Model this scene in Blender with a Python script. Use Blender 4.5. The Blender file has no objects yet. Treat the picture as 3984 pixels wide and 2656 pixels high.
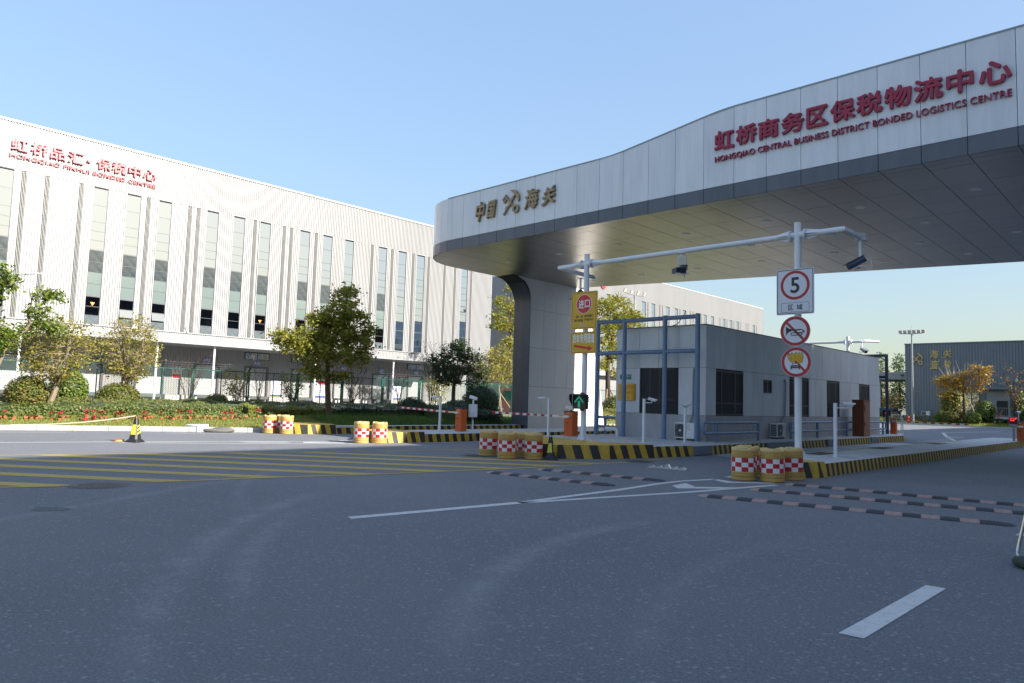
import bpy, bmesh, math, random
import numpy as np
from mathutils import Vector, Matrix
rnd = random.Random(7)
rng = np.random.default_rng(7)
SC = bpy.context.scene
COL = SC.collection
PI = math.pi

# ------------------------------------------------------------------ camera
cam_d = bpy.data.cameras.new('camera')
cam_d.sensor_width = 36.0
cam_d.lens = 25.136
cam_d.clip_start = 0.05
cam_d.clip_end = 3000
cam = bpy.data.objects.new('camera', cam_d)
COL.objects.link(cam)
CR = Vector((0.72217496, 0.69105968, 0.02999749))
CU = Vector((0.03464090, -0.07944524, 0.99623715))
CF = Vector((-0.69084248, 0.71841838, 0.08131229))
M = Matrix((CR, CU, -CF)).transposed().to_4x4()
M.translation = Vector((0, 0, 1.6))
cam.matrix_world = M
SC.camera = cam

# ------------------------------------------------------------------ light
SUN_EL = math.radians(28.0)
SUN_AZ = math.radians(13.3)            # from +X towards +Y
world = bpy.data.worlds.new('World')
SC.world = world
world.use_nodes = True
wn = world.node_tree.nodes
wl = world.node_tree.links
bg = wn['Background']
sky = wn.new('ShaderNodeTexSky')
sky.sky_type = 'NISHITA'
sky.sun_disc = False
sky.sun_elevation = SUN_EL
sky.sun_rotation = PI / 2 - SUN_AZ
sky.altitude = 0
sky.air_density = 1.12
sky.dust_density = 2.0
sky.ozone_density = 1.2
# evener, hazier dome: brightness compressed over the whole sky, hue kept
bw = wn.new('ShaderNodeRGBToBW')
pw = wn.new('ShaderNodeMath'); pw.operation = 'POWER'; pw.inputs[1].default_value = -0.58
mxl = wn.new('ShaderNodeMath'); mxl.operation = 'MAXIMUM'; mxl.inputs[1].default_value = 0.05
scl = wn.new('ShaderNodeVectorMath'); scl.operation = 'SCALE'
wl.new(sky.outputs[0], bw.inputs[0]); wl.new(bw.outputs[0], mxl.inputs[0]); wl.new(mxl.outputs[0], pw.inputs[0])
wl.new(sky.outputs[0], scl.inputs[0]); wl.new(pw.outputs[0], scl.inputs['Scale'])
wl.new(scl.outputs[0], bg.inputs[0])
bg.inputs[1].default_value = 0.15
sun_d = bpy.data.lights.new('sun', 'SUN')
sun_d.energy = 3.9
sun_d.angle = math.radians(0.55)
sun_d.color = (1.0, 0.93, 0.83)
sun = bpy.data.objects.new('sun', sun_d)
COL.objects.link(sun)
sdir = Vector((math.cos(SUN_EL) * math.cos(SUN_AZ), math.cos(SUN_EL) * math.sin(SUN_AZ), math.sin(SUN_EL)))
sun.rotation_euler = sdir.to_track_quat('Z', 'Y').to_euler()
sun.location = (30, 10, 40)
SC.view_settings.view_transform = 'Standard'
SC.view_settings.look = 'None'
SC.view_settings.gamma = 1.0
SC.view_settings.use_curve_mapping = False
SC.view_settings.exposure = 1.55

# ------------------------------------------------------------------ helpers
def put(o, parent=None):
    COL.objects.link(o)
    if parent is not None:
        o.parent = parent
    return o

def tag(o, label=None, cat=None, group=None, kind=None):
    if label: o['label'] = label
    if cat: o['category'] = cat
    if group: o['group'] = group
    if kind: o['kind'] = kind
    return o

def thing(name, label, cat, loc=(0, 0, 0), rz=0.0, group=None):
    o = bpy.data.objects.new(name, None)
    o.empty_display_size = 0.2
    o.location = loc
    o.rotation_euler = (0, 0, rz)
    put(o)
    return tag(o, label, cat, group)

def dup(root, loc=None, rz=None, label=None, group=None):
    def cp(o, par):
        c = o.copy()
        COL.objects.link(c)
        if par is not None:
            c.parent = par
        for ch in o.children:
            cp(ch, c)
        return c
    r = cp(root, None)
    if loc is not None: r.location = loc
    if rz is not None: r.rotation_euler = (0, 0, rz)
    if label: r['label'] = label
    if group: r['group'] = group
    return r

class MB:
    def __init__(self):
        self.v = []; self.f = []; self.m = []
    def add(self, vs, fs, mi=0):
        b = len(self.v)
        self.v.extend([tuple(p) for p in vs])
        self.f.extend([tuple(i + b for i in q) for q in fs])
        self.m.extend([mi] * len(fs))
        return self
    def box(self, x0, x1, y0, y1, z0, z1, mi=0):
        return self.add([(x0, y0, z0), (x1, y0, z0), (x1, y1, z0), (x0, y1, z0),
                         (x0, y0, z1), (x1, y0, z1), (x1, y1, z1), (x0, y1, z1)],
                        [(0, 3, 2, 1), (4, 5, 6, 7), (0, 1, 5, 4), (1, 2, 6, 5), (2, 3, 7, 6), (3, 0, 4, 7)], mi)
    def bbox(self, x0, x1, y0, y1, z0, z1, b=0.01, mi=0):
        """box with chamfered vertical edges and top edges"""
        q = lambda e: [(x0 + b, y0 + e), (x1 - b, y0 + e), (x1 - e, y0 + b), (x1 - e, y1 - b), (x1 - b, y1 - e), (x0 + b, y1 - e), (x0 + e, y1 - b), (x0 + e, y0 + b)]
        lo = q(0); hi = [(min(max(x, x0 + b), x1 - b), min(max(y, y0 + b), y1 - b)) for x, y in lo]
        vs = [(x, y, z0) for x, y in lo] + [(x, y, z1 - b) for x, y in lo] + [(x, y, z1) for x, y in hi]
        fs = [tuple(range(7, -1, -1)), tuple(range(16, 24))]
        for k in range(8):
            j = (k + 1) % 8
            fs += [(k, j, 8 + j, 8 + k), (8 + k, 8 + j, 16 + j, 16 + k)]
        return self.add(vs, fs, mi)
    def obox(self, c, ax, ay, az, hx, hy, hz, mi=0):
        c = Vector(c); ax = Vector(ax).normalized() * hx; ay = Vector(ay).normalized() * hy; az = Vector(az).normalized() * hz
        vs = [c + sx * ax + sy * ay + sz * az for sz in (-1, 1) for sx, sy in ((-1, -1), (1, -1), (1, 1), (-1, 1))]
        return self.add(vs, [(0, 3, 2, 1), (4, 5, 6, 7), (0, 1, 5, 4), (1, 2, 6, 5), (2, 3, 7, 6), (3, 0, 4, 7)], mi)
    def tube(self, pts, r, n=8, mi=0, cap=True):
        pts = [Vector(p) for p in pts]
        rs = r if isinstance(r, (list, tuple)) else [r] * len(pts)
        b = len(self.v)
        up = None
        for i, p in enumerate(pts):
            if i == 0: d = pts[1] - pts[0]
            elif i == len(pts) - 1: d = pts[-1] - pts[-2]
            else: d = (pts[i + 1] - p).normalized() + (p - pts[i - 1]).normalized()
            if d.length < 1e-9: d = Vector((0, 0, 1))
            d.normalize()
            if up is None:
                up = Vector((0, 0, 1)) if abs(d.z) < 0.9 else Vector((1, 0, 0))
            s = d.cross(up)
            if s.length < 1e-6: s = d.cross(Vector((0, 1, 0)))
            s.normalize(); t = s.cross(d).normalized(); up = t
            for k in range(n):
                a = 2 * PI * k / n
                self.v.append(tuple(p + rs[i] * (math.cos(a) * s + math.sin(a) * t)))
        for i in range(len(pts) - 1):
            for k in range(n):
                j = (k + 1) % n
                self.f.append((b + i * n + k, b + i * n + j, b + (i + 1) * n + j, b + (i + 1) * n + k)); self.m.append(mi)
        if cap:
            self.f.append(tuple(b + k for k in range(n - 1, -1, -1))); self.m.append(mi)
            e = b + (len(pts) - 1) * n
            self.f.append(tuple(e + k for k in range(n))); self.m.append(mi)
        return self
    def cyl(self, c, r, z0, z1, n=16, mi=0, r1=None):
        return self.tube([(c[0], c[1], z0), (c[0], c[1], z1)], [r, r if r1 is None else r1], n, mi)
    def lathe(self, prof, c=(0, 0), n=24, mi=0, cap=True, mis=None):
        b = len(self.v); k_ = len(prof)
        for r, z in prof:
            for k in range(n):
                a = 2 * PI * k / n; self.v.append((c[0] + r * math.cos(a), c[1] + r * math.sin(a), z))
        for i in range(k_ - 1):
            for k in range(n):
                j = (k + 1) % n
                self.f.append((b + i * n + k, b + i * n + j, b + (i + 1) * n + j, b + (i + 1) * n + k)); self.m.append(mis[i] if mis else mi)
        return self
    def prism(self, poly, fn, t0, t1, mi=0, mside=None):
        n = len(poly)
        vs = [fn(a, b, t0) for a, b in poly] + [fn(a, b, t1) for a, b in poly]
        self.add(vs, [tuple(range(n - 1, -1, -1)), tuple(range(n, 2 * n))], mi)
        b0 = len(self.v) - 2 * n
        for k in range(n):
            j = (k + 1) % n
            self.f.append((b0 + k, b0 + j, b0 + n + j, b0 + n + k)); self.m.append(mi if mside is None else mside)
        return self
    def mesh(self, name, mats, off=(0, 0, 0), smooth=False):
        me = bpy.data.meshes.new(name)
        if any(off):
            self.v = [(a - off[0], b - off[1], c - off[2]) for a, b, c in self.v]
        me.from_pydata(self.v, [], self.f)
        if not isinstance(mats, (list, tuple)): mats = [mats]
        for m_ in mats: me.materials.append(m_)
        if len(mats) > 1: me.polygons.foreach_set('material_index', self.m)
        if smooth:
            me.polygons.foreach_set('use_smooth', [True] * len(me.polygons))
            try: me.set_sharp_from_angle(angle=math.radians(40))
            except Exception: pass
        me.update()
        return me
    def build(self, name, mats, parent=None, off=None, smooth=False):
        if off is None:
            off = tuple(parent.location) if parent is not None and parent.parent is None else (0, 0, 0)
            if parent is not None and parent.parent is not None:
                off = tuple(parent.parent.location)
        me = self.mesh(name, mats, off, smooth)
        # fix outward normals
        bm = bmesh.new(); bm.from_mesh(me)
        bmesh.ops.recalc_face_normals(bm, faces=bm.faces)
        bm.to_mesh(me); bm.free()
        o = bpy.data.objects.new(name, me)
        return put(o, parent)

def XZ(y0=0.0, s=-1):          # prism mapper: polygon in X,Z extruded along Y
    return lambda a, b, t: (a, y0 + s * t, b)
def YZ(x0=0.0, s=1):
    return lambda a, b, t: (x0 + s * t, a, b)
def XY():
    return lambda a, b, t: (a, b, t)

def sheet(mb, poly, z, mi=0):
    mb.add([(x, y, z) for x, y in poly], [tuple(range(len(poly)))], mi)

def strip(mb, pts, w, z, mi=0):
    L = []; R = []
    for i, p in enumerate(pts):
        a = Vector(pts[max(i - 1, 0)]); b = Vector(pts[min(i + 1, len(pts) - 1)])
        d = (b - a).normalized(); n = Vector((-d.y, d.x))
        L.append((p[0] + n.x * w / 2, p[1] + n.y * w / 2, z)); R.append((p[0] - n.x * w / 2, p[1] - n.y * w / 2, z))
    n = len(pts)
    mb.add(L + R, [(i + n, i + n + 1, i + 1, i) for i in range(n - 1)], mi)

def ell(cx, cz, rx, rz, n=32, a0=0.0, a1=2 * PI):
    return [(cx + rx * math.cos(a0 + (a1 - a0) * k / n), cz + rz * math.sin(a0 + (a1 - a0) * k / n)) for k in range(n)]

# ------------------------------------------------------------------ materials
def nodes_of(name):
    m = bpy.data.materials.new(name); m.use_nodes = True
    nt = m.node_tree
    return m, nt, nt.nodes['Principled BSDF']

def ramp(nt, src, stops):
    r = nt.nodes.new('ShaderNodeValToRGB')
    el = r.color_ramp.elements
    el[0].position, el[0].color = stops[0][0], (*stops[0][1], 1)
    el[1].position, el[1].color = stops[-1][0], (*stops[-1][1], 1)
    for p, c in stops[1:-1]:
        e = el.new(p); e.color = (*c, 1)
    nt.links.new(src, r.inputs[0])
    return r.outputs[0]

def noise(nt, scale, detail=4, rough=0.55, coord='Object', stretch=None):
    tc = nt.nodes.new('ShaderNodeTexCoord')
    n = nt.nodes.new('ShaderNodeTexNoise')
    n.inputs['Scale'].default_value = scale
    n.inputs['Detail'].default_value = detail
    n.inputs['Roughness'].default_value = rough
    out = tc.outputs[coord]
    if stretch:
        mp = nt.nodes.new('ShaderNodeMapping'); mp.inputs['Scale'].default_value = stretch
        nt.links.new(out, mp.inputs[0]); out = mp.outputs[0]
    nt.links.new(out, n.inputs['Vector'])
    return n.outputs['Fac']

def mixc(nt, fac, a, b, mode='MIX'):
    mx = nt.nodes.new('ShaderNodeMix'); mx.data_type = 'RGBA'; mx.blend_type = mode
    for sock, val in ((mx.inputs[0], fac), (mx.inputs[6], a), (mx.inputs[7], b)):
        if isinstance(val, (int, float)): sock.default_value = val
        elif isinstance(val, tuple): sock.default_value = (*val, 1)
        else: nt.links.new(val, sock)
    return mx.outputs[2]

def math_(nt, op, a, b=None, clamp=False):
    n = nt.nodes.new('ShaderNodeMath'); n.operation = op; n.use_clamp = clamp
    for i, v in enumerate((a, b)):
        if v is None: continue
        if isinstance(v, (int, float)): n.inputs[i].default_value = v
        else: nt.links.new(v, n.inputs[i])
    return n.outputs[0]

def bump(nt, bs, h, strength=0.3, dist=0.01):
    b = nt.nodes.new('ShaderNodeBump')
    b.inputs['Strength'].default_value = strength; b.inputs['Distance'].default_value = dist
    nt.links.new(h, b.inputs['Height']); nt.links.new(b.outputs[0], bs.inputs['Normal'])

def mat(name, col, rough=0.5, metal=0.0, var=0.12, vscale=3.0, dirt=0.0, dscale=1.2, spec=0.5, stretch=None, bmp=0.0, bscale=60, grain=0.0, objvar=0.0):
    """paint/plaster/metal: base colour with soft mottling, optional streaky dirt"""
    m, nt, bs = nodes_of(name)
    c = col
    n1 = noise(nt, vscale, 5, 0.6, stretch=stretch)
    lo = tuple(x * (1 - var) for x in c); hi = tuple(min(1, x * (1 + var)) for x in c)
    out = ramp(nt, n1, [(0.3, lo), (0.7, hi)])
    if dirt > 0:
        n2 = noise(nt, dscale, 8, 0.72, stretch=stretch or (1, 1, 0.35))
        f = ramp(nt, n2, [(0.46, (0, 0, 0)), (0.72, (dirt,) * 3)])
        out = mixc(nt, f, out, (0.09, 0.083, 0.075))
    if objvar > 0:
        oi = nt.nodes.new('ShaderNodeObjectInfo')
        k = math_(nt, 'MULTIPLY_ADD', oi.outputs['Random'], 2 * objvar)
        k.node.inputs[2].default_value = 1 - objvar
        cb = nt.nodes.new('ShaderNodeCombineColor')
        for i in range(3): nt.links.new(k, cb.inputs[i])
        out = mixc(nt, 1.0, out, cb.outputs[0], 'MULTIPLY')
    nt.links.new(out, bs.inputs['Base Color'])
    bs.inputs['Metallic'].default_value = metal
    r2 = noise(nt, vscale * 2.3, 3)
    rr = math_(nt, 'MULTIPLY_ADD', r2, 0.18)
    rr.node.inputs[2].default_value = max(rough - 0.09, 0.02)
    nt.links.new(rr, bs.inputs['Roughness'])
    bs.inputs['Specular IOR Level'].default_value = spec
    if bmp > 0:
        bump(nt, bs, noise(nt, bscale, 3), bmp, 0.005)
    return m

def emit(name, col, s):
    m, nt, bs = nodes_of(name)
    bs.inputs['Base Color'].default_value = (0.01, 0.01, 0.01, 1)
    bs.inputs['Emission Color'].default_value = (*col, 1)
    bs.inputs['Emission Strength'].default_value = s
    return m

def leafmat(name, cols, trans=0.35, rough=0.45):
    m, nt, bs = nodes_of(name)
    g = nt.nodes.new('ShaderNodeNewGeometry')
    c = ramp(nt, g.outputs['Random Per Island'], [(i / (len(cols) - 1), x) for i, x in enumerate(cols)])
    nt.links.new(c, bs.inputs['Base Color'])
    bs.inputs['Roughness'].default_value = rough
    bs.inputs['Specular IOR Level'].default_value = 0.35
    tr = nt.nodes.new('ShaderNodeBsdfTranslucent')
    c2 = mixc(nt, 1.0, c, (1.0, 1.0, 0.55), 'MULTIPLY')
    nt.links.new(c2, tr.inputs[0])
    ms = nt.nodes.new('ShaderNodeMixShader'); ms.inputs[0].default_value = trans
    nt.links.new(bs.outputs[0], ms.inputs[1]); nt.links.new(tr.outputs[0], ms.inputs[2])
    nt.links.new(ms.outputs[0], nt.nodes['Material Output'].inputs[0])
    return m

# asphalt ----------------------------------------------------------
def make_asphalt():
    m, nt, bs = nodes_of('asphalt')
    tc = nt.nodes.new('ShaderNodeTexCoord')
    P = tc.outputs['Object']
    fine = noise(nt, 48, 4, 0.85)
    vor = nt.nodes.new('ShaderNodeTexVoronoi'); vor.inputs['Scale'].default_value = 42
    nt.links.new(P, vor.inputs['Vector'])
    big = noise(nt, 0.22, 5, 0.6)
    mid = noise(nt, 1.7, 6, 0.65)
    c = ramp(nt, fine, [(0.36, (0.082, 0.088, 0.099)), (0.5, (0.152, 0.161, 0.178)), (0.64, (0.250, 0.261, 0.280))])
    stone = ramp(nt, vor.outputs['Color'], [(0.80, (0, 0, 0)), (0.90, (0.7,) * 3)])
    c = mixc(nt, stone, c, (0.36, 0.36, 0.355))
    c = mixc(nt, ramp(nt, big, [(0.35, (0, 0, 0)), (0.7, (0.5,) * 3)]), c, (0.22, 0.226, 0.238))
    c = mixc(nt, ramp(nt, mid, [(0.55, (0, 0, 0)), (0.85, (0.35,) * 3)]), c, (0.13, 0.136, 0.147))
    # dusty tyre arcs: bands round a centre, broken up with noise
    sx = nt.nodes.new('ShaderNodeSeparateXYZ'); nt.links.new(P, sx.inputs[0])
    X, Y = sx.outputs[0], sx.outputs[1]
    brk = noise(nt, 2.2, 6, 0.75)
    brk2 = noise(nt, 14, 4, 0.7)
    dust = None
    for cx, cy, r, w, a0, a1, s in ARCS:
        dx = math_(nt, 'SUBTRACT', X, cx); dy = math_(nt, 'SUBTRACT', Y, cy)
        d = math_(nt, 'SQRT', math_(nt, 'ADD', math_(nt, 'MULTIPLY', dx, dx), math_(nt, 'MULTIPLY', dy, dy)))
        e = math_(nt, 'ABSOLUTE', math_(nt, 'SUBTRACT', d, r))
        f = math_(nt, 'SUBTRACT', 1.0, math_(nt, 'DIVIDE', e, w), True)
        am = (a0 + a1) / 2; ah = (a1 - a0) / 2
        co = math_(nt, 'DIVIDE', math_(nt, 'ADD', math_(nt, 'MULTIPLY', dx, math.cos(am)), math_(nt, 'MULTIPLY', dy, math.sin(am))), d)
        an = math_(nt, 'ARCCOSINE', co)
        g = math_(nt, 'SUBTRACT', 1.0, math_(nt, 'POWER', math_(nt, 'DIVIDE', an, ah), 4.0), True)
        f = math_(nt, 'MULTIPLY', math_(nt, 'MULTIPLY', f, g), s)
        dust = f if dust is None else math_(nt, 'MAXIMUM', dust, f)
    bb = ramp(nt, brk, [(0.36, (0.12,) * 3), (0.62, (1,) * 3)])
    b2 = ramp(nt, brk2, [(0.35, (0.25,) * 3), (0.65, (1,) * 3)])
    dust = math_(nt, 'MULTIPLY', math_(nt, 'MULTIPLY', dust, bb), b2)
    c = mixc(nt, dust, c, (0.36, 0.365, 0.37))
    nt.links.new(c, bs.inputs['Base Color'])
    bs.inputs['Roughness'].default_value = 0.82
    bs.inputs['Specular IOR Level'].default_value = 0.35
    bump(nt, bs, fine, 0.8, 0.02)
    return m

def circ3(p1, p2, p3):
    (ax, ay), (bx, by), (cx, cy) = p1, p2, p3
    d = 2 * (ax * (by - cy) + bx * (cy - ay) + cx * (ay - by))
    ux = ((ax * ax + ay * ay) * (by - cy) + (bx * bx + by * by) * (cy - ay) + (cx * cx + cy * cy) * (ay - by)) / d
    uy = ((ax * ax + ay * ay) * (cx - bx) + (bx * bx + by * by) * (ax - cx) + (cx * cx + cy * cy) * (bx - ax)) / d
    return ux, uy, math.hypot(ax - ux, ay - uy)
ARCS = []
for p1, p2, p3, w, s in (((-10.22, 6.13), (-7.79, 3.5), (-4.42, 1.61), 0.26, 0.6), ((-8.72, 4.95), (-8.0, 4.3), (-5.4, 2.7), 0.22, 0.5),
                         ((-5.5, 8.4), (-5.0, 5.34), (-3.42, 3.12), 0.24, 0.75), ((-11.9, 4.54), (-11.5, 3.91), (-10.4, 2.2), 0.2, 0.5),
                         ((-15.5, 9.5), (-12.2, 6.0), (-9.0, 4.6), 0.18, 0.35), ((-3.6, 8.5), (-3.3, 5.4), (-2.2, 3.4), 0.2, 0.3)):
    ux, uy, r = circ3(p1, p2, p3)
    an = [math.atan2(p[1] - uy, p[0] - ux) for p in (p1, p2, p3)]
    for k in (1, 2):
        while an[k] - an[k - 1] > PI: an[k] -= 2 * PI
        while an[k] - an[k - 1] < -PI: an[k] += 2 * PI
    lo, hi = min(an), max(an)
    ARCS.append((ux, uy, r, w, lo - 0.06, hi + 0.06, s))
ASPHALT = make_asphalt()

def road_paint(name, col, wear=0.5):
    m, nt, bs = nodes_of(name)
    n1 = noise(nt, 9, 7, 0.75); n2 = noise(nt, 45, 3, 0.7)
    c = ramp(nt, n2, [(0.3, tuple(x * 0.82 for x in col)), (0.7, col)])
    f = ramp(nt, n1, [(0.5, (0, 0, 0)), (0.75, (wear,) * 3)])
    c = mixc(nt, f, c, (0.155, 0.158, 0.165))
    nt.links.new(c, bs.inputs['Base Color']); bs.inputs['Roughness'].default_value = 0.75
    bump(nt, bs, n2, 0.3, 0.006)
    return m

WHITE_LINE = road_paint('white_road_paint', (0.62, 0.62, 0.60), 0.55)
YELLOW_LINE = road_paint('yellow_road_paint', (0.50, 0.36, 0.06), 0.6)
CLAD = mat('pale_cladding', (0.305, 0.31, 0.32), 0.42, 0.0, 0.04, 0.6, 0.12, 0.5, stretch=(1, 1, 0.15))
CLAD_GREY = mat('grey_cladding', (0.25, 0.25, 0.245), 0.45, 0.0, 0.05, 0.6)
TRIM = mat('white_trim', (0.38, 0.385, 0.395), 0.4, 0, 0.03)
LOUVRE = mat('louvre_grey', (0.25, 0.255, 0.25), 0.5, 0.2, 0.06)
LOUVRE_D = mat('louvre_dark', (0.075, 0.075, 0.08), 0.5, 0.2, 0.06)
FRAME_G = mat('window_frame_grey', (0.085, 0.085, 0.095), 0.4, 0.3, 0.05)
def mirror_glass(name, col, r=0.03, wav=0.06, sc=1.1):
    m, nt, bs = nodes_of(name)
    bs.inputs['Base Color'].default_value = (*col, 1); bs.inputs['Metallic'].default_value = 1.0
    bs.inputs['Roughness'].default_value = r
    if wav: bump(nt, bs, noise(nt, sc, 2), wav, 0.05)
    return m
GLASS_A = mirror_glass('coated_glass', (0.50, 0.585, 0.66), 0.02, 0.006)
GLASS_D = mirror_glass('dark_coated_glass', (0.035, 0.036, 0.045), 0.05, 0.01)
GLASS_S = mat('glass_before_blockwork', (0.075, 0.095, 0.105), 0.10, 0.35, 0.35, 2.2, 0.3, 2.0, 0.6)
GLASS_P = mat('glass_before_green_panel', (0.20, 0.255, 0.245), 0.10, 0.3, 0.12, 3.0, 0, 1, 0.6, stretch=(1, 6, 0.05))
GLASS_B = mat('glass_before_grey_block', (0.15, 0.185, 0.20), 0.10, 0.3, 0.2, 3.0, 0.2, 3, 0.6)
GLASS_N = mirror_glass('dark_window_glass', (0.46, 0.47, 0.46), 0.03, 0.45, 2.6)
GLASS_G = mat('glass_grey_blind', (0.16, 0.2, 0.21), 0.12, 0.6, 0.1)
PANEL_W = mat('fascia_white_aluminium', (0.74, 0.755, 0.775), 0.33, 0.0, 0.05, 1.3, 0.16, 1.4, stretch=(2.2, 2.2, 0.18), objvar=0.03)
PANEL_D = mat('fascia_dark_aluminium', (0.105, 0.115, 0.135), 0.36, 0.0, 0.10, 1.5, 0.0, stretch=(2.5, 2.5, 0.4), objvar=0.05)
def make_soffit():
    m, nt, bs = nodes_of('bronze_soffit_aluminium')
    oi = nt.nodes.new('ShaderNodeObjectInfo')
    nt.links.new(ramp(nt, oi.outputs['Random'], [(0.0, (0.36, 0.325, 0.29)), (1.0, (0.40, 0.36, 0.32))]), bs.inputs['Base Color'])
    bs.inputs['Metallic'].default_value = 0.8; bs.inputs['Roughness'].default_value = 0.30
    return m
SOFFIT = make_soffit()
JOINT = mat('dark_joint', (0.03, 0.03, 0.032), 0.8)
PYLON_D = mat('pylon_dark_aluminium', (0.085, 0.095, 0.125), 0.34, 0.1, 0.08, 1.0)
PYLON_W = mat('pylon_pale_panel', (0.66, 0.66, 0.65), 0.38, 0.0, 0.04, 0.8, 0.06, objvar=0.03)
RED_SIGN = mat('red_sign_paint', (0.34, 0.012, 0.05), 0.35, 0, 0.08)
RED_SIGN2 = mat('red_sign_paint_bright', (0.62, 0.045, 0.075), 0.35, 0, 0.08)
GOLD = mat('bronze_gold_letter', (0.30, 0.215, 0.12), 0.35, 0.45, 0.12, 6)
GOLD_Y = mat('gold_letter', (0.42, 0.33, 0.13), 0.4, 0.4, 0.1)
GH_PANEL = mat('grey_stone_panel', (0.66, 0.685, 0.70), 0.6, 0, 0.07, 1.2, 0.14, 1.0, objvar=0.05, stretch=(1.5, 1.5, 0.5))
GH_PLINTH = mat('grey_plinth', (0.45, 0.445, 0.455), 0.75, 0, 0.08, 2.0, 0.25)
FRAME_B = mat('black_window_frame', (0.018, 0.021, 0.028), 0.35, 0.2, 0.1)
BLUE_STEEL = mat('blue_grey_painted_steel', (0.15, 0.23, 0.36), 0.30, 0.0, 0.10, 4, 0.12, 2.0)
DARK_STEEL = mat('dark_grey_steel', (0.045, 0.065, 0.085), 0.35, 0.2, 0.08)
WHITE_STEEL = mat('white_painted_steel', (0.72, 0.74, 0.76), 0.32, 0.0, 0.03, 3, 0.10, 3)
GREY_STEEL = mat('grey_steel', (0.28, 0.29, 0.30), 0.4, 0.5, 0.08)
ALU = mat('aluminium', (0.62, 0.63, 0.64), 0.28, 0.9, 0.05)
STAINLESS = mat('stainless_tube', (0.55, 0.53, 0.50), 0.22, 1.0, 0.06)
BLACK_PL = mat('black_plastic', (0.018, 0.018, 0.02), 0.45, 0, 0.15)
NAVY_PL = mat('dark_blue_camera_housing', (0.035, 0.05, 0.10), 0.35, 0.1, 0.1)
CREAM_PL = mat('cream_plastic', (0.58, 0.56, 0.45), 0.5, 0, 0.04)
ORANGE = mat('orange_cabinet_paint', (0.62, 0.115, 0.02), 0.42, 0, 0.06, 3, 0.08)
BROWN_CAB = mat('brown_cabinet_paint', (0.175, 0.052, 0.022), 0.45, 0, 0.06)
RED_TAPE = mat('red_reflective', (0.52, 0.018, 0.022), 0.35, 0, 0.1, 9, 0.06)
WHITE_TAPE = mat('white_reflective', (0.72, 0.73, 0.74), 0.32, 0, 0.05, 9, 0.10)
BARREL_Y = mat('yellow_barrel_plastic', (0.50, 0.31, 0.085), 0.5, 0, 0.10, 5, 0.16, 3)
BARREL_L = mat('pale_barrel_rim', (0.58, 0.42, 0.17), 0.55, 0, 0.10, 6, 0.2, 5)
KERB_Y = mat('yellow_kerb_paint', (0.50, 0.33, 0.025), 0.6, 0, 0.15, 5, 0.55, 3.0, bmp=0.3, bscale=40)
KERB_B = mat('black_kerb_paint', (0.028, 0.027, 0.024), 0.65, 0, 0.35, 5, 0.0, bmp=0.3, bscale=40)
CONC = mat('concrete_paving', (0.54, 0.545, 0.54), 0.8, 0, 0.13, 2.2, 0.30, 1.3, bmp=0.25, stretch=(1, 1, 1))
CONC_L = mat('granite_kerb', (0.40, 0.40, 0.385), 0.8, 0, 0.10, 12, 0.12, bmp=0.2, objvar=0.06)
DECK = mat('weighbridge_steel', (0.32, 0.35, 0.38), 0.5, 0.1, 0.10, 2, 0.2)
RUST = mat('rusty_plate', (0.095, 0.055, 0.042), 0.8, 0.2, 0.25, 12)
IRON = mat('cast_iron_cover', (0.135, 0.12, 0.112), 0.7, 0.4, 0.25, 18, bmp=0.4)
RUBBER_B = mat('black_rubber', (0.04, 0.042, 0.048), 0.7, 0, 0.3, 8, 0.25, 6)
RUBBER_P = mat('faded_pink_rubber', (0.37, 0.25, 0.215), 0.7, 0, 0.2, 8, 0.35, 6)
SIGN_Y = mat('yellow_sign_sheet', (0.62, 0.36, 0.012), 0.3, 0, 0.02)
SIGN_W = mat('white_sign_sheet', (0.66, 0.66, 0.70), 0.3, 0, 0.02)
SIGN_R = mat('red_sign_sheet', (0.40, 0.008, 0.022), 0.3, 0, 0.03)
SIGN_R2 = mat('bright_red_print', (0.56, 0.01, 0.015), 0.3, 0, 0.03)
INK = mat('black_print', (0.014, 0.014, 0.018), 0.35, 0, 0.05)
BLUE_PL = mat('blue_sign_plate', (0.045, 0.10, 0.40), 0.35, 0, 0.04)
GREEN_PL = mat('green_sign_plate', (0.005, 0.20, 0.13), 0.35, 0, 0.04)
BRASS = mat('brass_plaque', (0.52, 0.32, 0.05), 0.34, 0.55, 0.05)
ORANGE_PR = mat('orange_print', (0.70, 0.26, 0.05), 0.4, 0, 0.04)
FENCE_G = mat('green_fence_paint', (0.008, 0.075, 0.06), 0.4, 0, 0.10)
ROLLER = mat('roller_shutter', (0.36, 0.38, 0.385), 0.45, 0.2, 0.05)
INSP = mat('dark_grey_cladding', (0.15, 0.172, 0.198), 0.5, 0.0, 0.05, 0.4, 0.06, stretch=(1, 1, 0.2))
BARK = mat('bark_brown', (0.115, 0.078, 0.052), 0.9, 0, 0.3, 9, bmp=0.6, bscale=25, stretch=(1, 1, 0.3))
BARK_P = mat('bark_pale', (0.22, 0.175, 0.13), 0.9, 0, 0.25, 9, bmp=0.4, bscale=25)
BARK_D = mat('bark_dark', (0.05, 0.038, 0.032), 0.9, 0, 0.3, 9)
WOOD_ST = mat('stake_wood', (0.33, 0.24, 0.15), 0.85, 0, 0.2, 9)
SOIL = mat('lawn_soil', (0.135, 0.165, 0.04), 0.95, 0, 0.4, 3.0, bmp=0.5)
POT = mat('terracotta_pot', (0.42, 0.115, 0.055), 0.75, 0, 0.12)
LEAF_CAMPHOR = leafmat('leaf_camphor', [(0.135, 0.169, 0.03), (0.216, 0.257, 0.041), (0.311, 0.304, 0.054), (0.419, 0.338, 0.074), (0.189, 0.223, 0.038)], 0.45)
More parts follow.
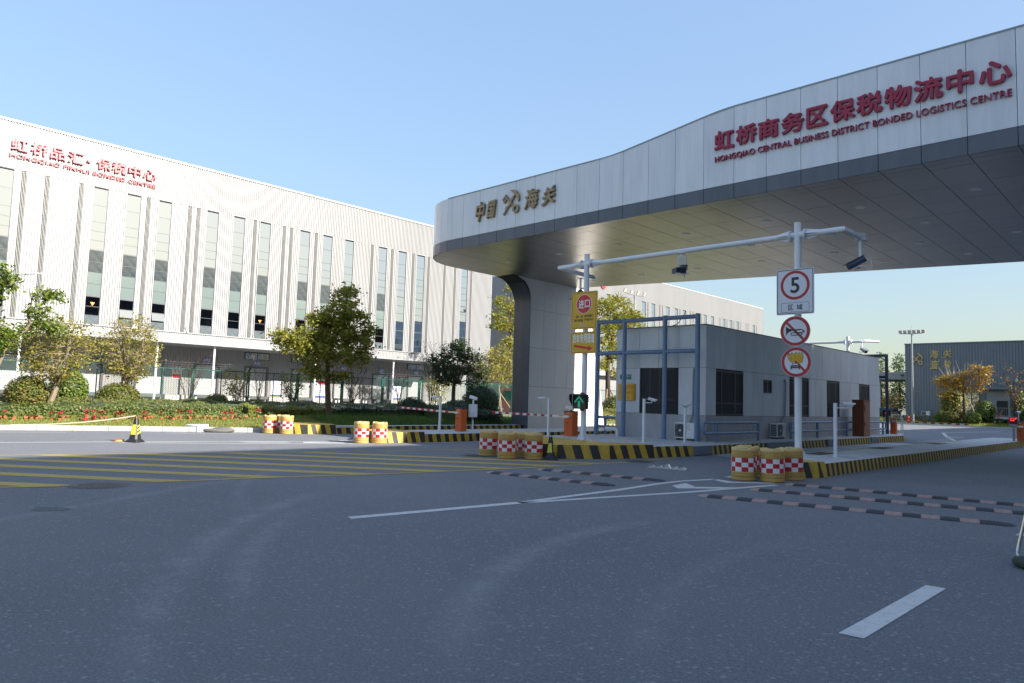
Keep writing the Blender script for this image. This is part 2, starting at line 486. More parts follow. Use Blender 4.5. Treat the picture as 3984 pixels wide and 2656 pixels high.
LEAF_MID = leafmat('leaf_mid', [(0.08, 0.136, 0.019), (0.144, 0.216, 0.032), (0.24, 0.28, 0.056)])
LEAF_OLIVE = leafmat('leaf_olive', [(0.186, 0.194, 0.031), (0.279, 0.271, 0.054), (0.388, 0.326, 0.078), (0.232, 0.202, 0.054)])
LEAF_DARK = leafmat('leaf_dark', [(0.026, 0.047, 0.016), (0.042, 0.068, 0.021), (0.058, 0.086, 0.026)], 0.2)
LEAF_BALL = leafmat('leaf_clipped', [(0.075, 0.112, 0.018), (0.135, 0.173, 0.03), (0.21, 0.225, 0.045), (0.3, 0.15, 0.075)])
LEAF_HEDGE = leafmat('leaf_hedge', [(0.068, 0.111, 0.02), (0.119, 0.17, 0.031), (0.187, 0.212, 0.051), (0.289, 0.17, 0.102)])
LEAF_LIME = leafmat('leaf_lime', [(0.156, 0.208, 0.023), (0.247, 0.26, 0.026), (0.325, 0.299, 0.046)])
LEAF_GC = leafmat('leaf_groundcover', [(0.102, 0.153, 0.034), (0.17, 0.212, 0.051), (0.272, 0.281, 0.102)])
LEAF_RUST = leafmat('leaf_rust', [(0.11, 0.035, 0.022), (0.17, 0.06, 0.035), (0.085, 0.04, 0.03)])
LEAF_GOLD = leafmat('leaf_gold', [(0.46, 0.265, 0.04), (0.552, 0.345, 0.046), (0.345, 0.276, 0.046), (0.414, 0.184, 0.046)])
LEAF_CONIFER = leafmat('leaf_conifer', [(0.066, 0.121, 0.066), (0.11, 0.187, 0.088), (0.165, 0.242, 0.11)], 0.25)
LEAF_GREY = leafmat('leaf_grey', [(0.16, 0.16, 0.12), (0.24, 0.24, 0.19), (0.3, 0.3, 0.25)])
FLOWER = leafmat('petal_crimson', [(0.50, 0.008, 0.03), (0.62, 0.03, 0.09), (0.38, 0.01, 0.03)], 0.25)
GRASS = leafmat('grass_blade', [(0.115, 0.167, 0.023), (0.184, 0.218, 0.034), (0.265, 0.265, 0.069), (0.345, 0.299, 0.115)], 0.3)
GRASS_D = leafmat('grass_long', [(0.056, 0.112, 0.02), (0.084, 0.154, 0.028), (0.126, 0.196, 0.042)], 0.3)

# ------------------------------------------------------------------ text
_gc = {}
def glyph(s, bold=0.0, extr=0.0, shear=0.0, sx=1.0):
    """glyph outline as mesh; bold = stroke widening in em, made of shifted copies stepped in depth"""
    key = (s, bold, extr, shear)
    if key in _gc: return _gc[key]
    cu = bpy.data.curves.new('text', 'FONT')
    cu.body = s; cu.size = 1.0; cu.extrude = extr / 2; cu.shear = shear
    cu.resolution_u = 3
    o = bpy.data.objects.new('text', cu); COL.objects.link(o)
    dg = bpy.context.evaluated_depsgraph_get()
    me = bpy.data.meshes.new_from_object(o.evaluated_get(dg))
    v0 = np.array([v.co[:] for v in me.vertices]) if len(me.vertices) else np.zeros((0, 3))
    f0 = [tuple(p.vertices) for p in me.polygons]
    bpy.data.objects.remove(o); bpy.data.curves.remove(cu); bpy.data.meshes.remove(me)
    if len(v0): v0[:, 2] += extr / 2
    if bold > 0 and len(v0):
        vs = []; fs = []
        for k in range(9):
            q = 0 if k == 0 else bold
            an = k * PI / 4
            w = v0.copy(); w[:, 0] += q * math.cos(an); w[:, 1] += q * math.sin(an); w[:, 2] *= (1 - 0.012 * k) if extr else 1
            if not extr: w[:, 2] += 0.0
            fs += [tuple(i + len(v0) * k for i in f) for f in f0]; vs.append(w)
        v0 = np.concatenate(vs); f0 = fs
        if not extr: v0[:, 2] -= np.repeat(np.arange(9), len(v0) // 9) * 1.0
    _gc[key] = (v0, f0)
    return _gc[key]

def fit_text(mb, s, o, ax, az, nrm, w, h, bold=0.0, depth=0.0, mi=0, shear=0.0, keep=False):
    """writes string s into the box (w x h) whose lower left corner is o; ax/az/nrm = right, up, out"""
    vs, fs = glyph(s, bold, 0.1 if depth else 0.0, shear)
    if not len(vs): return
    mn = vs.min(0); mx = vs.max(0)
    sx = w / max(mx[0] - mn[0], 1e-6); sy = h / max(mx[1] - mn[1], 1e-6)
    ox = 0.0
    if keep:
        k = min(sx, sy); ox = (w - k * (mx[0] - mn[0])) / 2; sx = sy = k
    o = Vector(o); ax = Vector(ax); az = Vector(az); nrm = Vector(nrm)
    P = [o + ax * (ox + (v[0] - mn[0]) * sx) + az * ((v[1] - mn[1]) * sy) + nrm * (v[2] * depth / 0.1 if depth else v[2] * 0.00012) for v in vs]
    mb.add(P, fs, mi)

def split_text(s, bold, depth, shear=0.0):
    """glyph components of a line of text, each with its own vertices (lower-left normalised to the line's box 1x1)"""
    vs, fs = glyph(s, 0.0, 0.1, shear)
    key = {}; idx = []
    for v in vs:
        k = (round(v[0], 4), round(v[1], 4), round(v[2], 4)); idx.append(key.setdefault(k, len(key)))
    par = list(range(len(key)))
    def find(a):
        while par[a] != a:
            par[a] = par[par[a]]; a = par[a]
        return a
    for f in fs:
        r = find(idx[f[0]])
        for i in f[1:]: par[find(idx[i])] = r
    comp = {}
    for fi, f in enumerate(fs): comp.setdefault(find(idx[f[0]]), []).append(fi)
    mn = vs.min(0); mx = vs.max(0)
    out = []
    for c, fl in comp.items():
        used = sorted({i for fi in fl for i in fs[fi]}); mp = {u: k for k, u in enumerate(used)}
        V = [((vs[u][0] - mn[0]) / (mx[0] - mn[0]), (vs[u][1] - mn[1]) / (mx[1] - mn[1]), vs[u][2] / 0.1) for u in used]
        out.append((V, [tuple(mp[i] for i in fs[fi]) for fi in fl]))
    out.sort(key=lambda t: min(p[0] for p in t[0]))
    return out
# ================================================================== SETTING
def smooth(t):
    t = max(0.0, min(1.0, t)); return t * t * (3 - 2 * t)

mb = MB(); sheet(mb, [(-900, -600), (600, -600), (600, 1200), (-900, 1200)], -0.03)
tag(mb.build('ground', mat('far_ground', (0.16, 0.17, 0.13), 0.95, 0, 0.3, 0.05)), kind='structure')
mb = MB(); sheet(mb, [(-64, -70), (40, -70), (40, 160), (-64, 160)], 0.0)
road = tag(mb.build('road', ASPHALT), kind='structure')

# ---- painted markings
def markings(name, mater, polys, strips=(), z=0.004, label=None):
    mb = MB()
    for p in polys: sheet(mb, p, z)
    for pts, w in strips: strip(mb, pts, w, z)
    o = mb.build(name, mater, road)
    if label: o['label'] = label
    return o
# yellow hatched area between the two lanes
TOP = [(-23.2, -10.0), (-21.0, -3.0), (-19.75, 3.0), (-19.55, 3.8), (-19.02, 6.3), (-18.4, 8.0), (-16.95, 13.7), (-16.5, 16.4)]
BOT = [(-16.6, -10.0), (-14.6, -2.0), (-13.62, 2.4), (-13.25, 3.42), (-13.02, 5.0), (-12.75, 6.5), (-12.24, 8.6), (-11.62, 12.26), (-11.3, 16.44)]
dv = Vector((0.79, 0.613)); nv = Vector((-0.613, 0.79))
def cut(poly, off):
    for (a, b) in zip(poly[:-1], poly[1:]):
        da = Vector(a).dot(nv) - off; db = Vector(b).dot(nv) - off
        if da == db: continue
        t = da / (da - db)
        if 0 <= t <= 1: return tuple(Vector(a).lerp(Vector(b), t))
    return None
polys = []
for k in range(-10, 14):
    o0 = 10.62 + 1.18 * k; o1 = o0 + 0.40
    q = [cut(TOP, o0), cut(BOT, o0), cut(BOT, o1), cut(TOP, o1)]
    if all(q): polys.append(q)
for i, p in enumerate(polys): markings('yellow_stripe', YELLOW_LINE, [p])
markings('yellow_border_line', YELLOW_LINE, [], [(TOP, 0.13)], z=0.006)
markings('yellow_border_line', YELLOW_LINE, [], [(BOT[:4], 0.14), (BOT[4:], 0.14)], z=0.006)
markings('yellow_border_line', YELLOW_LINE, [], [([(-11.4, 17.5), (-11.46, 19.2)], 0.14)], z=0.006)
# white lines of the approach to the right island
markings('white_lane_line', WHITE_LINE, [[(-8.14, 5.44), (-7.97, 5.40), (-7.63, 8.3), (-7.80, 8.4)]], [([(-7.72, 8.3), (-7.76, 9.6), (-7.80, 11.1), (-7.93, 12.6), (-7.93, 13.5), (-7.70, 14.57)], 0.14), ([(-7.70, 8.3), (-7.32, 10.0), (-6.86, 11.9), (-6.40, 14.7)], 0.14)])
markings('white_chevron', WHITE_LINE, [[(-7.60, 12.60), (-7.28, 12.28), (-6.71, 13.07), (-6.64, 13.58), (-7.22, 12.83), (-7.67, 13.25)][::-1]])
markings('white_chevron', WHITE_LINE, [[(-7.70, 14.62), (-7.72, 14.40), (-7.21, 14.10), (-6.52, 14.95), (-6.62, 15.05), (-7.22, 14.42)][::-1]])
markings('white_edge_line', WHITE_LINE, [[(-7.83, 15.2), (-7.68, 15.2), (-7.76, 16.2), (-7.92, 16.14)]])
markings('white_lane_dash', WHITE_LINE, [[(-1.925, 5.47), (-1.757, 5.485), (-1.725, 7.61), (-1.888, 7.60)]])
markings('white_lane_dash', WHITE_LINE, [[(-1.83, 11.7), (-1.67, 11.71), (-1.63, 13.8), (-1.79, 13.8)]])
# white lines at the far left, approach to the middle island
markings('white_lane_line', WHITE_LINE, [], [([(-25.6, -1.0), (-24.0, 4.65), (-23.16, 7.9), (-22.7, 9.8), (-22.2, 11.3), (-21.45, 12.7), (-21.7, 14.4)], 0.15)])
markings('white_lane_line', WHITE_LINE, [], [([(-22.9, 7.4), (-21.95, 9.45), (-21.2, 10.8), (-20.1, 13.56), (-19.9, 14.7)], 0.15)])
markings('white_lane_line', WHITE_LINE, [], [([(-19.85, 15.4), (-19.5, 18.6), (-19.5, 24)], 0.12)])
markings('white_chevron', WHITE_LINE, [[(-22.3, 10.6), (-21.9, 10.8), (-21.3, 12.0), (-21.6, 11.9)][::-1], [(-21.5, 12.5), (-21.1, 12.3), (-20.5, 13.4), (-20.7, 13.6)][::-1]])
markings('white_edge_dash', WHITE_LINE, [], [([(-29.9, 3.0), (-28.72, 7.45)], 0.13)])
markings('white_edge_dash', WHITE_LINE, [], [([(-27.5, 10.4), (-26.6, 12.9)], 0.13)])
# striped area of the yard behind the gate house
for k in range(8):
    y0 = 44.0 + 1.55 * k
    markings('white_yard_stripe', WHITE_LINE, [[(-11.3, y0), (-9.7 - 0.42 * k, y0 + 1.2), (-9.7 - 0.42 * k, y0 + 1.6), (-11.3, y0 + 0.4)][::-1]])
markings('white_lane_line', WHITE_LINE, [], [([(-9.4, 43.8), (-10.0, 47), (-12.0, 54), (-15.0, 66), (-13.5, 80)], 0.22)])
# patch of newer asphalt, manhole covers
mb = MB(); sheet(mb, [(-11.12, 2.62), (-10.86, 2.48), (-10.72, 2.55), (-10.62, 2.78), (-10.72, 2.94), (-10.9, 2.86)], 0.003)
mb.build('asphalt_patch', mat('fresh_asphalt', (0.10, 0.104, 0.11), 0.9, 0, 0.4, 20, bmp=0.5), road)
def manhole(x, y, r, label):
    t = thing('manhole_cover', label, 'manhole cover', (x, y, 0))
    mb = MB()
    for r0, r1, z in ((r * 0.93, r, 0.006), (r * 0.84, r * 0.89, 0.007)):
        vs = []; n = 40
        for k in range(n):
            a = 2 * PI * k / n; vs += [(r0 * math.cos(a), r0 * math.sin(a), z), (r1 * math.cos(a), r1 * math.sin(a), z)]
        mb.add(vs, [(2 * k, 2 * k + 1, (2 * k + 3) % (2 * n), (2 * k + 2) % (2 * n)) for k in range(n)])
    mb.build('ring', IRON, t, (0, 0, 0))
    mb = MB(); mb.add([(r * 0.83 * math.cos(2 * PI * k / 40), r * 0.83 * math.sin(2 * PI * k / 40), 0.003) for k in range(40)], [tuple(range(40))])
    for i in range(-4, 5):
        for j in range(-4, 5):
            if math.hypot(i, j) < 4.3:
                s = r * 0.17; mb.box(i * s - s * .3, i * s + s * .3, j * s - s * .3, j * s + s * .3, 0.003, 0.008)
    mb.build('lid', IRON, t, (0, 0, 0))
    return t
manhole(-13.05, 3.92, 0.44, 'rusty round manhole cover in the gap of the yellow border line')
manhole(-14.75, 14.0, 0.42, 'pale round manhole cover beside the five yellow barrels')
manhole(-11.27, 16.95, 0.40, 'dark manhole cover in front of the striped island nose')

# ---- islands ------------------------------------------------------
def stripe_wall(mb, pts, h, w, slant=0.5, lean=0.04, z0=0.0, start=0):
    """band of alternating stripes along an open path (left side = island); materials 0 yellow 1 black"""
    L = 0.0; k = start
    for a, b in zip(pts[:-1], pts[1:]):
        a = Vector(a); b = Vector(b); d = (b - a); ln = d.length; d.normalize()
        out = Vector((d.y, -d.x))
        n = max(1, round(ln / w)); ww = ln / n
        for i in range(n):
            s0 = i * ww; s1 = s0 + ww
            sl = slant * ww
            t0 = min(max(s0 - sl, 0), ln); t1 = min(max(s1 - sl, 0), ln)
            if i == n - 1: t1 = ln
            p = [a + d * s0 + out * lean, a + d * s1 + out * lean, a + d * t1, a + d * t0]
            mb.add([(p[0].x, p[0].y, z0), (p[1].x, p[1].y, z0), (p[2].x, p[2].y, h), (p[3].x, p[3].y, h)], [(0, 1, 2, 3)], k % 2)
            k += 1
    return k

def island(label, outline, h, striped, w, nose=None, plain=(), nose_h=None, nose_pts=None, nose_w=None):
    isl = MB()
    n = len(outline)
    isl.add([(x, y, h) for x, y in outline] + [(x, y, 0) for x, y in outline], [tuple(range(n))] + [(k, (k + 1) % n, n + (k + 1) % n, n + k) for k in range(n)])
    o = isl.build('traffic_island', CONC, None)
    tag(o, label, 'traffic island')
    k = 0
    for seg in striped:
        mb = MB(); k = stripe_wall(mb, seg, h + 0.004, w, 0.25, 0.03, 0, k)
        mb.build('striped_kerb', [KERB_Y, KERB_B], o, (0, 0, 0))
    if nose:
        mb = MB(); nh = nose_h
        m = len(nose)
        mb.add([(x, y, nh) for x, y in nose] + [(x, y, 0.0) for x, y in nose], [tuple(range(m))] + [(i, (i + 1) % m, m + (i + 1) % m, m + i) for i in range(m)], 0)
        stripe_wall(mb, nose_pts, nh, nose_w, 0.4, 0.07, 0, 0)
        mb.build('yellow_island_nose', [KERB_Y, KERB_B], o, (0, 0, 0))
    return o
# right-hand island
R_out = [(-8.35, 16.75), (-6.75, 16.7), (-6.5, 17.25), (-6.5, 48), (-8.45, 48)]
isl_r = island('long concrete island with densely striped kerb along the right lane', R_out, 0.30, [[(-6.5, 17.6), (-6.5, 48)]], 0.16,
               [(-8.3, 16.72), (-6.75, 16.66), (-6.5, 17.2), (-6.49, 17.6), (-8.3, 17.75)], nose_h=0.36, nose_pts=[(-8.3, 16.72), (-6.75, 16.66), (-6.5, 17.2), (-6.49, 17.6)], nose_w=0.2)
M_out = [(-17.9, 20.5), (-16.3, 17.0), (-14.7, 15.35), (-13.05, 15.55), (-12.25, 16.85), (-11.65, 20.4), (-11.6, 42.9), (-12.8, 47.3), (-17.9, 47.3)]
isl_m = island('wide island with the gate house on it and a big striped nose', M_out, 0.30,
               [[(-11.6, 21.65), (-11.6, 25.8)], [(-11.6, 28.9), (-11.6, 31.7)], [(-11.6, 33.1), (-11.6, 37.4)], [(-11.6, 38.45), (-11.6, 42.9), (-12.8, 47.3)], [(-17.9, 47.3), (-17.9, 20.5)]], 0.172,
               [(-17.2, 19.0), (-16.3, 17.0), (-14.7, 15.32), (-13.03, 15.52), (-12.22, 16.85), (-11.88, 18.6), (-12.5, 18.55), (-13.2, 18.0)], nose_h=0.385,
               nose_pts=[(-17.2, 19.0), (-16.3, 17.0), (-14.7, 15.32), (-13.03, 15.52), (-12.22, 16.85), (-11.88, 18.6)], nose_w=0.25)
mb = MB(); stripe_wall(mb, [(-11.88, 18.6), (-11.6, 20.45)], 0.33, 0.2, 0.4, 0.05)
mb.build('striped_kerb', [KERB_Y, KERB_B], isl_m, (0, 0, 0))
for y0, y1 in ((20.55, 21.6), (25.85, 28.85), (31.75, 33.05), (37.45, 38.4)):
    MB().bbox(-11.66, -11.55, y0, y1, 0.03, 0.31, 0.008).build('steel_kerb_gate', mat('blue_grey_kerb_gate', (0.135, 0.165, 0.21), 0.5, 0, 0.06, 2, 0.1), isl_m, (0, 0, 0))
N_out = [(-22.6, 15.6), (-21.4, 14.75), (-20.25, 14.85), (-20.05, 15.5), (-19.9, 18.5), (-19.9, 44), (-22.6, 44)]
isl_n = island('narrow middle island with a barrier cabinet and two camera posts', N_out, 0.29, [[(-19.95, 16.4), (-19.9, 18.5), (-19.9, 44)], [(-22.6, 44), (-22.6, 15.6)]], 0.2,
               [(-22.5, 15.6), (-21.4, 14.72), (-20.23, 14.82), (-20.03, 15.5), (-19.96, 16.4), (-22.4, 16.6)], nose_h=0.37, nose_pts=[(-22.5, 15.6), (-21.4, 14.72), (-20.23, 14.82), (-20.03, 15.5), (-19.96, 16.4)], nose_w=0.19)
# weighbridge deck between the two right islands
mb = MB(); mb.box(-11.45, -8.5, 21.4, 39.5, 0.0, 0.02)
deck = tag(mb.build('weighbridge_deck', DECK), kind='structure')
for y in (24.4, 27.4, 30.4, 33.4, 36.4):
    MB().box(-11.42, -8.53, y - 0.02, y + 0.02, 0.015, 0.024).build('deck_joint', JOINT, deck, (0, 0, 0))
mb = MB(); strip(mb, [(-8.3, 19.0), (-8.3, 40)], 0.12, 0.304); mb.build('yellow_edge_line', YELLOW_LINE, isl_r, (0, 0, 0))
for x, y0, y1 in ((-8.05, 20.9, 22.2), (-8.12, 26.6, 28.0), (-8.0, 33.5, 34.9)):
    MB().box(x - 0.24, x + 0.24, y0, y1, 0.3, 0.312).build('rusty_access_plate', RUST, isl_r, (0, 0, 0))
mb = MB(); mb.box(-7.6, -7.0, 20.7, 21.0, 0.3, 0.306); mb.build('grey_access_plate', DECK, isl_r, (0, 0, 0))

# ---- planted verge on the left
KL = [(-36.5, -32.0), (-32.6, -15.0), (-31.6, -5.0), (-30.5, 5.8), (-29.35, 9.0), (-28.25, 11.5), (-27.3, 13.4), (-26.75, 14.6), (-26.2, 14.75), (-25.75, 15.1), (-25.6, 17), (-25.5, 20), (-25.5, 62.0)]
def kerb_x(y):
    for a, b in zip(KL[:-1], KL[1:]):
        if a[1] <= y <= b[1] and b[1] > a[1]:
            return a[0] + (b[0] - a[0]) * (y - a[1]) / (b[1] - a[1])
    return KL[-1][0]
def bed_z(x, y):
    d = kerb_x(y) - x
    z = 0.17 + 0.42 * smooth((d - 0.5) / 6.0)
    if x < -40: z *= 1 - smooth((-40 - x) / 2.0)
    return z
mb = MB(); vs = []; NX = 34
ys = [-32 + 0.8 * i for i in range(118)]
for y in ys:
    x0 = kerb_x(y) - 0.14
    for i in range(NX + 1):
        x = x0 + (-43.0 - x0) * i / NX
        vs.append((x, y, bed_z(x, y) + 0.02 * math.sin(x * 3.1 + y * 1.7) * math.sin(y * 2.3)))
mb.add(vs, [(j * (NX + 1) + i, (j + 1) * (NX + 1) + i, (j + 1) * (NX + 1) + i + 1, j * (NX + 1) + i + 1) for j in range(len(ys) - 1) for i in range(NX)])
verge = tag(mb.build('planted_verge', SOIL, smooth=True), kind='structure')
kerb = bpy.data.objects.new('kerb', None); put(kerb); kerb['kind'] = 'structure'
pts = []
acc = [Vector(p) for p in KL[:8]]
for a, b in zip(acc[:-1], acc[1:]):
    n = max(1, round((b - a).length / 1.0))
    for i in range(n): pts.append((a.lerp(b, i / n), a.lerp(b, (i + 1) / n)))
for a, b in pts:
    d = (b - a).normalized(); nrm = Vector((-d.y, d.x))
    g = 0.006
    mb = MB()
    c = (a + b) / 2 + nrm * 0.09
    mb.obox((c.x, c.y, 0.09), (d.x, d.y, 0), (nrm.x, nrm.y, 0), (0, 0, 1), (b - a).length / 2 - g, 0.09, 0.095)
    mb.build('kerb_stone', CONC_L, kerb, (0, 0, 0))
# painted kerb of the strip that carries the pylon
isl_b = MB()
Bo = [(-28.3, 15.6), (-26.75, 14.55), (-26.1, 14.62), (-25.7, 15.1), (-25.55, 16.3), (-25.45, 20), (-25.45, 62), (-26.1, 62), (-26.1, 20), (-26.3, 16.9), (-27.6, 16.8)]
isl_b.add([(x, y, 0.31) for x, y in Bo] + [(x, y, 0) for x, y in Bo], [tuple(range(len(Bo)))] + [(k, (k + 1) % len(Bo), len(Bo) + (k + 1) % len(Bo), len(Bo) + k) for k in range(len(Bo))])
ob = isl_b.build('traffic_island', CONC)
tag(ob, 'rear kerbed strip along the hedge with a yellow nose behind two barrels', 'traffic island')
mb = MB(); stripe_wall(mb, [(-25.56, 16.2), (-25.45, 20), (-25.45, 62)], 0.315, 0.21, 0.3, 0.03)
mb.build('striped_kerb', [KERB_Y, KERB_B], ob, (0, 0, 0))
mb = MB(); no = [(-28.2, 15.5), (-26.75, 14.5), (-26.08, 14.58), (-25.66, 15.1), (-25.53, 16.3), (-26.3, 16.6), (-27.5, 16.5)]
mb.add([(x, y, 0.37) for x, y in no] + [(x, y, 0) for x, y in no], [tuple(range(7))] + [(i, (i + 1) % 7, 7 + (i + 1) % 7, 7 + i) for i in range(7)])
stripe_wall(mb, no[:5], 0.37, 0.2, 0.4, 0.06, 0, 1)
mb.build('yellow_island_nose', [KERB_Y, KERB_B], ob, (0, 0, 0))

# ---- lawn at the far end of the yard
def far_z(x, y):
    return 0.16 + 0.5 * smooth((y - 99) / 9)
mb = MB(); vs = []
FX = [-60 + 2.0 * i for i in range(36)]; FY = [99.2, 99.6, 101, 103, 105, 107, 109, 114, 130, 170]
for y in FY:
    for x in FX: vs.append((x, y + (0.6 * math.sin(x * 0.2)) * (1 if y < 100 else 0), far_z(x, y)))
n = len(FX)
mb.add(vs, [(j * n + i, j * n + i + 1, (j + 1) * n + i + 1, (j + 1) * n + i) for j in range(len(FY) - 1) for i in range(n - 1)])
mb.build('lawn', SOIL, smooth=True)['kind'] = 'structure'
mb = MB()
for a, b in zip(FX[:-1], FX[1:]):
    ya = 99.15 + 0.6 * math.sin(a * 0.2); yb = 99.15 + 0.6 * math.sin(b * 0.2)
    mb.add([(a, ya, 0), (b, yb, 0), (b, yb, 0.17), (a, ya, 0.17), (b, yb + 0.25, 0.17), (a, ya + 0.25, 0.17)], [(0, 1, 2, 3), (3, 2, 4, 5)])
mb.build('kerb', CONC_L)['kind'] = 'structure'

# ================================================================== WAREHOUSES
WIN_A = [(10.0, 11.08), (16.13, 17.17), (18.48, 19.54), (20.85, 21.90), (24.735, 25.785), (27.07, 28.13), (29.50, 30.55), (33.44, 34.52), (35.87, 36.94), (38.31, 39.38), (42.34, 43.41), (44.84, 45.915), (47.31, 48.41), (53.72, 54.75)]
LOUV_A = [(11.55, 0), (12.98, 0), (15.19, 0), (19.97, 1), (23.23, 1), (23.93, 1), (28.94, 1), (31.75, 1), (32.465, 1), (35.05, 1), (41.46, 1), (43.96, 1), (46.72, 1), (48.87, 1), (51.16, 1), (52.71, 1), (55.2, 1)]
PANE_Z = [16.72, 15.42, 14.13, 13.42, 12.71, 11.97, 11.05, 10.26, 9.39, 8.44, 7.66, 7.0, 6.22]
ROOF = 20.3

def ribbed(mb, X, y0, y1, z0, z1, pitch=0.18, dep=0.06, s=1, mi=0):
    """vertical trapezoid ribs on a wall plane x = X facing s"""
    n = max(1, round((y1 - y0) / pitch)); p = (y1 - y0) / n
    prof = []
    for k in range(n):
        a = y0 + k * p
        prof += [(a, 0), (a + p * 0.58, 0), (a + p * 0.62, -dep), (a + p * 0.95, -dep)]
    prof.append((y1, 0))
    b = len(mb.v)
    for y, d in prof: mb.v += [(X + s * d, y, z0), (X + s * d, y, z1)]
    for k in range(len(prof) - 1):
        mb.f.append((b + 2 * k, b + 2 * k + 2, b + 2 * k + 3, b + 2 * k + 1)); mb.m.append(mi)

_pane_cache = {}
def warehouse(name, label, X, y0, y1, wins, louv, roofz, canopy=True, body_x=-110, zlow=6.22, ribs=True):
    t = thing(name, label, 'warehouse', (X, y0, 0))
    w = MB()
    xs = sorted([(a, b, 'w') for a, b in wins] + [(a, a + 0.29, 'l') for a, d in louv])
    cur = y0
    for a, b, k in xs:
        if a > cur: ribbed(w, X, cur, a, zlow - 0.02, 16.84)
        cur = b
    if y1 > cur: ribbed(w, X, cur, y1, zlow - 0.02, 16.84)
    ribbed(w, X, y0, y1, 16.84, roofz)
    w.build('facade', CLAD, t)
    b = MB(); b.box(body_x, X - 0.25, y0 + 0.02, y1 - 0.02, 5.35, roofz - 0.12)
    b.build('body', CLAD_GREY, t)
    b = MB(); b.box(body_x, X + 0.06, y0 - 0.05, y1 + 0.05, roofz - 0.10, roofz + 0.06); b.build('roof_trim', TRIM, t)
    # recess fillers behind windows and louvres
    for a, c in louv:
        m = MB()
        m.box(X - 0.2, X - 0.14, a, a + 0.29, zlow, 16.83, 0)
        for i in range(3):
            yy = a + 0.035 + i * 0.092
            m.box(X - 0.14, X - 0.012, yy, yy + 0.036, zlow, 16.80, 1)
        m.build('louvre_strip', [LOUVRE_D if c else LOUVRE, LOUVRE], t)
    for wi, (a, c) in enumerate(wins):
        m = MB(); xf = X - 0.02
        fw = 0.045
        m.box(xf - 0.2, xf, a, a + fw, zlow, 16.83); m.box(xf - 0.2, xf, c - fw, c, zlow, 16.83)
        m.box(xf - 0.2, xf, a + fw, c - fw, 16.78, 16.83)
        for z in PANE_Z[1:]:
            hb = 0.09 if z in (11.97, 8.44) else 0.03
            m.box(xf - 0.16, xf + 0.0, a + fw, c - fw, z - hb / 2, z + hb / 2)
        wo = m.build('window', FRAME_G, t)
        m = MB()
        m.box(X - 0.01, X + 0.035, a - 0.05, a, zlow, 16.86); m.box(X - 0.01, X + 0.035, c, c + 0.05, zlow, 16.86); m.box(X - 0.01, X + 0.035, a, c, 16.832, 16.875)
        m.build('window_trim', TRIM, wo)
        for pi in range(12):
            zt = PANE_Z[pi] - 0.02; zb = PANE_Z[pi + 1] + 0.02
            dark = (pi in (9, 10) and wi in (1, 6))
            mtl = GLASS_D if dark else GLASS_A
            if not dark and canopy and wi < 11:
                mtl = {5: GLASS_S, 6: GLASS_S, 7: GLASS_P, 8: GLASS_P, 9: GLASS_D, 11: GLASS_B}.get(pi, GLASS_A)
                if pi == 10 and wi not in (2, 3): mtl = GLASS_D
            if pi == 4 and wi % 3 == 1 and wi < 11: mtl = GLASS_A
            key = (round(zt - zb, 3), mtl.name)
            if key not in _pane_cache:
                g = MB(); hh = (zt - zb) / 2
                g.box(-0.012, 0.0, -0.49, 0.49, -hh, hh)
                _pane_cache[key] = g.mesh('pane', mtl)
            o = bpy.data.objects.new('pane', _pane_cache[key])
            put(o, wo)
            o.location = (-0.035, (a + c) / 2 - y0, (zt + zb) / 2)
            o.rotation_euler = (0, rnd.gauss(0, 0.004), rnd.gauss(0, 0.004))
            if pi == 10 and wi in (2, 3):
                o.location.x = 0.08; o.rotation_euler = (0, -0.26, 0); o.scale.y = 0.98
            if dark and pi == 9:
                tri = MB(); cy = (a + c) / 2; cz = (zt + zb) / 2 - 0.18
                tri.prism([(cy - 0.16, cz + 0.12), (cy + 0.16, cz + 0.12), (cy, cz - 0.16)], YZ(X - 0.035), 0.002, 0.006)
                tri.build('triangle_sticker', ORANGE_PR, wo, tuple(t.location))
    return t

WA = warehouse('warehouse', 'long pale ribbed warehouse with red lettering and tall window strips', -60.0, -45.0, 58.75,
               [(y - 9.17 * k - (0), z - 9.17 * k) for k in (0,) for y, z in WIN_A] + [(a - 26.6, b - 26.6) for a, b in WIN_A[1:7]] , LOUV_A + [(a - 26.6, d) for a, d in LOUV_A[2:8]], ROOF)
o0 = tuple(WA.location)
# canopy band over the docks
m = MB(); ribbed(m, -59.2, -45, 51.6, 5.42, 6.18, 0.18, 0.03); m.box(-64.2, -59.24, -45, 51.6, 5.42, 6.14); m.box(-59.3, -59.12, -45, 51.62, 6.18, 6.26); m.box(-59.26, -59.15, -45, 51.62, 5.34, 5.42)
m.build('dock_canopy', [CLAD], WA)
m = MB(); m.box(-64.2, -59.3, -45, 51.6, 5.36, 5.415); m.build('canopy_soffit', CLAD_GREY, WA)
for k in range(12):
    y = 4.0 + 4.6 * k
    MB().box(-62.0, -61.9, y, y + 1.2, 5.30, 5.355).build('canopy_lamp', TRIM, WA)
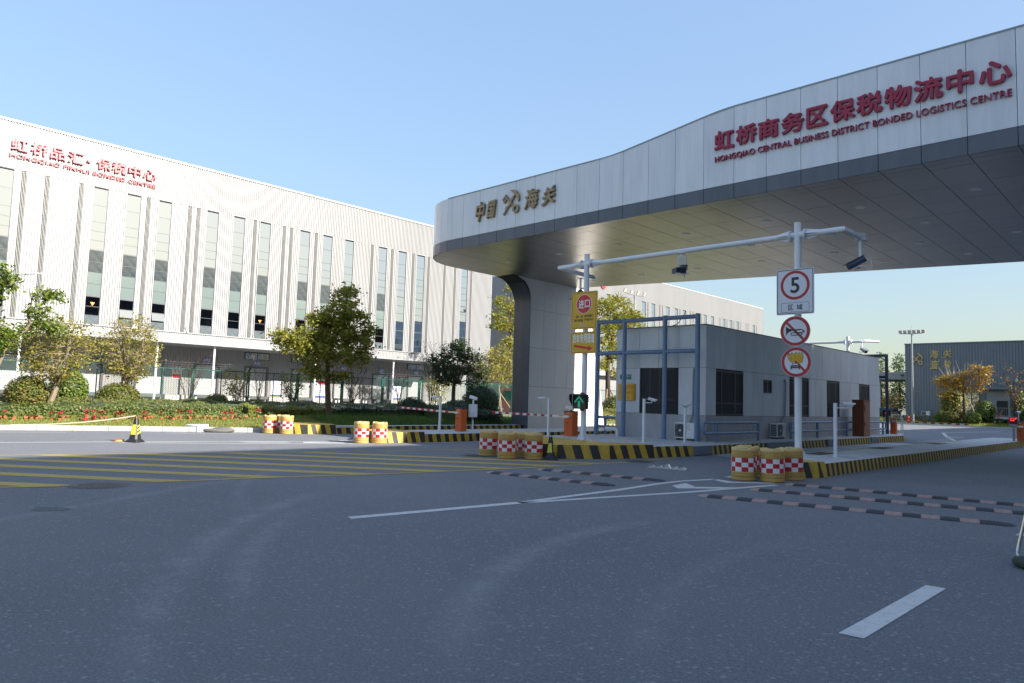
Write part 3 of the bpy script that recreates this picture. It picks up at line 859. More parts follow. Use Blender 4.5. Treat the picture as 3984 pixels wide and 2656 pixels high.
# lower dock wall
DOCKS = [27.2 + 4.75 * k for k in range(-9, 6)]
m = MB(); cur = -45.0
for d in DOCKS:
    a, b = d - 1.15, d + 1.2
    ribbed(m, -64.0, cur, a, 1.2, 5.4, 0.22, 0.035); ribbed(m, -64.0, a, b, 4.0, 5.4, 0.22, 0.035); cur = b
ribbed(m, -64.0, cur, 58.75, 1.2, 5.4, 0.22, 0.035)
m.build('dock_wall', CLAD_GREY, WA)
m = MB(); m.box(-110, -64.25, -44.9, 58.7, 0, 5.36); m.build('lower_body', CLAD_GREY, WA)
m = MB(); m.box(-64.2, -63.75, -45, 58.75, 0, 1.18); m.build('dock_plinth', mat('dock_concrete', (0.36, 0.36, 0.35), 0.85, 0, 0.12, 1.5, 0.2), WA)
NUM = {-2: 'A01', -1: 'A02', 0: 'A03', 1: 'A04', 2: 'A05', 3: 'A06', 4: 'A07', 5: 'A08'}
_sl = MB()
for i in range(18): _sl.box(-0.02, 0.012, -1.02, 1.02, 0.145 * i + 0.008, 0.145 * i + 0.145)
slat_mesh = None
for k in range(-9, 6):
    d = DOCKS[k + 9]
    openb = (k == 5)
    m = MB(); m.box(-64.15, -63.9, d - 1.15, d - 1.02, 1.2, 4.0); m.box(-64.15, -63.9, d + 1.02, d + 1.2, 1.2, 4.0); m.box(-64.15, -63.9, d - 1.02, d + 1.02, 3.82, 4.0)
    fr = m.build('dock_door', FRAME_G, WA)
    m = MB()
    z = 1.24
    while z < 3.80:
        m.box(-64.1, -64.06, d - 1.02, d + 1.02, z, min(z + 0.14, 3.82)); z += 0.148
    m.box(-64.14, -64.11, d - 1.02, d + 1.02, 1.2, 3.82)
    m.build('roller_shutter', ROLLER, fr, o0)
    m = MB(); m.box(-63.76, -63.3, d - 0.95, d + 0.95, 0.95, 1.2); m.build('dock_leveller', mat('leveller', (0.09, 0.10, 0.10), 0.7, 0, .2), fr, o0)
    for s in (-1, 1):
        m = MB(); m.box(-63.75, -63.6, d + s * 1.12 - 0.12, d + s * 1.12 + 0.12, 0.8, 1.2); m.build('rubber_bumper', BLACK_PL, fr, o0)
        m = MB(); m.cyl((-62.3, d + s * 1.45), 0.09, 0, 1.05, 10); m.cyl((-62.3, d + s * 1.45 + 0.35 * s), 0.09, 0, 1.05, 10)
        if k > -4:
            tag(m.build('dock_bollard', WHITE_STEEL, None), 'pair of white bollards %s of loading dock %s' % ('left' if s < 0 else 'right', NUM.get(k, 'left of A01')), 'bollards', 'white bollards in front of the loading docks')
    if k in NUM:
        m = MB(); m.box(-63.99, -63.95, d - 0.33, d + 0.33, 4.10, 4.52); pl = m.build('dock_number_plate', BLUE_PL, WA)
        m = MB(); fit_text(m, NUM[k], (-63.947, d - 0.27, 4.17), (0, 1, 0), (0, 0, 1), (1, 0, 0), 0.54, 0.28, 0.02)
        for a, b, c, e in ((-.31, .31, 4.115, 4.13), (-.31, .31, 4.49, 4.505), (-.31, -.295, 4.115, 4.505), (.295, .31, 4.115, 4.505)):
            m.box(-63.95, -63.946, d + a, d + b, c, e)
        m.build('dock_number', WHITE_TAPE, pl, o0)
    if k in (-3, 1, 2, 5):
        m = MB(); m.box(-63.98, -63.93, d - 1.25, d + 1.25, 4.62, 5.28); up = m.build('transom_window', FRAME_G, WA)
        for s in (-1, 1):
            m = MB(); m.box(-63.93, -63.92, d + s * 0.6 - 0.56, d + s * 0.6 + 0.56, 4.67, 5.23); m.build('pane', GLASS_N, up, o0)
    if k in (0, 3):
        m = MB(); m.box(-63.99, -63.96, d - 2.9, d - 2.1, 2.55, 3.55, 0); m.box(-63.96, -63.955, d - 2.85, d - 2.15, 2.6, 2.95, 1)
        fit_text(m, '禁止', (-63.952, d - 2.8, 3.05), (0, 1, 0), (0, 0, 1), (1, 0, 0), 0.6, 0.35, 0.0, 0, 1)
        m.build('notice_board', [SIGN_W, SIGN_R2], WA)
    if k in (1, 2, 4):
        m = MB(); m.box(-63.99, -63.96, d + 1.55, d + 2.75, 1.3, 2.85, 0); m.box(-63.96, -63.955, d + 1.55, d + 2.75, 2.76, 2.85, 1); m.box(-63.96, -63.955, d + 1.55, d + 2.75, 1.3, 1.42, 1)
        for i in range(6): m.box(-63.96, -63.956, d + 1.7, d + 2.2 + 0.07 * (i % 3), 1.6 + 0.17 * i, 1.64 + 0.17 * i, 1)
        m.build('information_poster', [SIGN_W, BLUE_PL], WA)
        m = MB(); m.box(-63.97, -63.94, d + 1.5, d + 2.9, 0.9, 1.2); m.build('orange_banner', mat('faded_orange_banner', (0.62, 0.30, 0.16), 0.7), WA)
for i, y in enumerate((12.2, 21.4, 26.0, 35.6, 44.6, 51.0)):
    m = MB(); m.cyl((-59.7, y), 0.09, 0, 5.36, 10); m.build('canopy_post', WHITE_STEEL, WA)
for y in (23.4, 32.2): MB().tube([(-59.1, y, 6.25), (-58.9, y - 0.25, 6.65)], 0.07, 6).build('pipe_stub', TRIM, WA)
# red lettering on the warehouse
for ch, ya, yb, za, zb in zip('虹桥品汇·保税中心', (10.74, 11.93, 13.13, 14.26, 15.45, 16.18, 17.24, 18.43, 19.52), (11.75, 12.95, 14.12, 15.30, 15.85, 17.16, 18.28, 19.36, 20.47), [18.17] * 9, [19.05] * 9):
    m = MB()
    if ch == '·':
        m.prism(ell(15.66, 18.62, 0.14, 0.14, 16), YZ(-59.98), 0.04, 0.16)
    else:
        fit_text(m, ch, (-59.94, ya, za), (0, 1, 0), (0, 0, 1), (1, 0, 0), yb - ya, zb - za, 0.022, 0.12)
    m.build('sign_character', RED_SIGN2, WA)
for V, F in split_text('HONGQIAO PINHUI BONDED CENTRE', 0.004, 0.1):
    m = MB(); m.add([(-59.95 + 0.1 * p[2], 10.71 + 9.77 * p[0], 17.56 + 0.36 * p[1]) for p in V], F)
    m.build('sign_letter', RED_SIGN2, WA)
for i in range(1):
    MB().box(-59.985, -59.97, 10.7, 20.5, 17.49, 17.51).build('sign_rail', GREY_STEEL, WA)

# second warehouse beyond
WIN_C = [(80.34, 81.38), (89.26, 90.31), (91.8, 92.83), (95.89, 96.97), (98.44, 99.48), (100.95, 102.05), (105.05, 106.12), (107.56, 108.66), (110.12, 111.2), (114.26, 115.28), (116.8, 117.81), (119.31, 120.32), (125.84, 126.79)]
LOUV_C = [(78.3, 1), (82.0, 1), (84.5, 1), (86.0, 1), (90.78, 0), (94.08, 0), (94.87, 0), (99.98, 0), (103.3, 0), (104.12, 0), (106.8, 0), (113.24, 0), (115.82, 0), (118.37, 0), (120.85, 0), (123.18, 0), (123.96, 0), (127.34, 0)]
WC = warehouse('warehouse', 'second pale ribbed warehouse seen under the canopy behind the gate house', -59.3, 76.0, 130.3, WIN_C, LOUV_C, 20.3, zlow=6.22, body_x=-120)
m = MB(); m.box(-120, -59.6, 76.2, 130.2, 0, 5.36); m.build('lower_body', CLAD_GREY, WC)
m = MB(); m.box(-59.62, -58.6, 76.0, 130.3, 5.3, 6.18); m.build('dock_canopy', CLAD, WC)
m = MB()
n = 240
for k in range(n):           # ribbed end wall facing the first warehouse
    xa = -120 + 60.7 * k / n; p = 60.7 / n
    m.add([(xa, 75.96, 0.0), (xa + p * .5, 75.96, 0.0), (xa + p * .6, 76.0, 0.0), (xa + p * .9, 76.0, 0.0), (xa + p, 75.96, 0.0),
           (xa, 75.96, 20.3), (xa + p * .5, 75.96, 20.3), (xa + p * .6, 76.0, 20.3), (xa + p * .9, 76.0, 20.3), (xa + p, 75.96, 20.3)], [(i, i + 1, i + 6, i + 5) for i in range(4)])
m.build('end_wall', CLAD, WC)
m = MB(); m.box(-72.5, -70.4, 75.86, 75.95, 6.0, 13.5); m.build('end_window', GLASS_N, WC)
for z in (8.2, 11.2): MB().box(-72.5, -70.4, 75.82, 75.87, z, z + 0.12).build('end_window_bar', FRAME_G, WC)
m = MB(); m.prism(ell(79.6, 17.9, 0.55, 0.55, 24), YZ(-59.28), 0.0, 0.14); m.build('round_red_sign', RED_SIGN2, WC)
# warehouse on the right hand side, out of frame: its shadow covers the forecourt and its image shows in the glass
WR = thing('warehouse', 'grey warehouse to the right of the forecourt, seen as reflection in the window strips', 'warehouse', (18.2, -60, 0))
m = MB(); m.box(18.3, 60, -60, 128, 0, 20.35); m.box(18.3, 60, 42, 72, 20.35, 22.9); m.build('body', mat('right_cladding', (0.46, 0.475, 0.49), 0.5, 0, 0.1, 0.3), WR)  # unseen raised roof block added to keep the gate house side in shade
m = MB()
for k in range(40):
    y = -58 + 4.6 * k
    for z0, z1 in ((2.0, 4.2), (7.5, 9.4), (12.5, 14.4)):
        m.box(18.12, 18.3, y, y + 2.6, z0, z1, 0)
    m.box(18.1, 18.3, y + 3.4, y + 3.7, 6, 17, 1)
m.build('window_bands', [GLASS_N, LOUVRE], WR)
# ================================================================== GATE CANOPY
GC = thing('gate_canopy', 'huge white canopy with rounded corner, bronze soffit and red lettering spanning the lanes', 'gate canopy', (-12, 27, 0))
GCo = (-12, 27, 0)
ZS = 8.0; ZB = 8.46
XR = 2.4
JX = [-23.56 + 1.0335 * k for k in range(26)]           # panel joints along the front
def back_y(x): return 31.28 + 0.2353 * (x + 25.1)
CORNER = [(-23.56, 20.18), (-24.1, 20.26), (-24.62, 20.43), (-25.06, 20.68), (-25.45, 21.03), (-25.78, 21.45), (-26.03, 21.95), (-26.18, 22.5), (-26.22, 23.2)]
OUT = [(JX[-1], 20.18)] + CORNER + [(-26.22, back_y(-26.22)), (JX[-1], back_y(JX[-1]))]
def top_z(x):
    return 10.34 + 0.57 * smooth((x + 15.4) / 5.6) if x < -9.8 else 10.91
def top_zz(x):
    t = (x + 15.25) / 5.3
    if t <= 0: return 10.34
    if t >= 1: return 10.912
    e = 0.2
    if t < e: f = t * t / (2 * e)
    elif t > 1 - e: f = (1 - e) - (1 - t) ** 2 / (2 * e)
    else: f = t - e / 2
    return 10.34 + 0.572 * f / (1 - e)
# closed dark core so no light leaks through the joints
m = MB(); n = len(OUT)
inn = []
for i, (x, y) in enumerate(OUT):
    a = Vector(OUT[i - 1]); b = Vector(OUT[(i + 1) % n]); p = Vector((x, y))
    d = ((p - a).normalized() + (b - p).normalized()); d.normalize()
    nr = Vector((-d.y, d.x)); c = Vector((-11, 27)) - p
    if nr.dot(c) < 0: nr = -nr
    inn.append(tuple(p + nr * 0.06))
m.add([(x, y, ZS + 0.05) for x, y in inn] + [(x, y, 10.26) for x, y in inn], [tuple(range(n)), tuple(range(2 * n - 1, n - 1, -1))] + [(k, (k + 1) % n, n + (k + 1) % n, n + k) for k in range(n)])
m.build('core', JOINT, GC)
g = 0.007
for i in range(len(JX) - 1):
    xa, xb = JX[i] + g, JX[i + 1] - g
    N = 6 if -16 < xa < -9.5 else 1
    tops = [(xb - (xb - xa) * k / N, top_zz(xb - (xb - xa) * k / N)) for k in range(N + 1)]
    m = MB(); m.prism([(xa, ZB + 0.006), (xb, ZB + 0.006)] + tops, XZ(20.18), -0.05, 0.0)
    m.build('fascia_panel', PANEL_W, GC)
    m = MB(); m.box(xa + 0.001, xb - 0.001, 20.185, 20.24, ZS, ZB - 0.006); m.build('lower_fascia_panel', PANEL_D, GC)
    m = MB(); m.prism([(xa - g, top_zz(xa - g) - 0.02), (xb + g, top_zz(xb + g) - 0.02), (xb + g, top_zz(xb + g) + 0.025)] + [(xb - (xb - xa) * k / N, top_zz(xb - (xb - xa) * k / N) + 0.025) for k in range(1, N)] + [(xa - g, top_zz(xa - g) + 0.025)], XZ(20.165), -0.3, 0.0)
    m.build('parapet_cap', GREY_STEEL, GC)
    # parapet behind the bump and roof behind it
m = MB()
bx = [-16.5 + 0.3 * k for k in range(64)]
m.prism([(-16.5, 10.2)] + [(bx[-1], 10.2)] + [(x, top_zz(x) - 0.03) for x in bx[::-1]], XZ(20.24), -0.12, 0.0)
m.build('parapet_back', GREY_STEEL, GC)
# rounded corner and left end
def wall_strip(mb, pts, z0, z1, th=0.05):
    n = len(pts); vs = []
    for i, p in enumerate(pts):
        a = Vector(pts[max(i - 1, 0)]); b = Vector(pts[min(i + 1, n - 1)]); d = (b - a).normalized(); nr = Vector((d.y, -d.x))
        if nr.dot(Vector((-11, 27)) - Vector(p)) < 0: nr = -nr
        q = Vector(p) + nr * th
        vs += [(p[0], p[1], z0), (p[0], p[1], z1), (q.x, q.y, z0), (q.x, q.y, z1)]
    fs = []
    for i in range(n - 1):
        k = 4 * i; fs += [(k, k + 4, k + 5, k + 1), (k + 2, k + 3, k + 7, k + 6), (k, k + 2, k + 6, k + 4), (k + 1, k + 5, k + 7, k + 3)]
    mb.add(vs, fs)
def arc_pts(a, b):
    L = []
    for i in range(a, b):
        p0, p1 = Vector(CORNER[i]), Vector(CORNER[i + 1])
        for k in range(4): L.append(tuple(p0.lerp(p1, k / 4)))
    L.append(CORNER[b]); return L
for a, b in ((0, 2), (2, 5), (5, 8)):
    pts = arc_pts(a, b)
    m = MB(); wall_strip(m, pts, ZB + 0.006, 10.34); m.build('fascia_corner_panel', PANEL_W, GC, smooth=True)
    m = MB(); wall_strip(m, pts, ZS, ZB - 0.006); m.build('lower_corner_panel', PANEL_D, GC, smooth=True)
for k in range(8):
    ya = 23.2 + 1.02 * k; yb = min(ya + 1.0, back_y(-26.22))
    m = MB(); m.box(-26.22, -26.17, ya, yb, ZB + 0.006, 10.34); m.build('end_panel', PANEL_W, GC)
    m = MB(); m.box(-26.215, -26.17, ya, yb, ZS, ZB - 0.006); m.build('lower_end_panel', PANEL_D, GC)
m = MB(); dxb = JX[-1] + 26.22
m.add([(-26.22, back_y(-26.22), ZS), (JX[-1], back_y(JX[-1]), ZS), (JX[-1], back_y(JX[-1]), 10.3), (-26.22, back_y(-26.22), 10.3)], [(0, 1, 2, 3)])
m.build('rear_fascia', PANEL_W, GC)
# soffit tiles, clipped to the outline
def clip(poly, inside, inter):
    out = []
    for i, p in enumerate(poly):
        q = poly[(i + 1) % len(poly)]
        if inside(p):
            out.append(p)
            if not inside(q): out.append(inter(p, q))
        elif inside(q): out.append(inter(p, q))
    return out
def clip_out(poly):
    P = list(OUT); area = sum(P[i][0] * P[(i + 1) % len(P)][1] - P[(i + 1) % len(P)][0] * P[i][1] for i in range(len(P)))
    if area < 0: P = P[::-1]
    for i in range(len(P)):
        a = P[i]; b = P[(i + 1) % len(P)]
        f = lambda p: (b[0] - a[0]) * (p[1] - a[1]) - (b[1] - a[1]) * (p[0] - a[0])
        def inter(p, q):
            t = f(p) / (f(p) - f(q)); return (p[0] + (q[0] - p[0]) * t, p[1] + (q[1] - p[1]) * t)
        poly = clip(poly, lambda p: f(p) >= -1e-9, inter)
        if len(poly) < 3: return []
    return poly
ROWS = [20.18, 20.585, 21.0, 22.74, 24.33, 25.9, 27.5, 29.1, 30.7, 32.3, 33.9, 35.5, 37.1, 38.8]
COLS = [-26.22, -25.65, -24.6] + JX
g = 0.008
for i in range(len(COLS) - 1):
    for j in range(len(ROWS) - 1):
        p = clip_out([(COLS[i] + g, ROWS[j] + g), (COLS[i + 1] - g, ROWS[j] + g), (COLS[i + 1] - g, ROWS[j + 1] - g), (COLS[i] + g, ROWS[j + 1] - g)])
        if len(p) < 3: continue
        if COLS[i + 1] < -25.1 and ROWS[j] > 27.4 and ROWS[j + 1] < 33: continue
        m = MB(); dz = rnd.uniform(0, 0.003)
        m.prism(p, XY(), ZS + dz, ZS + 0.03); m.build('soffit_tile', SOFFIT, GC)
lt = None
for i, x in enumerate([-23.0 + 3.1 * k for k in range(9)]):
    for j, y in enumerate((23.5, 26.7, 29.9, 33.0)):
        if y > back_y(x) - 0.6 or x > 1.8: continue
        xx = x + (1.03 if j % 2 else 0)
        if lt is None:
            m = MB(); m.lathe([(0.16, ZS - 0.012), (0.165, ZS + 0.01)], (0, 0), 20, 0); m.add([(0.16 * math.cos(2 * PI * k / 20), 0.16 * math.sin(2 * PI * k / 20), ZS - 0.012) for k in range(20)], [tuple(range(20))])
            lt = m.mesh('downlight', mat('downlight_glass', (0.75, 0.75, 0.72), 0.3))
        o = bpy.data.objects.new('downlight', lt); put(o, GC); o.location = (xx - GCo[0], y - GCo[1], 0)
# pylon: front face curves forward into the soffit
PYLON_B = mat('pylon_bronze', (0.10, 0.10, 0.11), 0.36, 0.3, 0.08)
def pylon(x0, x1, split, flip=False):
    prof = [(27.5, 0.0)] + [(27.5, z) for z in (2.33, 4.37, 6.3)]
    R = 1.45; cy = 27.5 - R; cz = 8.0 - R
    for k in range(1, 11):
        a = k / 10 * PI / 2
        prof.append((cy + R * math.cos(a), cz + R * math.sin(a)))
    xa, xb = (x0, split) if not flip else (split, x1)
    for nm, a, b, mt in (('pylon_front_panel', xa, xb, SOFFIT if False else PYLON_B), ('pylon_edge_panel', split if not flip else x0, x1 if not flip else split, PYLON_D)):
        for s, e in ((0, 1), (1, 2), (2, 3), (3, len(prof) - 1)):
            m = MB(); pr = prof[s:e + 1]; q = 0.004
            vs = []
            for (y, z) in pr: vs += [(a + q, y, z), (b - q, y, z)]
            k = len(pr)
            vs[0] = (vs[0][0], vs[0][1], vs[0][2] + q); vs[1] = (vs[1][0], vs[1][1], vs[1][2] + q)
            m.add(vs, [(2 * i, 2 * i + 1, 2 * i + 3, 2 * i + 2) for i in range(k - 1)])
            m.build(nm, mt, GC, smooth=True)
    # core
    m = MB(); m.prism([(27.53, 0)] + [(y + 0.03, z - 0.02 * (z > 6.4)) for y, z in prof[3:]] + [(32.0, 8.05), (32.0, 8.0), (34.15, 0)], YZ(x0 + 0.03), 0, x1 - x0 - 0.06)
    m.build('pylon_core', JOINT, GC)
    # pale side panels, two mm gaps, curved front edge and sloping back edge
    xf, s = (x1, 1) if not flip else (x0, -1)
    ycol = [27.5 + 1.03 * k for k in range(8)]
    zrow = [0.0, 2.33, 4.37, 6.38, 8.0]
    def yb(z): return 34.15 - 0.245 * z
    for j in range(4):
        za, zb = zrow[j] + 0.006, zrow[j + 1] - 0.006
        cols = [-99] + ycol[1:]
        for i in range(len(cols)):
            lo = cols[i] + 0.006 if i else None
            hi = (cols[i + 1] - 0.006) if i + 1 < len(cols) else 99
            L = []; Rr = []
            zs = [za + (zb - za) * k / 8 for k in range(9)] if j == 3 else [za, zb]
            for z in zs:
                if i == 0:
                    y = 27.505
                    if z > 8.0 - 1.15: y = 27.505 - 1.15 + math.sqrt(max(1.15 ** 2 - (z - 6.85) ** 2, 0))
                else: y = lo
                L.append((y, z)); Rr.append((min(hi, yb(z)), z))
            if Rr[0][0] - L[0][0] < 0.02: continue
            if Rr[-1][0] <= L[-1][0] + 0.01:
                Rr[-1] = (L[-1][0] + 0.012, Rr[-1][1])
            m = MB(); m.prism(L[::-1] + Rr, YZ(xf, s), -0.03, 0.0)
            m.build('pylon_side_panel', PYLON_W, GC)
    m = MB()
    xo = x0 if not flip else x1
    m.prism([(27.5, 0), (34.15, 0), (32.19, 8.0), (27.5, 8.0)], YZ(xo, -s), -0.02, 0.0); m.build('pylon_outer_face', PANEL_W, GC)
    m = MB(); m.add([(x0, 34.16, 0), (x1, 34.16, 0), (x1, 32.2, 8.0), (x0, 32.2, 8.0)], [(0, 1, 2, 3)]); m.build('pylon_rear_face', PANEL_W, GC)
pylon(-26.33, -25.14, -25.6)
pylon(1.2, 2.4, 1.66, True)
# lettering on the fascia
RX = [-10.75, -10.03, -9.32, -8.61, -7.87, -7.21, -6.51, -5.80, -5.09, -4.35, -3.645]
RW = [0.655, 0.66, 0.64, 0.67, 0.60, 0.665, 0.665, 0.66, 0.67, 0.60, 0.68]
for ch, x, w in zip('虹桥商务区保税物流中心', RX, RW):
    m = MB(); fit_text(m, ch, (x, 20.165, 9.60), (1, 0, 0), (0, 0, 1), (0, -1, 0), w, 0.60, 0.030, 0.075)
    m.build('sign_character', RED_SIGN, GC)
for V, F in split_text('HONGQIAO CENTRAL BUSINESS DISTRICT BONDED LOGISTICS CENTRE', 0.018, 0.1):
    m = MB(); m.add([(-10.735 + 7.755 * p[0], 20.165 - 0.055 * p[2], 9.195 + 0.212 * p[1]) for p in V], F)
    m.build('sign_letter', RED_SIGN, GC)
def brush(ch, x, z, w, h, depth=0.09, y=20.165, par=GC, mt=GOLD, nrm=-1, name='sign_character'):
    """calligraphic character: bold slanted glyph with uneven stroke ends"""
    m = MB(); fit_text(m, ch, (0, 0, 0), (1, 0, 0), (0, 0, 1), (0, -1, 0), 1, 1, 0.03, 0.1, 0, 0.22)
    vs = []
    for a, b, c in m.v:
        a2 = a + 0.025 * math.sin(6.5 * c + 1.3 * ord(ch)) + 0.01 * math.sin(13 * a)
        c2 = c + 0.03 * math.sin(5.5 * a + ord(ch)) + 0.06 * (a - 0.5)
        vs.append((x + w * a2, y + b / 0.1 * depth, z + h * c2))
    m.v = vs
    return m.build(name, mt, par)
brush('中', -21.68, 8.98, 0.56, 0.84); brush('国', -21.00, 9.03, 0.52, 0.70)
brush('海', -18.90, 9.05, 0.76, 0.78); brush('关', -18.0, 9.06, 0.70, 0.68)
def emblem(cx, cz, s, y, par, mt, depth=0.07):
    """crossed key and winged staff, as flat raised metal shapes"""
    m = MB()
    def bar(a, b, w, d=depth):
        a = Vector(a); b = Vector(b); dd = (b - a).normalized(); nn = Vector((-dd.y, dd.x)) * w / 2
        m.prism([(cx + s * p.x, cz + s * p.y) for p in (a - nn, b - nn, b + nn, a + nn)], XZ(y), 0, d)
    # key: bit top-left, ring bottom-right
    bar((-0.46, 0.42), (0.18, -0.24), 0.11, depth * 0.8)
    bar((-0.52, 0.28), (-0.36, 0.44), 0.09); bar((-0.44, 0.14), (-0.27, 0.32), 0.09); bar((-0.52, 0.28), (-0.60, 0.20), 0.10); bar((-0.44, 0.14), (-0.52, 0.06), 0.10)
    n = 24; ri, ro = 0.11, 0.22
    for k in range(n):
        a0, a1 = 2 * PI * k / n, 2 * PI * (k + 1) / n
        q = [(0.32 + r * math.cos(a), -0.36 + r * math.sin(a)) for r, a in ((ri, a0), (ro, a0), (ro, a1), (ri, a1))]
        m.prism([(cx + s * p[0], cz + s * p[1]) for p in q], XZ(y), 0, depth)
    # staff from bottom-left to top-right with a coiled band
    bar((-0.52, -0.56), (0.30, 0.42), 0.075, depth * 1.05)
    pts = []
    for k in range(25):
        t = k / 24; a = Vector((-0.36, -0.38)).lerp(Vector((0.2, 0.3)), t)
        o = 0.10 * math.sin(t * 3 * PI) * (1 - 0.3 * t); pts.append((a.x - o * 0.7, a.y + o * 0.6))
    for p, q in zip(pts[:-1], pts[1:]): bar(p, q, 0.07)
    # wings
    for sgn in (1, -1):
        W = [(0.26, 0.36), (0.10, 0.52), (-0.10, 0.62), (0.06, 0.63), (0.24, 0.60), (0.36, 0.50)] if sgn > 0 else [(0.26, 0.36), (0.40, 0.20), (0.50, -0.04), (0.56, 0.10), (0.55, 0.28), (0.42, 0.44)]
        m.prism([(cx + s * a, cz + s * b) for a, b in W], XZ(y), 0, depth * 1.1)
    m.prism([(cx + s * a, cz + s * b) for a, b in ell(0.34, 0.46, 0.07, 0.07, 14)], XZ(y), 0, depth * 1.2)
    return m.build('customs_emblem', mt, par)
emblem(-19.62, 9.48, 0.80, 20.165, GC, GOLD)

# ================================================================== GATE HOUSE
GH = thing('gate_house', 'grey panelled single storey gate house on the wide island', 'gate house', (-15.1, 33, 0.3))
GHo = tuple(GH.location)
YF = 24.0; XF = -13.1; XL = -17.13; YB = 43.85; Z0 = 0.30; Z1 = 1.235; Z2 = 3.01; Z3 = 4.60
m = MB(); m.box(XL + 0.05, XF - 0.05, YF + 0.05, YB, Z0, Z3 - 0.04); m.build('core', JOINT, GH)
m = MB(); m.box(XL - 0.0, XF + 0.0, YF - 0.0, YB + 0.02, Z0, Z1 - 0.006); m.build('plinth', GH_PLINTH, GH)
def fpanel(xa, xb, za, zb): m = MB(); m.box(xa + 0.006, xb - 0.006, YF, YF + 0.06, za + 0.006, zb - 0.006); m.build('wall_panel', GH_PANEL, GH)
def spanel(ya, yb, za, zb, name='wall_panel'): m = MB(); m.box(XF - 0.06, XF, ya + 0.006, yb - 0.006, za + 0.006, zb - 0.006); m.build(name, GH_PANEL, GH)
fx = [XL, -16.03, -15.14, -14.25, XF]
for a, b in zip(fx[:-1], fx[1:]): fpanel(a, b, Z2, Z3)
fpanel(XL, -15.99, Z1, Z2); fpanel(-14.25, XF, Z1, Z2)
sy = [24.06] + [24.76 + 0.8165 * k for k in range(24)]
sy[-1] = YB
for a, b in zip(sy[:-1], sy[1:]): spanel(a, b, Z2, Z3)
WS = [(24.76, 27.05, Z1 + .02, 2.96), (31.46, 33.70, Z1 + .02, 2.96), (35.9, 37.62, Z1 + .02, 2.96), (40.5, 42.22, Z1 + .02, 2.96)]
SW = (28.86, 29.73, 2.20, 2.76)
segs = [(24.06, 24.76), (27.05, 31.46), (33.70, 35.9), (37.62, 40.5), (42.22, YB)]
for a, b in segs:
    n = max(1, round((b - a) / 0.82))
    for k in range(n):
        ya, yb = a + (b - a) * k / n, a + (b - a) * (k + 1) / n
        if ya < 29.3 < yb:
            spanel(ya, yb, Z1, SW[2]); spanel(ya, yb, SW[3], Z2)
        else: spanel(ya, yb, Z1, Z2)
m = MB(); m.box(XL + 0.02, XF + 0.012, YF - 0.012, YB + 0.02, Z3, Z3 + 0.035); m.build('roof_coping', mat('coping', (0.2, 0.2, 0.2), 0.5), GH)
m = MB(); m.box(XL, XL + 0.05, YF + 0.06, YB, Z1, Z3); m.build('rear_wall', GH_PANEL, GH)
def win_front(xa, xb, za, zb):
    m = MB(); y0, y1 = YF + 0.035, YF + 0.11; f = 0.055
    m.box(xa, xb, y0, y1, za, za + f); m.box(xa, xb, y0, y1, zb - f, zb); m.box(xa, xa + f, y0, y1, za + f, zb - f); m.box(xb - f, xb, y0, y1, za + f, zb - f)
    mid = (xa + xb) / 2 + 0.03; tr = za + (zb - za) * 0.31
    m.box(mid - 0.035, mid + 0.035, y0, y1, za + f, zb - f); m.box(xa + f, mid - .035, y0, y1, tr - .05, tr + .05); m.box(mid + .035, xb - f, y0, y1, tr - .05, tr + .05)
    q1 = (xa + mid) / 2; q2 = (mid + xb) / 2
    m.box(q1 - 0.05, q1 + 0.03, y0 + .01, y1, za + f, zb - f); 
    w = m.build('window', FRAME_B, GH)
    for a, b in ((xa + f, q1 - .05), (q1 + .03, mid - .035), (mid + .035, xb - f)):
        for c, d in ((za + f, tr - .05), (tr + .05, zb - f)):
            g = MB(); g.box(a, b, YF + 0.07, YF + 0.078, c, d); g.build('pane', GLASS_N, w, GHo)
    return w
wf = win_front(-15.99, -14.25, Z1 + 0.01, 2.99)
for x0 in (-15.86, -15.62, -15.24):
    g = MB(); g.box(x0, x0 + 0.24, YF + 0.062, YF + 0.068, 2.46, 2.78); g.build('paper_notice', mat('paper', (0.40, 0.44, 0.40), 0.8), wf, GHo)
def win_side(ya, yb, za, zb, three=True):
    m = MB(); x1, x0 = XF - 0.035, XF - 0.12; f = 0.06
    m.box(x0, x1, ya, yb, za, za + f); m.box(x0, x1, ya, yb, zb - f, zb); m.box(x0, x1, ya, ya + f, za + f, zb - f); m.box(x0, x1, yb - f, yb, za + f, zb - f)
    cuts = [ya + f] + [ya + (yb - ya) * t for t in ((0.22, 0.70) if three else (0.5,))] + [yb - f]
    tr = za + (zb - za) * 0.27
    for c in cuts[1:-1]: m.box(x0, x1, c - .045, c + .045, za + f, zb - f)
    w = None
    w = m.build('window', FRAME_B, GH)
    m = MB()
    for a, b in zip(cuts[:-1], cuts[1:]):
        e0 = a if a == cuts[0] else a + .045; e1 = b if b == cuts[-1] else b - .045
        if zb - za > 1: m.box(x0 + .01, x1 - .005, e0, e1, tr - .035, tr + .035)
        for c, d in ((za + f, tr - .035), (tr + .035, zb - f)) if zb - za > 1 else ((za + f, zb - f),):
            g = MB(); g.box(XF - 0.095, XF - 0.087, e0, e1, c, d); g.build('pane', GLASS_N, w, GHo)
        if b - a > 0.6: m.box(x0 + .02, x1 - .02, (a + b) / 2 - .02, (a + b) / 2 + .02, za + f, zb - f)
    if m.v: m.build('glazing_bar', FRAME_B, w, GHo)
    return w
for a, b, c, d in WS: win_side(a, b, c, d)
win_side(SW[0], SW[1], SW[2], SW[3], False)
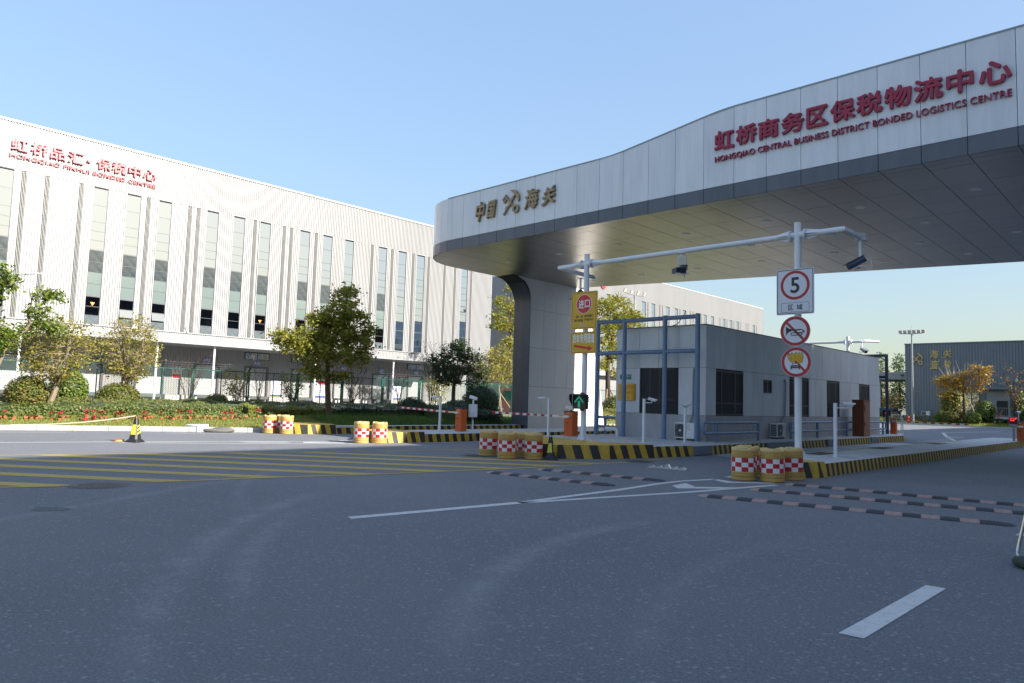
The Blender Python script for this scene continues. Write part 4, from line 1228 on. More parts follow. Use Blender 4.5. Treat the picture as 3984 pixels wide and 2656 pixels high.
# brass plaque, house number, pipes
m = MB(); m.bbox(-17.0, -16.16, YF - 0.035, YF - 0.004, 1.715, 2.38, 0.004)
pq = tag(m.build('plaque', BRASS), 'square brass plaque with red print left of the gate house window', 'plaque')
m = MB()
Z = (0, 0, 1); E1 = (1, 0, 0); NY = (0, -1, 0)
fit_text(m, '中华人民共和国', (-16.90, YF - 0.036, 2.24), E1, Z, NY, 0.62, 0.07, 0.01)
fit_text(m, "THE PEOPLE'S REPUBLIC OF CHINA", (-16.90, YF - 0.036, 2.19), E1, Z, NY, 0.62, 0.025)
fit_text(m, '虹桥商务区保税物流中心', (-16.93, YF - 0.036, 2.02), E1, Z, NY, 0.68, 0.055, 0.01)
fit_text(m, '（B型）', (-16.70, YF - 0.036, 1.965), E1, Z, NY, 0.22, 0.04)
m.box(-16.93, -16.25, YF - 0.0365, YF - 0.0355, 1.945, 1.95)
fit_text(m, '二〇一九年五月', (-16.78, YF - 0.036, 1.80), E1, Z, NY, 0.36, 0.04)
m.build('plaque_print', SIGN_R, pq, (0, 0, 0))
m = MB(); m.box(-16.92, -16.40, YF - 0.02, YF - 0.004, 2.565, 2.76)
hn = tag(m.build('house_number_plate', GREEN_PL), 'small green house number plate above the brass plaque', 'number plate')
m = MB(); fit_text(m, '2000', (-16.80, YF - 0.021, 2.64), E1, Z, NY, 0.27, 0.09, 0.01); fit_text(m, '号', (-16.50, YF - 0.021, 2.65), E1, Z, NY, 0.07, 0.07, 0.0); fit_text(m, '申虹路', (-16.74, YF - 0.021, 2.585), E1, Z, NY, 0.2, 0.03)
m.build('number_print', WHITE_TAPE, hn, (0, 0, 0))
def hose(label, pts):
    m = MB(); P = []
    for a, b in zip(pts[:-1], pts[1:]):
        for k in range(5): P.append(tuple(Vector(a).lerp(Vector(b), k / 5)))
    P.append(pts[-1]); m.tube(P, [0.032 + 0.004 * (i % 2) for i in range(len(P))], 7)
    return tag(m.build('insulated_pipe', mat('pipe_wrap', (0.33, 0.34, 0.35), 0.7, 0, 0.1)), label, 'pipe')
hose('grey wrapped pipe running down the front wall to the air conditioner', [(-13.56, YF - 0.02, 3.0), (-13.58, YF - 0.05, 2.93), (-13.60, YF - 0.045, 2.2), (-13.61, YF - 0.045, 1.3), (-13.68, YF - 0.09, 1.02), (-13.68, YF - 0.12, 0.96)])
hose('grey wrapped pipe down the side wall to the second air conditioner', [(XF + 0.02, 30.9, 2.85), (XF + 0.05, 30.95, 2.7), (XF + 0.05, 30.9, 1.8), (XF + 0.05, 30.85, 1.2), (XF + 0.09, 30.4, 1.02)])
m = MB(); m.tube([(-17.32, 24.3, 0.56), (-17.32, 23.9, 0.56), (-17.3, 23.62, 0.56), (-17.2, 23.55, 0.56), (-16.86, 23.55, 0.56), (-16.74, 23.55, 0.54), (-16.70, 23.55, 0.46), (-16.70, 23.55, 0.3)], 0.07, 10); m.cyl((-16.70, 23.55), 0.078, 0.3, 0.42, 12)
tag(m.build('drain_pipe', WHITE_STEEL, smooth=True), 'thick white drain pipe with an elbow at the gate house corner', 'pipe')
m = MB(); m.tube([(-15.05, 24.6, 4.66), (-14.55, 24.4, 4.74), (-14.1, 24.1, 5.02), (-13.95, 23.95, 5.14)][::-1], 0.014, 5)
tag(m.build('roof_rod', DARK_STEEL), 'thin dark rod on the gate house roof edge', 'rod')

def air_con(label, loc, rz, w=0.86, d=0.32, h=0.58):
    t = thing('air_conditioner', label, 'air conditioner', loc, rz, 'air conditioner outdoor units')
    m = MB(); m.bbox(-w / 2, w / 2, 0, d, 0.07, h + 0.07, 0.012); m.build('casing', WHITE_STEEL, t, (0, 0, 0))
    m = MB(); fw = w * 0.54; cx = -w / 2 + 0.03 + fw / 2; cz = 0.07 + h / 2
    m.box(-w / 2 + 0.03, -w / 2 + 0.03 + fw, -0.006, 0, 0.11, h + 0.03); m.build('fan_recess', mat('fan_grey', (0.17, 0.175, 0.18), 0.6), t, (0, 0, 0))
    m = MB(); m.prism(ell(cx, cz, 0.215, 0.215, 28), XZ(-0.006), 0, 0.002); m.build('fan_opening', BLACK_PL, t, (0, 0, 0))
    m = MB()
    for k in range(5):
        a = 2 * PI * k / 5
        P = [(cx + r * math.cos(a + q), cz + r * math.sin(a + q)) for r, q in ((0.05, 0), (0.19, -0.35), (0.20, 0.25), (0.06, 0.6))]
        m.prism(P, XZ(-0.008), 0, 0.004)
    m.build('fan_blade', mat('fan_blade_grey', (0.09, 0.08, 0.075), 0.5), t, (0, 0, 0))
    m = MB()
    for r in (0.06, 0.1, 0.14, 0.18, 0.22):
        m.tube([(cx + r * math.cos(2 * PI * k / 24), -0.02, cz + r * math.sin(2 * PI * k / 24)) for k in range(25)], 0.003, 4)
    for k in range(12):
        a = 2 * PI * k / 12; m.tube([(cx, -0.022, cz), (cx + 0.22 * math.cos(a), -0.02, cz + 0.22 * math.sin(a))], 0.003, 4)
    for a, b in ((-1, -1), (-1, 1), (1, -1), (1, 1)): m.tube([(cx + a * fw * .5, -0.01, cz + b * 0.27), (cx + a * 0.15, -0.02, cz + b * 0.15)], 0.003, 4)
    m.build('fan_grille', GREY_STEEL, t, (0, 0, 0))
    m = MB(); m.prism(ell(cx, cz, 0.042, 0.042, 16), XZ(-0.02), 0, 0.01); m.build('fan_hub', WHITE_STEEL, t, (0, 0, 0))
    m = MB(); m.box(0.06, w / 2 - 0.02, -0.004, 0, 0.11, h + 0.03); m.build('front_panel', WHITE_STEEL, t, (0, 0, 0))
    m = MB(); lx = 0.17; lz = 0.07 + h * 0.78
    for k in range(3):
        a = PI / 2 + 2 * PI * k / 3
        P = [(lx + r * math.cos(a + q), lz + r * math.sin(a + q)) for r, q in ((0.018, -0.9), (0.05, -0.75), (0.058, 0.0), (0.048, 0.7), (0.036, 0.75), (0.04, 0.0), (0.034, -0.5))]
        m.prism(P, XZ(-0.005), 0, 0.002)
    m.build('maker_logo', SIGN_R2, t, (0, 0, 0))
    m = MB(); fit_text(m, '志高空调', (0.11, -0.0055, lz - 0.125), E1, Z, NY, 0.14, 0.03, 0.01); fit_text(m, 'CHIGO', (0.135, -0.0055, lz - 0.085), E1, Z, NY, 0.075, 0.016, 0.01)
    m.build('maker_name', INK, t, (0, 0, 0))
    m = MB()
    for k in range(7): m.box(-w / 2 - 0.004, -w / 2, 0.03, d - 0.03, 0.12 + k * 0.07, 0.17 + k * 0.07)
    m.build('side_coil', mat('coil_blue', (0.03, 0.05, 0.075), 0.4, 0.3, 0.2, 30), t, (0, 0, 0))
    m = MB(); m.box(-w / 2 + 0.08, -w / 2 + 0.14, 0.02, d - 0.02, 0, 0.07); m.box(w / 2 - 0.2, w / 2 - 0.14, 0.02, d - 0.02, 0, 0.07); m.build('feet', BLACK_PL, t, (0, 0, 0))
    return t
air_con('white air conditioner against the front wall, between two blue posts', (-13.79, 23.68, 0.3), 0)
air_con('white air conditioner by the side wall, facing the right lane', (XF + 0.34, 29.85, 0.3), PI / 2)

# ---- blue portal frame and guard rails
PF = thing('height_portal', 'tall blue-grey tubular portal frame in front of the gate house', 'portal frame', (-15.5, 23.55, 0.3))
PX = [-17.75, -16.43, -14.58, -13.2]
for i, x in enumerate(PX):
    m = MB(); r = 0.095 if i in (0, 3) else 0.088
    m.tube([(x, 23.55, 0.3), (x, 23.55, 4.97)], r, 18); m.box(x - .12, x + .12, 23.43, 23.67, 0.3, 0.312); m.build('post', BLUE_STEEL, PF, smooth=True)
for z in (4.87, 3.60):
    for a, b in zip(PX[:-1], PX[1:]):
        m = MB(); m.tube([(a + 0.02, 23.55, z), (a + .1, 23.55, z), (b - .1, 23.55, z), (b - 0.02, 23.55, z)], [0.06, 0.082, 0.082, 0.06], 16); m.build('cross_bar', BLUE_STEEL, PF, smooth=True)
def rail(label, x, ya, yb, posts, ends=(True, False), axis='y'):
    t = thing('guard_rail', label, 'guard rail', (x, (ya + yb) / 2, 0.3) if axis == 'y' else ((ya + yb) / 2, x, 0.3), 0, 'blue-grey tubular guard rails')
    P = (lambda s, z: (x, s, z)) if axis == 'y' else (lambda s, z: (s, x, z))
    zt, zl, R = 1.0, 0.62, 0.12
    L = []
    def bend(s, sg):
        return [P(s + sg * R * math.sin(a), (zl + R) - R * math.cos(a)) for a in [PI / 2 * k / 5 for k in range(6)]] + [P(s + sg * R * math.cos(a), (zt - R) + R * math.sin(a)) for a in [PI / 2 * k / 5 for k in range(6)]]
    m = MB()
    line = []
    a0, b0 = ya + R, yb - R
    if ends[0]: line = bend(a0, -1)
    else: line = [P(ya, zt)]
    m.tube(([P(b0, zl)] if ends[0] else []) + line + ([P(b0, zt)] if True else []), 0.052, 12)
    if not ends[0]: m.tube([P(ya, zl), P(b0, zl)], 0.052, 12)
    if ends[1]: m.tube([P(b0, zl)] + bend(b0, 1) + [P(b0, zt)], 0.052, 12)
    m.build('rail_tube', BLUE_STEEL, t, smooth=True)
    for s in posts:
        m = MB(); q = P(s, 0); m.tube([(q[0], q[1], 0.3), (q[0], q[1], zt)], 0.054, 12); m.box(q[0] - .08, q[0] + .08, q[1] - .08, q[1] + .08, 0.3, 0.31); m.build('post', BLUE_STEEL, t, smooth=True)
    return t
rail('blue guard rail beside the first side window, short', -12.62, 22.95, 27.42, [23.9, 27.3], (True, False))
rail('long blue guard rail behind the brown cabinet', -12.62, 30.3, 43.3, [30.45, 33.4, 37.2, 40.4, 42.8], (True, True))
rail('blue guard rail left of the gate house corner', 24.3, -18.35, -17.2, [-17.85], (True, False), 'x')

# ================================================================== CAMERA GANTRY + SIGNS
PT = thing('camera_gantry', 'white camera gantry of two round posts and a long crossbar over the lane', 'gantry', (-15.15, 19.38, 0.3))
GX = (-15.15, -7.83)
for x in GX:
    m = MB(); m.tube([(x, 19.38, 0.3), (x, 19.38, 6.70)], 0.093, 20); m.tube([(x, 19.38, 6.70), (x, 19.38, 6.71)], 0.096, 20)
    m.box(x - 0.24, x + 0.24, 19.14, 19.62, 0.3, 0.32)
    for k in range(4):
        a = PI / 4 + k * PI / 2
        d = Vector((math.cos(a), math.sin(a), 0))
        p = Vector((x, 19.38, 0.32))
        nn = Vector((-d.y, d.x, 0)) * 0.006
        m.add([p + d * 0.08 - nn, p + d * 0.22 - nn, p + d * 0.08 + Vector((0, 0, .28)) - nn, p + d * 0.08 + nn, p + d * 0.22 + nn, p + d * 0.08 + Vector((0, 0, .28)) + nn], [(0, 1, 2), (5, 4, 3), (0, 3, 4, 1), (1, 4, 5, 2), (2, 5, 3, 0)])
    m.build('post', WHITE_STEEL, PT, smooth=True)
    m = MB(); m.prism(ell(x + 0.02, 0.66, 0.055, 0.055, 12, 0, PI)[::1] + ell(x + 0.02, 0.53, 0.055, 0.055, 12, PI, 2 * PI), XZ(19.29), 0, 0.02); m.build('inspection_plate', WHITE_STEEL, PT)
    for s in (-1, 1):
        m = MB()
        m.tube([(x + s * 0.19, 19.38, 6.36), (x + s * 0.225, 19.38, 6.36)], 0.155, 20)
        for a in range(6):
            an = a * PI / 3 + 0.3
            m.tube([(x + s * 0.17, 19.38 + 0.125 * math.cos(an), 6.36 + 0.125 * math.sin(an)), (x + s * 0.25, 19.38 + 0.125 * math.cos(an), 6.36 + 0.125 * math.sin(an))], 0.016, 6)
        m.tube([(x, 19.38, 6.36), (x + s * 0.19, 19.38, 6.36)], 0.09, 14)
        for dy, dz in ((0, 1), (0, -1), (1, 0), (-1, 0)):
            m.add([(x + s * 0.225, 19.38 + dy * 0.15 - dz * .004, 6.36 + dz * 0.15), (x + s * 0.225, 19.38 + dy * 0.07 - dz * .004, 6.36 + dz * 0.07), (x + s * 0.60, 19.38 + dy * 0.08 - dz * .004, 6.36 + dz * 0.08),
                   (x + s * 0.225, 19.38 + dy * 0.15 + dz * .004, 6.36 + dz * 0.15 + dy * .006), (x + s * 0.225, 19.38 + dy * 0.07 + dz * .004, 6.36 + dz * 0.07 + dy * .006), (x + s * 0.60, 19.38 + dy * 0.08 + dz * .004, 6.36 + dz * 0.08 + dy * .006)],
                  [(0, 1, 2), (5, 4, 3), (0, 3, 4, 1), (1, 4, 5, 2), (2, 5, 3, 0)])
        m.build('flange', WHITE_STEEL, PT)
m = MB(); m.tube([(-14.92, 19.38, 6.36), (-8.06, 19.38, 6.36)], 0.078, 16); m.build('cross_bar', WHITE_STEEL, PT, smooth=True)
m = MB(); m.tube([(-7.6, 19.38, 6.36), (-6.62, 19.38, 6.36), (-6.58, 20.95, 6.36)], 0.078, 16); m.build('arm', WHITE_STEEL, PT, smooth=True)
m = MB(); m.tube([(-15.38, 19.38, 6.36), (-16.38, 19.38, 6.36), (-16.55, 21.6, 6.36)], 0.078, 16); m.build('arm', WHITE_STEEL, PT, smooth=True)

def traffic_camera(label, loc, rz, tilt, body=NAVY_PL, drop=0.62, scale=1.0):
    """camera in a long box housing under a drop pipe with a bracket and cable loop"""
    t = thing('traffic_camera', label, 'camera', loc, rz, 'lane cameras under the gantry')
    m = MB(); m.tube([(0, 0, drop), (0, 0, 0.0)], 0.042, 10); m.box(-0.10, 0.10, -0.12, 0.12, drop, drop + 0.02)
    for s in (-.07, .07): m.tube([(s, -0.1, drop), (s, -0.1, drop + .17), (s, 0, drop + .19), (s, 0.1, drop + .17), (s, 0.1, drop)], 0.008, 5)
    m.build('drop_pipe', WHITE_STEEL, t, (0, 0, 0))
    c, s = math.cos(tilt), math.sin(tilt)
    f = Vector((0, -c, -s)); u = Vector((0, -s, c)); r = Vector((1, 0, 0))
    o = Vector((0.06, -0.1, -0.02))
    m = MB()
    sec = [(-0.085, -0.08), (0.085, -0.08), (0.1, 0.0), (0.085, 0.09), (-0.085, 0.09), (-0.1, 0.0)]
    vs = [o + f * t_ + r * a + u * b for t_ in (-0.22, 0.26) for a, b in sec]
    m.add(vs, [tuple(range(5, -1, -1)), tuple(range(6, 12))] + [(k, (k + 1) % 6, 6 + (k + 1) % 6, 6 + k) for k in range(6)]); m.build('housing', body, t, (0, 0, 0))
    m = MB(); m.obox(o + f * 0.05 + u * 0.105, r, f, u, 0.115, 0.29, 0.008); m.build('sunshield', body, t, (0, 0, 0))
    m = MB(); m.obox(o + f * 0.265, r, u, f, 0.07, 0.06, 0.006); m.build('front_glass', BLACK_PL, t, (0, 0, 0))
    m = MB(); m.obox((0, -0.05, -0.14), (1, 0, 0), (0, 1, 0), (0, 0, 1), 0.2, 0.05, 0.012); m.build('bracket', WHITE_STEEL, t, (0, 0, 0))
    m = MB(); m.tube([(0.02, 0.1, -0.12), (0.05, 0.2, -0.22), (0.06, 0.28, -0.1), (0.05, 0.24, 0.08), (0.0, 0.06, 0.12)], 0.014, 6); m.build('cable', WHITE_STEEL, t, (0, 0, 0), smooth=True)
    return t
traffic_camera('lane camera hanging from the bent right end of the gantry', (-6.6, 20.62, 5.66), math.radians(-60), 0.5)
traffic_camera('lane camera hanging behind the left gantry post', (-16.5, 20.75, 5.56), math.radians(-30), 0.8)
tc = traffic_camera('twin lane cameras with a cream box in the middle of the gantry bar', (-11.42, 19.38, 5.78), math.radians(25), 0.3, drop=0.5)
m = MB(); m.obox((-0.17, 0.06, -0.02), (0.8, 0.5, 0.1), (-0.5, 0.8, 0), (0, 0, 1), 0.09, 0.16, 0.08); m.build('second_housing', NAVY_PL, tc, (0, 0, 0))
m = MB(); m.bbox(-0.14, 0.14, -0.16, -0.09, 0.12, 0.40, 0.015); m.build('cream_box', CREAM_PL, tc, (0, 0, 0))
m = MB(); m.tube([(-0.08 + 0.16 * k / 8, -0.163, 0.2 + 0.13 * math.sin(PI * k / 8)) for k in range(9)], 0.005, 4); m.build('box_emboss', CREAM_PL, tc, (0, 0, 0))

def rrect(x0, x1, z0, z1, r, n=5):
    P = []
    for cx, cz, a in ((x1 - r, z0 + r, -PI / 2), (x1 - r, z1 - r, 0), (x0 + r, z1 - r, PI / 2), (x0 + r, z0 + r, PI)):
        for k in range(n + 1):
            b = a + PI / 2 * k / n; P.append((cx + r * math.cos(b), cz + r * math.sin(b)))
    return P
def ring_poly(mb, outer, inner, y, t, mi=0):
    n = len(outer)
    vs = [(a, y, b) for a, b in outer] + [(a, y, b) for a, b in inner]
    mb.add(vs, [(k, (k + 1) % n, n + (k + 1) % n, n + k) for k in range(n)], mi)
YS = 19.27
def sign(name, label, cx, cz):
    return thing(name, label, 'sign', (cx, YS, cz))
# upper yellow sign
s1 = sign('entrance_sign', 'upper yellow sign with a red disc reading 进口 on the left post', -15.14, 4.09)
m = MB(); m.prism(rrect(-15.695, -14.585, 4.09, 5.385, 0.02), XZ(YS), 0, 0.012); m.build('plate', SIGN_Y, s1)
m = MB(); ring_poly(m, rrect(-15.655, -14.625, 4.13, 5.345, 0.05), rrect(-15.643, -14.637, 4.142, 5.333, 0.045), YS - 0.0135, 0); m.build('border', INK, s1)
m = MB(); m.prism(ell(-15.14, 4.955, 0.335, 0.335, 40), XZ(YS - 0.012), 0, 0.002); m.build('white_ring', WHITE_TAPE, s1)
m = MB(); m.prism(ell(-15.14, 4.955, 0.318, 0.318, 40), XZ(YS - 0.014), 0, 0.002); m.build('red_disc', SIGN_R2, s1)
m = MB(); fit_text(m, '进', (-15.375, YS - 0.0175, 4.80), E1, Z, NY, 0.235, 0.30, 0.022); fit_text(m, '口', (-15.105, YS - 0.0175, 4.82), E1, Z, NY, 0.22, 0.27, 0.022); m.build('disc_characters', WHITE_TAPE, s1)
m = MB()
for tx, x, z in (('一侧一杆', -15.57, 4.475), ('减速慢行', -15.12, 4.485), ('请勿尾随', -15.57, 4.345), ('严禁冲杆', -15.12, 4.355)):
    fit_text(m, tx, (x, YS - 0.0135, z), E1, Z, NY, 0.40, 0.10, 0.02)
m.build('warning_text', INK, s1)
def small_logo(x, z, par, sc=1.0):
    m = MB(); m.prism(ell(x, z, 0.05 * sc, 0.05 * sc, 16), XZ(YS - 0.012), 0, 0.002, 0)
    m.prism(ell(x, z + 0.012 * sc, 0.03 * sc, 0.014 * sc, 10), XZ(YS - 0.014), 0, 0.001, 1)
    fit_text(m, '虹桥品汇', (x + 0.07 * sc, YS - 0.0135, z - 0.01 * sc), E1, Z, NY, 0.17 * sc, 0.045 * sc, 0.0, 0, 0)
    m.box(x + 0.07 * sc, x + 0.24 * sc, YS - 0.0135, YS - 0.013, z - 0.035 * sc, z - 0.025 * sc, 0)
    m.build('small_logo', [mat('logo_pale_pink', (0.62, 0.50, 0.50), 0.4), BLUE_PL], par)
small_logo(-15.27, 4.225, s1)
s2 = sign('lorry_lane_sign', 'lower yellow sign with a red arrow reading 货车专用通道', -15.14, 3.25)
m = MB(); m.prism(rrect(-15.695, -14.595, 3.25, 3.998, 0.02), XZ(YS), 0, 0.012); m.build('plate', SIGN_Y, s2)
m = MB(); ring_poly(m, rrect(-15.66, -14.63, 3.285, 3.963, 0.045), rrect(-15.648, -14.642, 3.297, 3.951, 0.04), YS - 0.0135, 0); m.build('border', INK, s2)
m = MB()
for i, ch in enumerate('货车专用通道'): fit_text(m, ch, (-15.605 + 0.158 * i, YS - 0.0135, 3.61), E1, Z, NY, 0.148, 0.32, 0.03)
m.build('lane_characters', WHITE_TAPE, s2)
m = MB(); m.prism([(-15.54, 3.48), (-14.93, 3.39), (-14.955, 3.33), (-14.74, 3.40), (-14.91, 3.52), (-14.92, 3.468), (-15.52, 3.565)], XZ(YS - 0.012), 0, 0.002); m.build('red_arrow', SIGN_R2, s2)
small_logo(-15.58, 3.34, s2, 0.8)
for s, zs in ((s1, (4.4, 5.1)), (s2, (3.4, 3.85))):
    m = MB()
    for z in zs: m.box(-15.45, -14.85, YS + 0.0, YS + 0.035, z - 0.02, z + 0.02)
    m.build('mounting_rail', GREY_STEEL, s)
# speed limit sign and two round signs
s3 = sign('speed_limit_sign', 'white sign with a red ring and big black 5 above 区域 on the right post', -7.86, 4.15)
m = MB(); m.prism(rrect(-8.375, -7.345, 4.15, 5.412, 0.04), XZ(YS), 0, 0.012); m.build('plate', SIGN_W, s3)
m = MB(); ring_poly(m, rrect(-8.352, -7.368, 4.173, 5.389, 0.045), rrect(-8.334, -7.386, 4.191, 5.371, 0.035), YS - 0.0135, 0); ring_poly(m, rrect(-8.245, -7.475, 4.215, 4.475, 0.035), rrect(-8.236, -7.484, 4.224, 4.466, 0.03), YS - 0.0135, 0); m.build('border', INK, s3)
m = MB(); ring_poly(m, ell(-7.86, 4.955, 0.40, 0.40, 48), ell(-7.86, 4.955, 0.325, 0.325, 48), YS - 0.0135, 0); m.build('red_ring', SIGN_R, s3)
m = MB(); fit_text(m, '5', (-7.985, YS - 0.0135, 4.735), E1, Z, NY, 0.25, 0.44, 0.02); m.build('number', INK, s3)
for ch, x, w in (('区', -8.05, 0.14), ('域', -7.82, 0.165)):
    m = MB(); fit_text(m, ch, (x, YS - 0.0135, 4.27), E1, Z, NY, w, 0.155, 0.02); m.build('zone_character', INK, s3)
def round_sign(name, label, cz, cx=-7.86):
    s = sign(name, label, cx, cz)
    m = MB(); m.prism(ell(cx, cz, 0.412, 0.412, 48), XZ(YS), 0, 0.012); m.build('plate', SIGN_W, s)
    m = MB(); ring_poly(m, ell(cx, cz, 0.402, 0.402, 48), ell(cx, cz, 0.320, 0.320, 48), YS - 0.0132, 0); m.build('red_ring', SIGN_R, s)
    m = MB(); a = math.radians(-46); d = Vector((math.cos(a), math.sin(a))); nn = Vector((-d.y, d.x)) * 0.032
    c = Vector((cx, cz))
    m.prism([tuple(c + p) for p in (d * -0.325 - nn, d * 0.325 - nn, d * 0.325 + nn, d * -0.325 + nn)], XZ(YS - 0.012), 0, 0.0015); m.build('red_slash', SIGN_R, s)
    return s
s4 = round_sign('no_horn_sign', 'round no horn sign with a black trumpet, upper of the two round signs', 3.695)
m = MB(); y = YS - 0.0145; c = 3.70
m.prism([(-8.11, c + 0.13), (-8.04, c + 0.075), (-7.95, c + 0.045), (-7.70, c + 0.04), (-7.70, c + 0.015), (-7.95, c - 0.0), (-8.04, c - 0.035), (-8.11, c - 0.12)], XZ(y), 0, 0.001)
def loop(x0, x1, z0, z1, w):
    o = rrect(x0, x1, z0, z1, (z1 - z0) / 2 - .001); i = rrect(x0 + w, x1 - w, z0 + w, z1 - w, (z1 - z0) / 2 - w - .001); ring_poly(m, o, i, y - 0.0015, 0)
loop(-7.98, -7.66, c - 0.13, c - 0.04, 0.022); loop(-7.86, -7.63, c - 0.075, c + 0.045, 0.022)
m.box(-7.65, -7.60, y - 0.0015, y, c - 0.04, c + 0.005)
m.build('trumpet', INK, s4)
s5 = round_sign('no_explosives_sign', 'round sign with a burning car behind a red slash, lower of the two round signs', 2.85, -7.835)
m = MB(); c = 2.85; y = YS - 0.0145; x = -7.845
fl = [(-0.19, 0.05), (-0.22, 0.20), (-0.15, 0.17), (-0.10, 0.235), (-0.04, 0.19), (0.02, 0.245), (0.05, 0.19), (0.10, 0.235), (0.12, 0.18), (0.16, 0.25), (0.20, 0.10), (0.17, -0.03), (0.08, -0.06), (0.0, 0.03), (-0.09, -0.05)]
m.prism([(x + a * 1.06, c + 0.02 + b * 1.06) for a, b in fl], XZ(y), 0, 0.001, 1)
m.prism([(x + a, c + 0.02 + b) for a, b in fl], XZ(y - 0.001), 0, 0.001, 0)
for a, b, e, f in ((-0.12, 0.16, -0.10, 0.06), (-0.02, 0.18, -0.01, 0.08), (0.08, 0.17, 0.06, 0.06), (0.13, 0.12, 0.10, 0.0), (-0.16, 0.10, -0.13, 0.02)):
    m.prism([(x + a, c + b), (x + a + 0.008, c + b), (x + e + 0.008, c + f), (x + e, c + f)], XZ(y - 0.002), 0, 0.001, 1)
car = [(-0.13, -0.20), (-0.13, -0.11), (-0.10, -0.09), (-0.075, -0.03), (0.075, -0.03), (0.10, -0.09), (0.13, -0.11), (0.13, -0.20), (0.10, -0.20), (0.10, -0.165), (-0.10, -0.165), (-0.10, -0.20)]
m.prism([(x - 0.01 + a, c + b) for a, b in car], XZ(y - 0.003), 0, 0.001, 1)
m.prism([(x - 0.01 + a, c + b) for a, b in ((-0.065, -0.045), (0.065, -0.045), (0.08, -0.085), (-0.08, -0.085))], XZ(y - 0.004), 0, 0.0005, 2)
m.box(x - 0.10, x + 0.08, y - 0.0048, y - 0.0042, c - 0.13, c - 0.122, 2)
m.build('burning_car', [SIGN_Y, INK, SIGN_W], s5)
for s, z, cx in ((s3, 4.4, -7.83), (s3, 5.1, -7.83), (s4, 3.7, -7.83), (s5, 2.85, -7.83)):
    m = MB(); m.box(cx - .2, cx + .2, YS, YS + 0.03, z - 0.02, z + 0.02); m.build('mounting_rail', GREY_STEEL, s)

# ---- green arrow lamp on the left post
tl = thing('lane_signal', 'black lane signal with a green LED arrow on the left post', 'traffic signal', (-15.15, 19.2, 1.36))
m = MB(); m.bbox(-15.44, -14.86, 19.12, 19.27, 1.36, 1.855, 0.01); m.build('housing', BLACK_PL, tl)
m = MB(); m.box(-15.41, -14.89, 19.112, 19.12, 1.385, 1.83); m.build('face', mat('led_matrix_off', (0.028, 0.022, 0.016), 0.5, 0, 0.3, 60), tl)
LED = emit('green_led', (0.02, 0.62, 0.42), 0.30)
m = MB(); st = 0.0245
for i in range(-7, 8):
    for r in range(3):
        xx = -15.15 + i * st; zz = 1.795 - abs(i) * st * 1.0 - r * st * 1.05
        if abs(i) + r >= 0: m.box(xx - .0075, xx + .0075, 19.108, 19.112, zz - .0075, zz + .0075)
for r in range(9):
    for i in (-1.5, -0.5, 0.5, 1.5):
        m.box(-15.15 + i * st - .0075, -15.15 + i * st + .0075, 19.108, 19.112, 1.425 + r * st - .0075, 1.425 + r * st + .0075)
m.build('green_arrow', LED, tl)
m = MB(); m.add([(-15.45, 19.12, 1.87), (-14.85, 19.12, 1.87), (-14.87, 18.92, 1.85), (-15.43, 18.92, 1.85), (-15.45, 19.12, 1.42), (-15.43, 18.92, 1.68), (-15.43, 19.12, 1.85), (-15.41, 18.92, 1.83)], [(0, 1, 2, 3), (0, 3, 5, 4)]); m.add([(-14.85, 19.12, 1.87), (-14.87, 18.92, 1.85), (-14.87, 18.95, 1.75), (-14.85, 19.12, 1.60)], [(0, 1, 2, 3)]); m.build('hood', BLACK_PL, tl)
m = MB(); m.tube([(-14.86, 19.2, 1.78), (-14.80, 19.2, 1.76), (-14.78, 19.2, 1.70), (-14.80, 19.2, 1.62), (-14.86, 19.2, 1.60)], 0.013, 6); m.build('cable_loop', GREY_STEEL, tl, smooth=True)
m = MB(); m.box(-15.23, -15.07, 19.27, 19.3, 1.30, 1.92); m.build('bracket', BLACK_PL, tl)
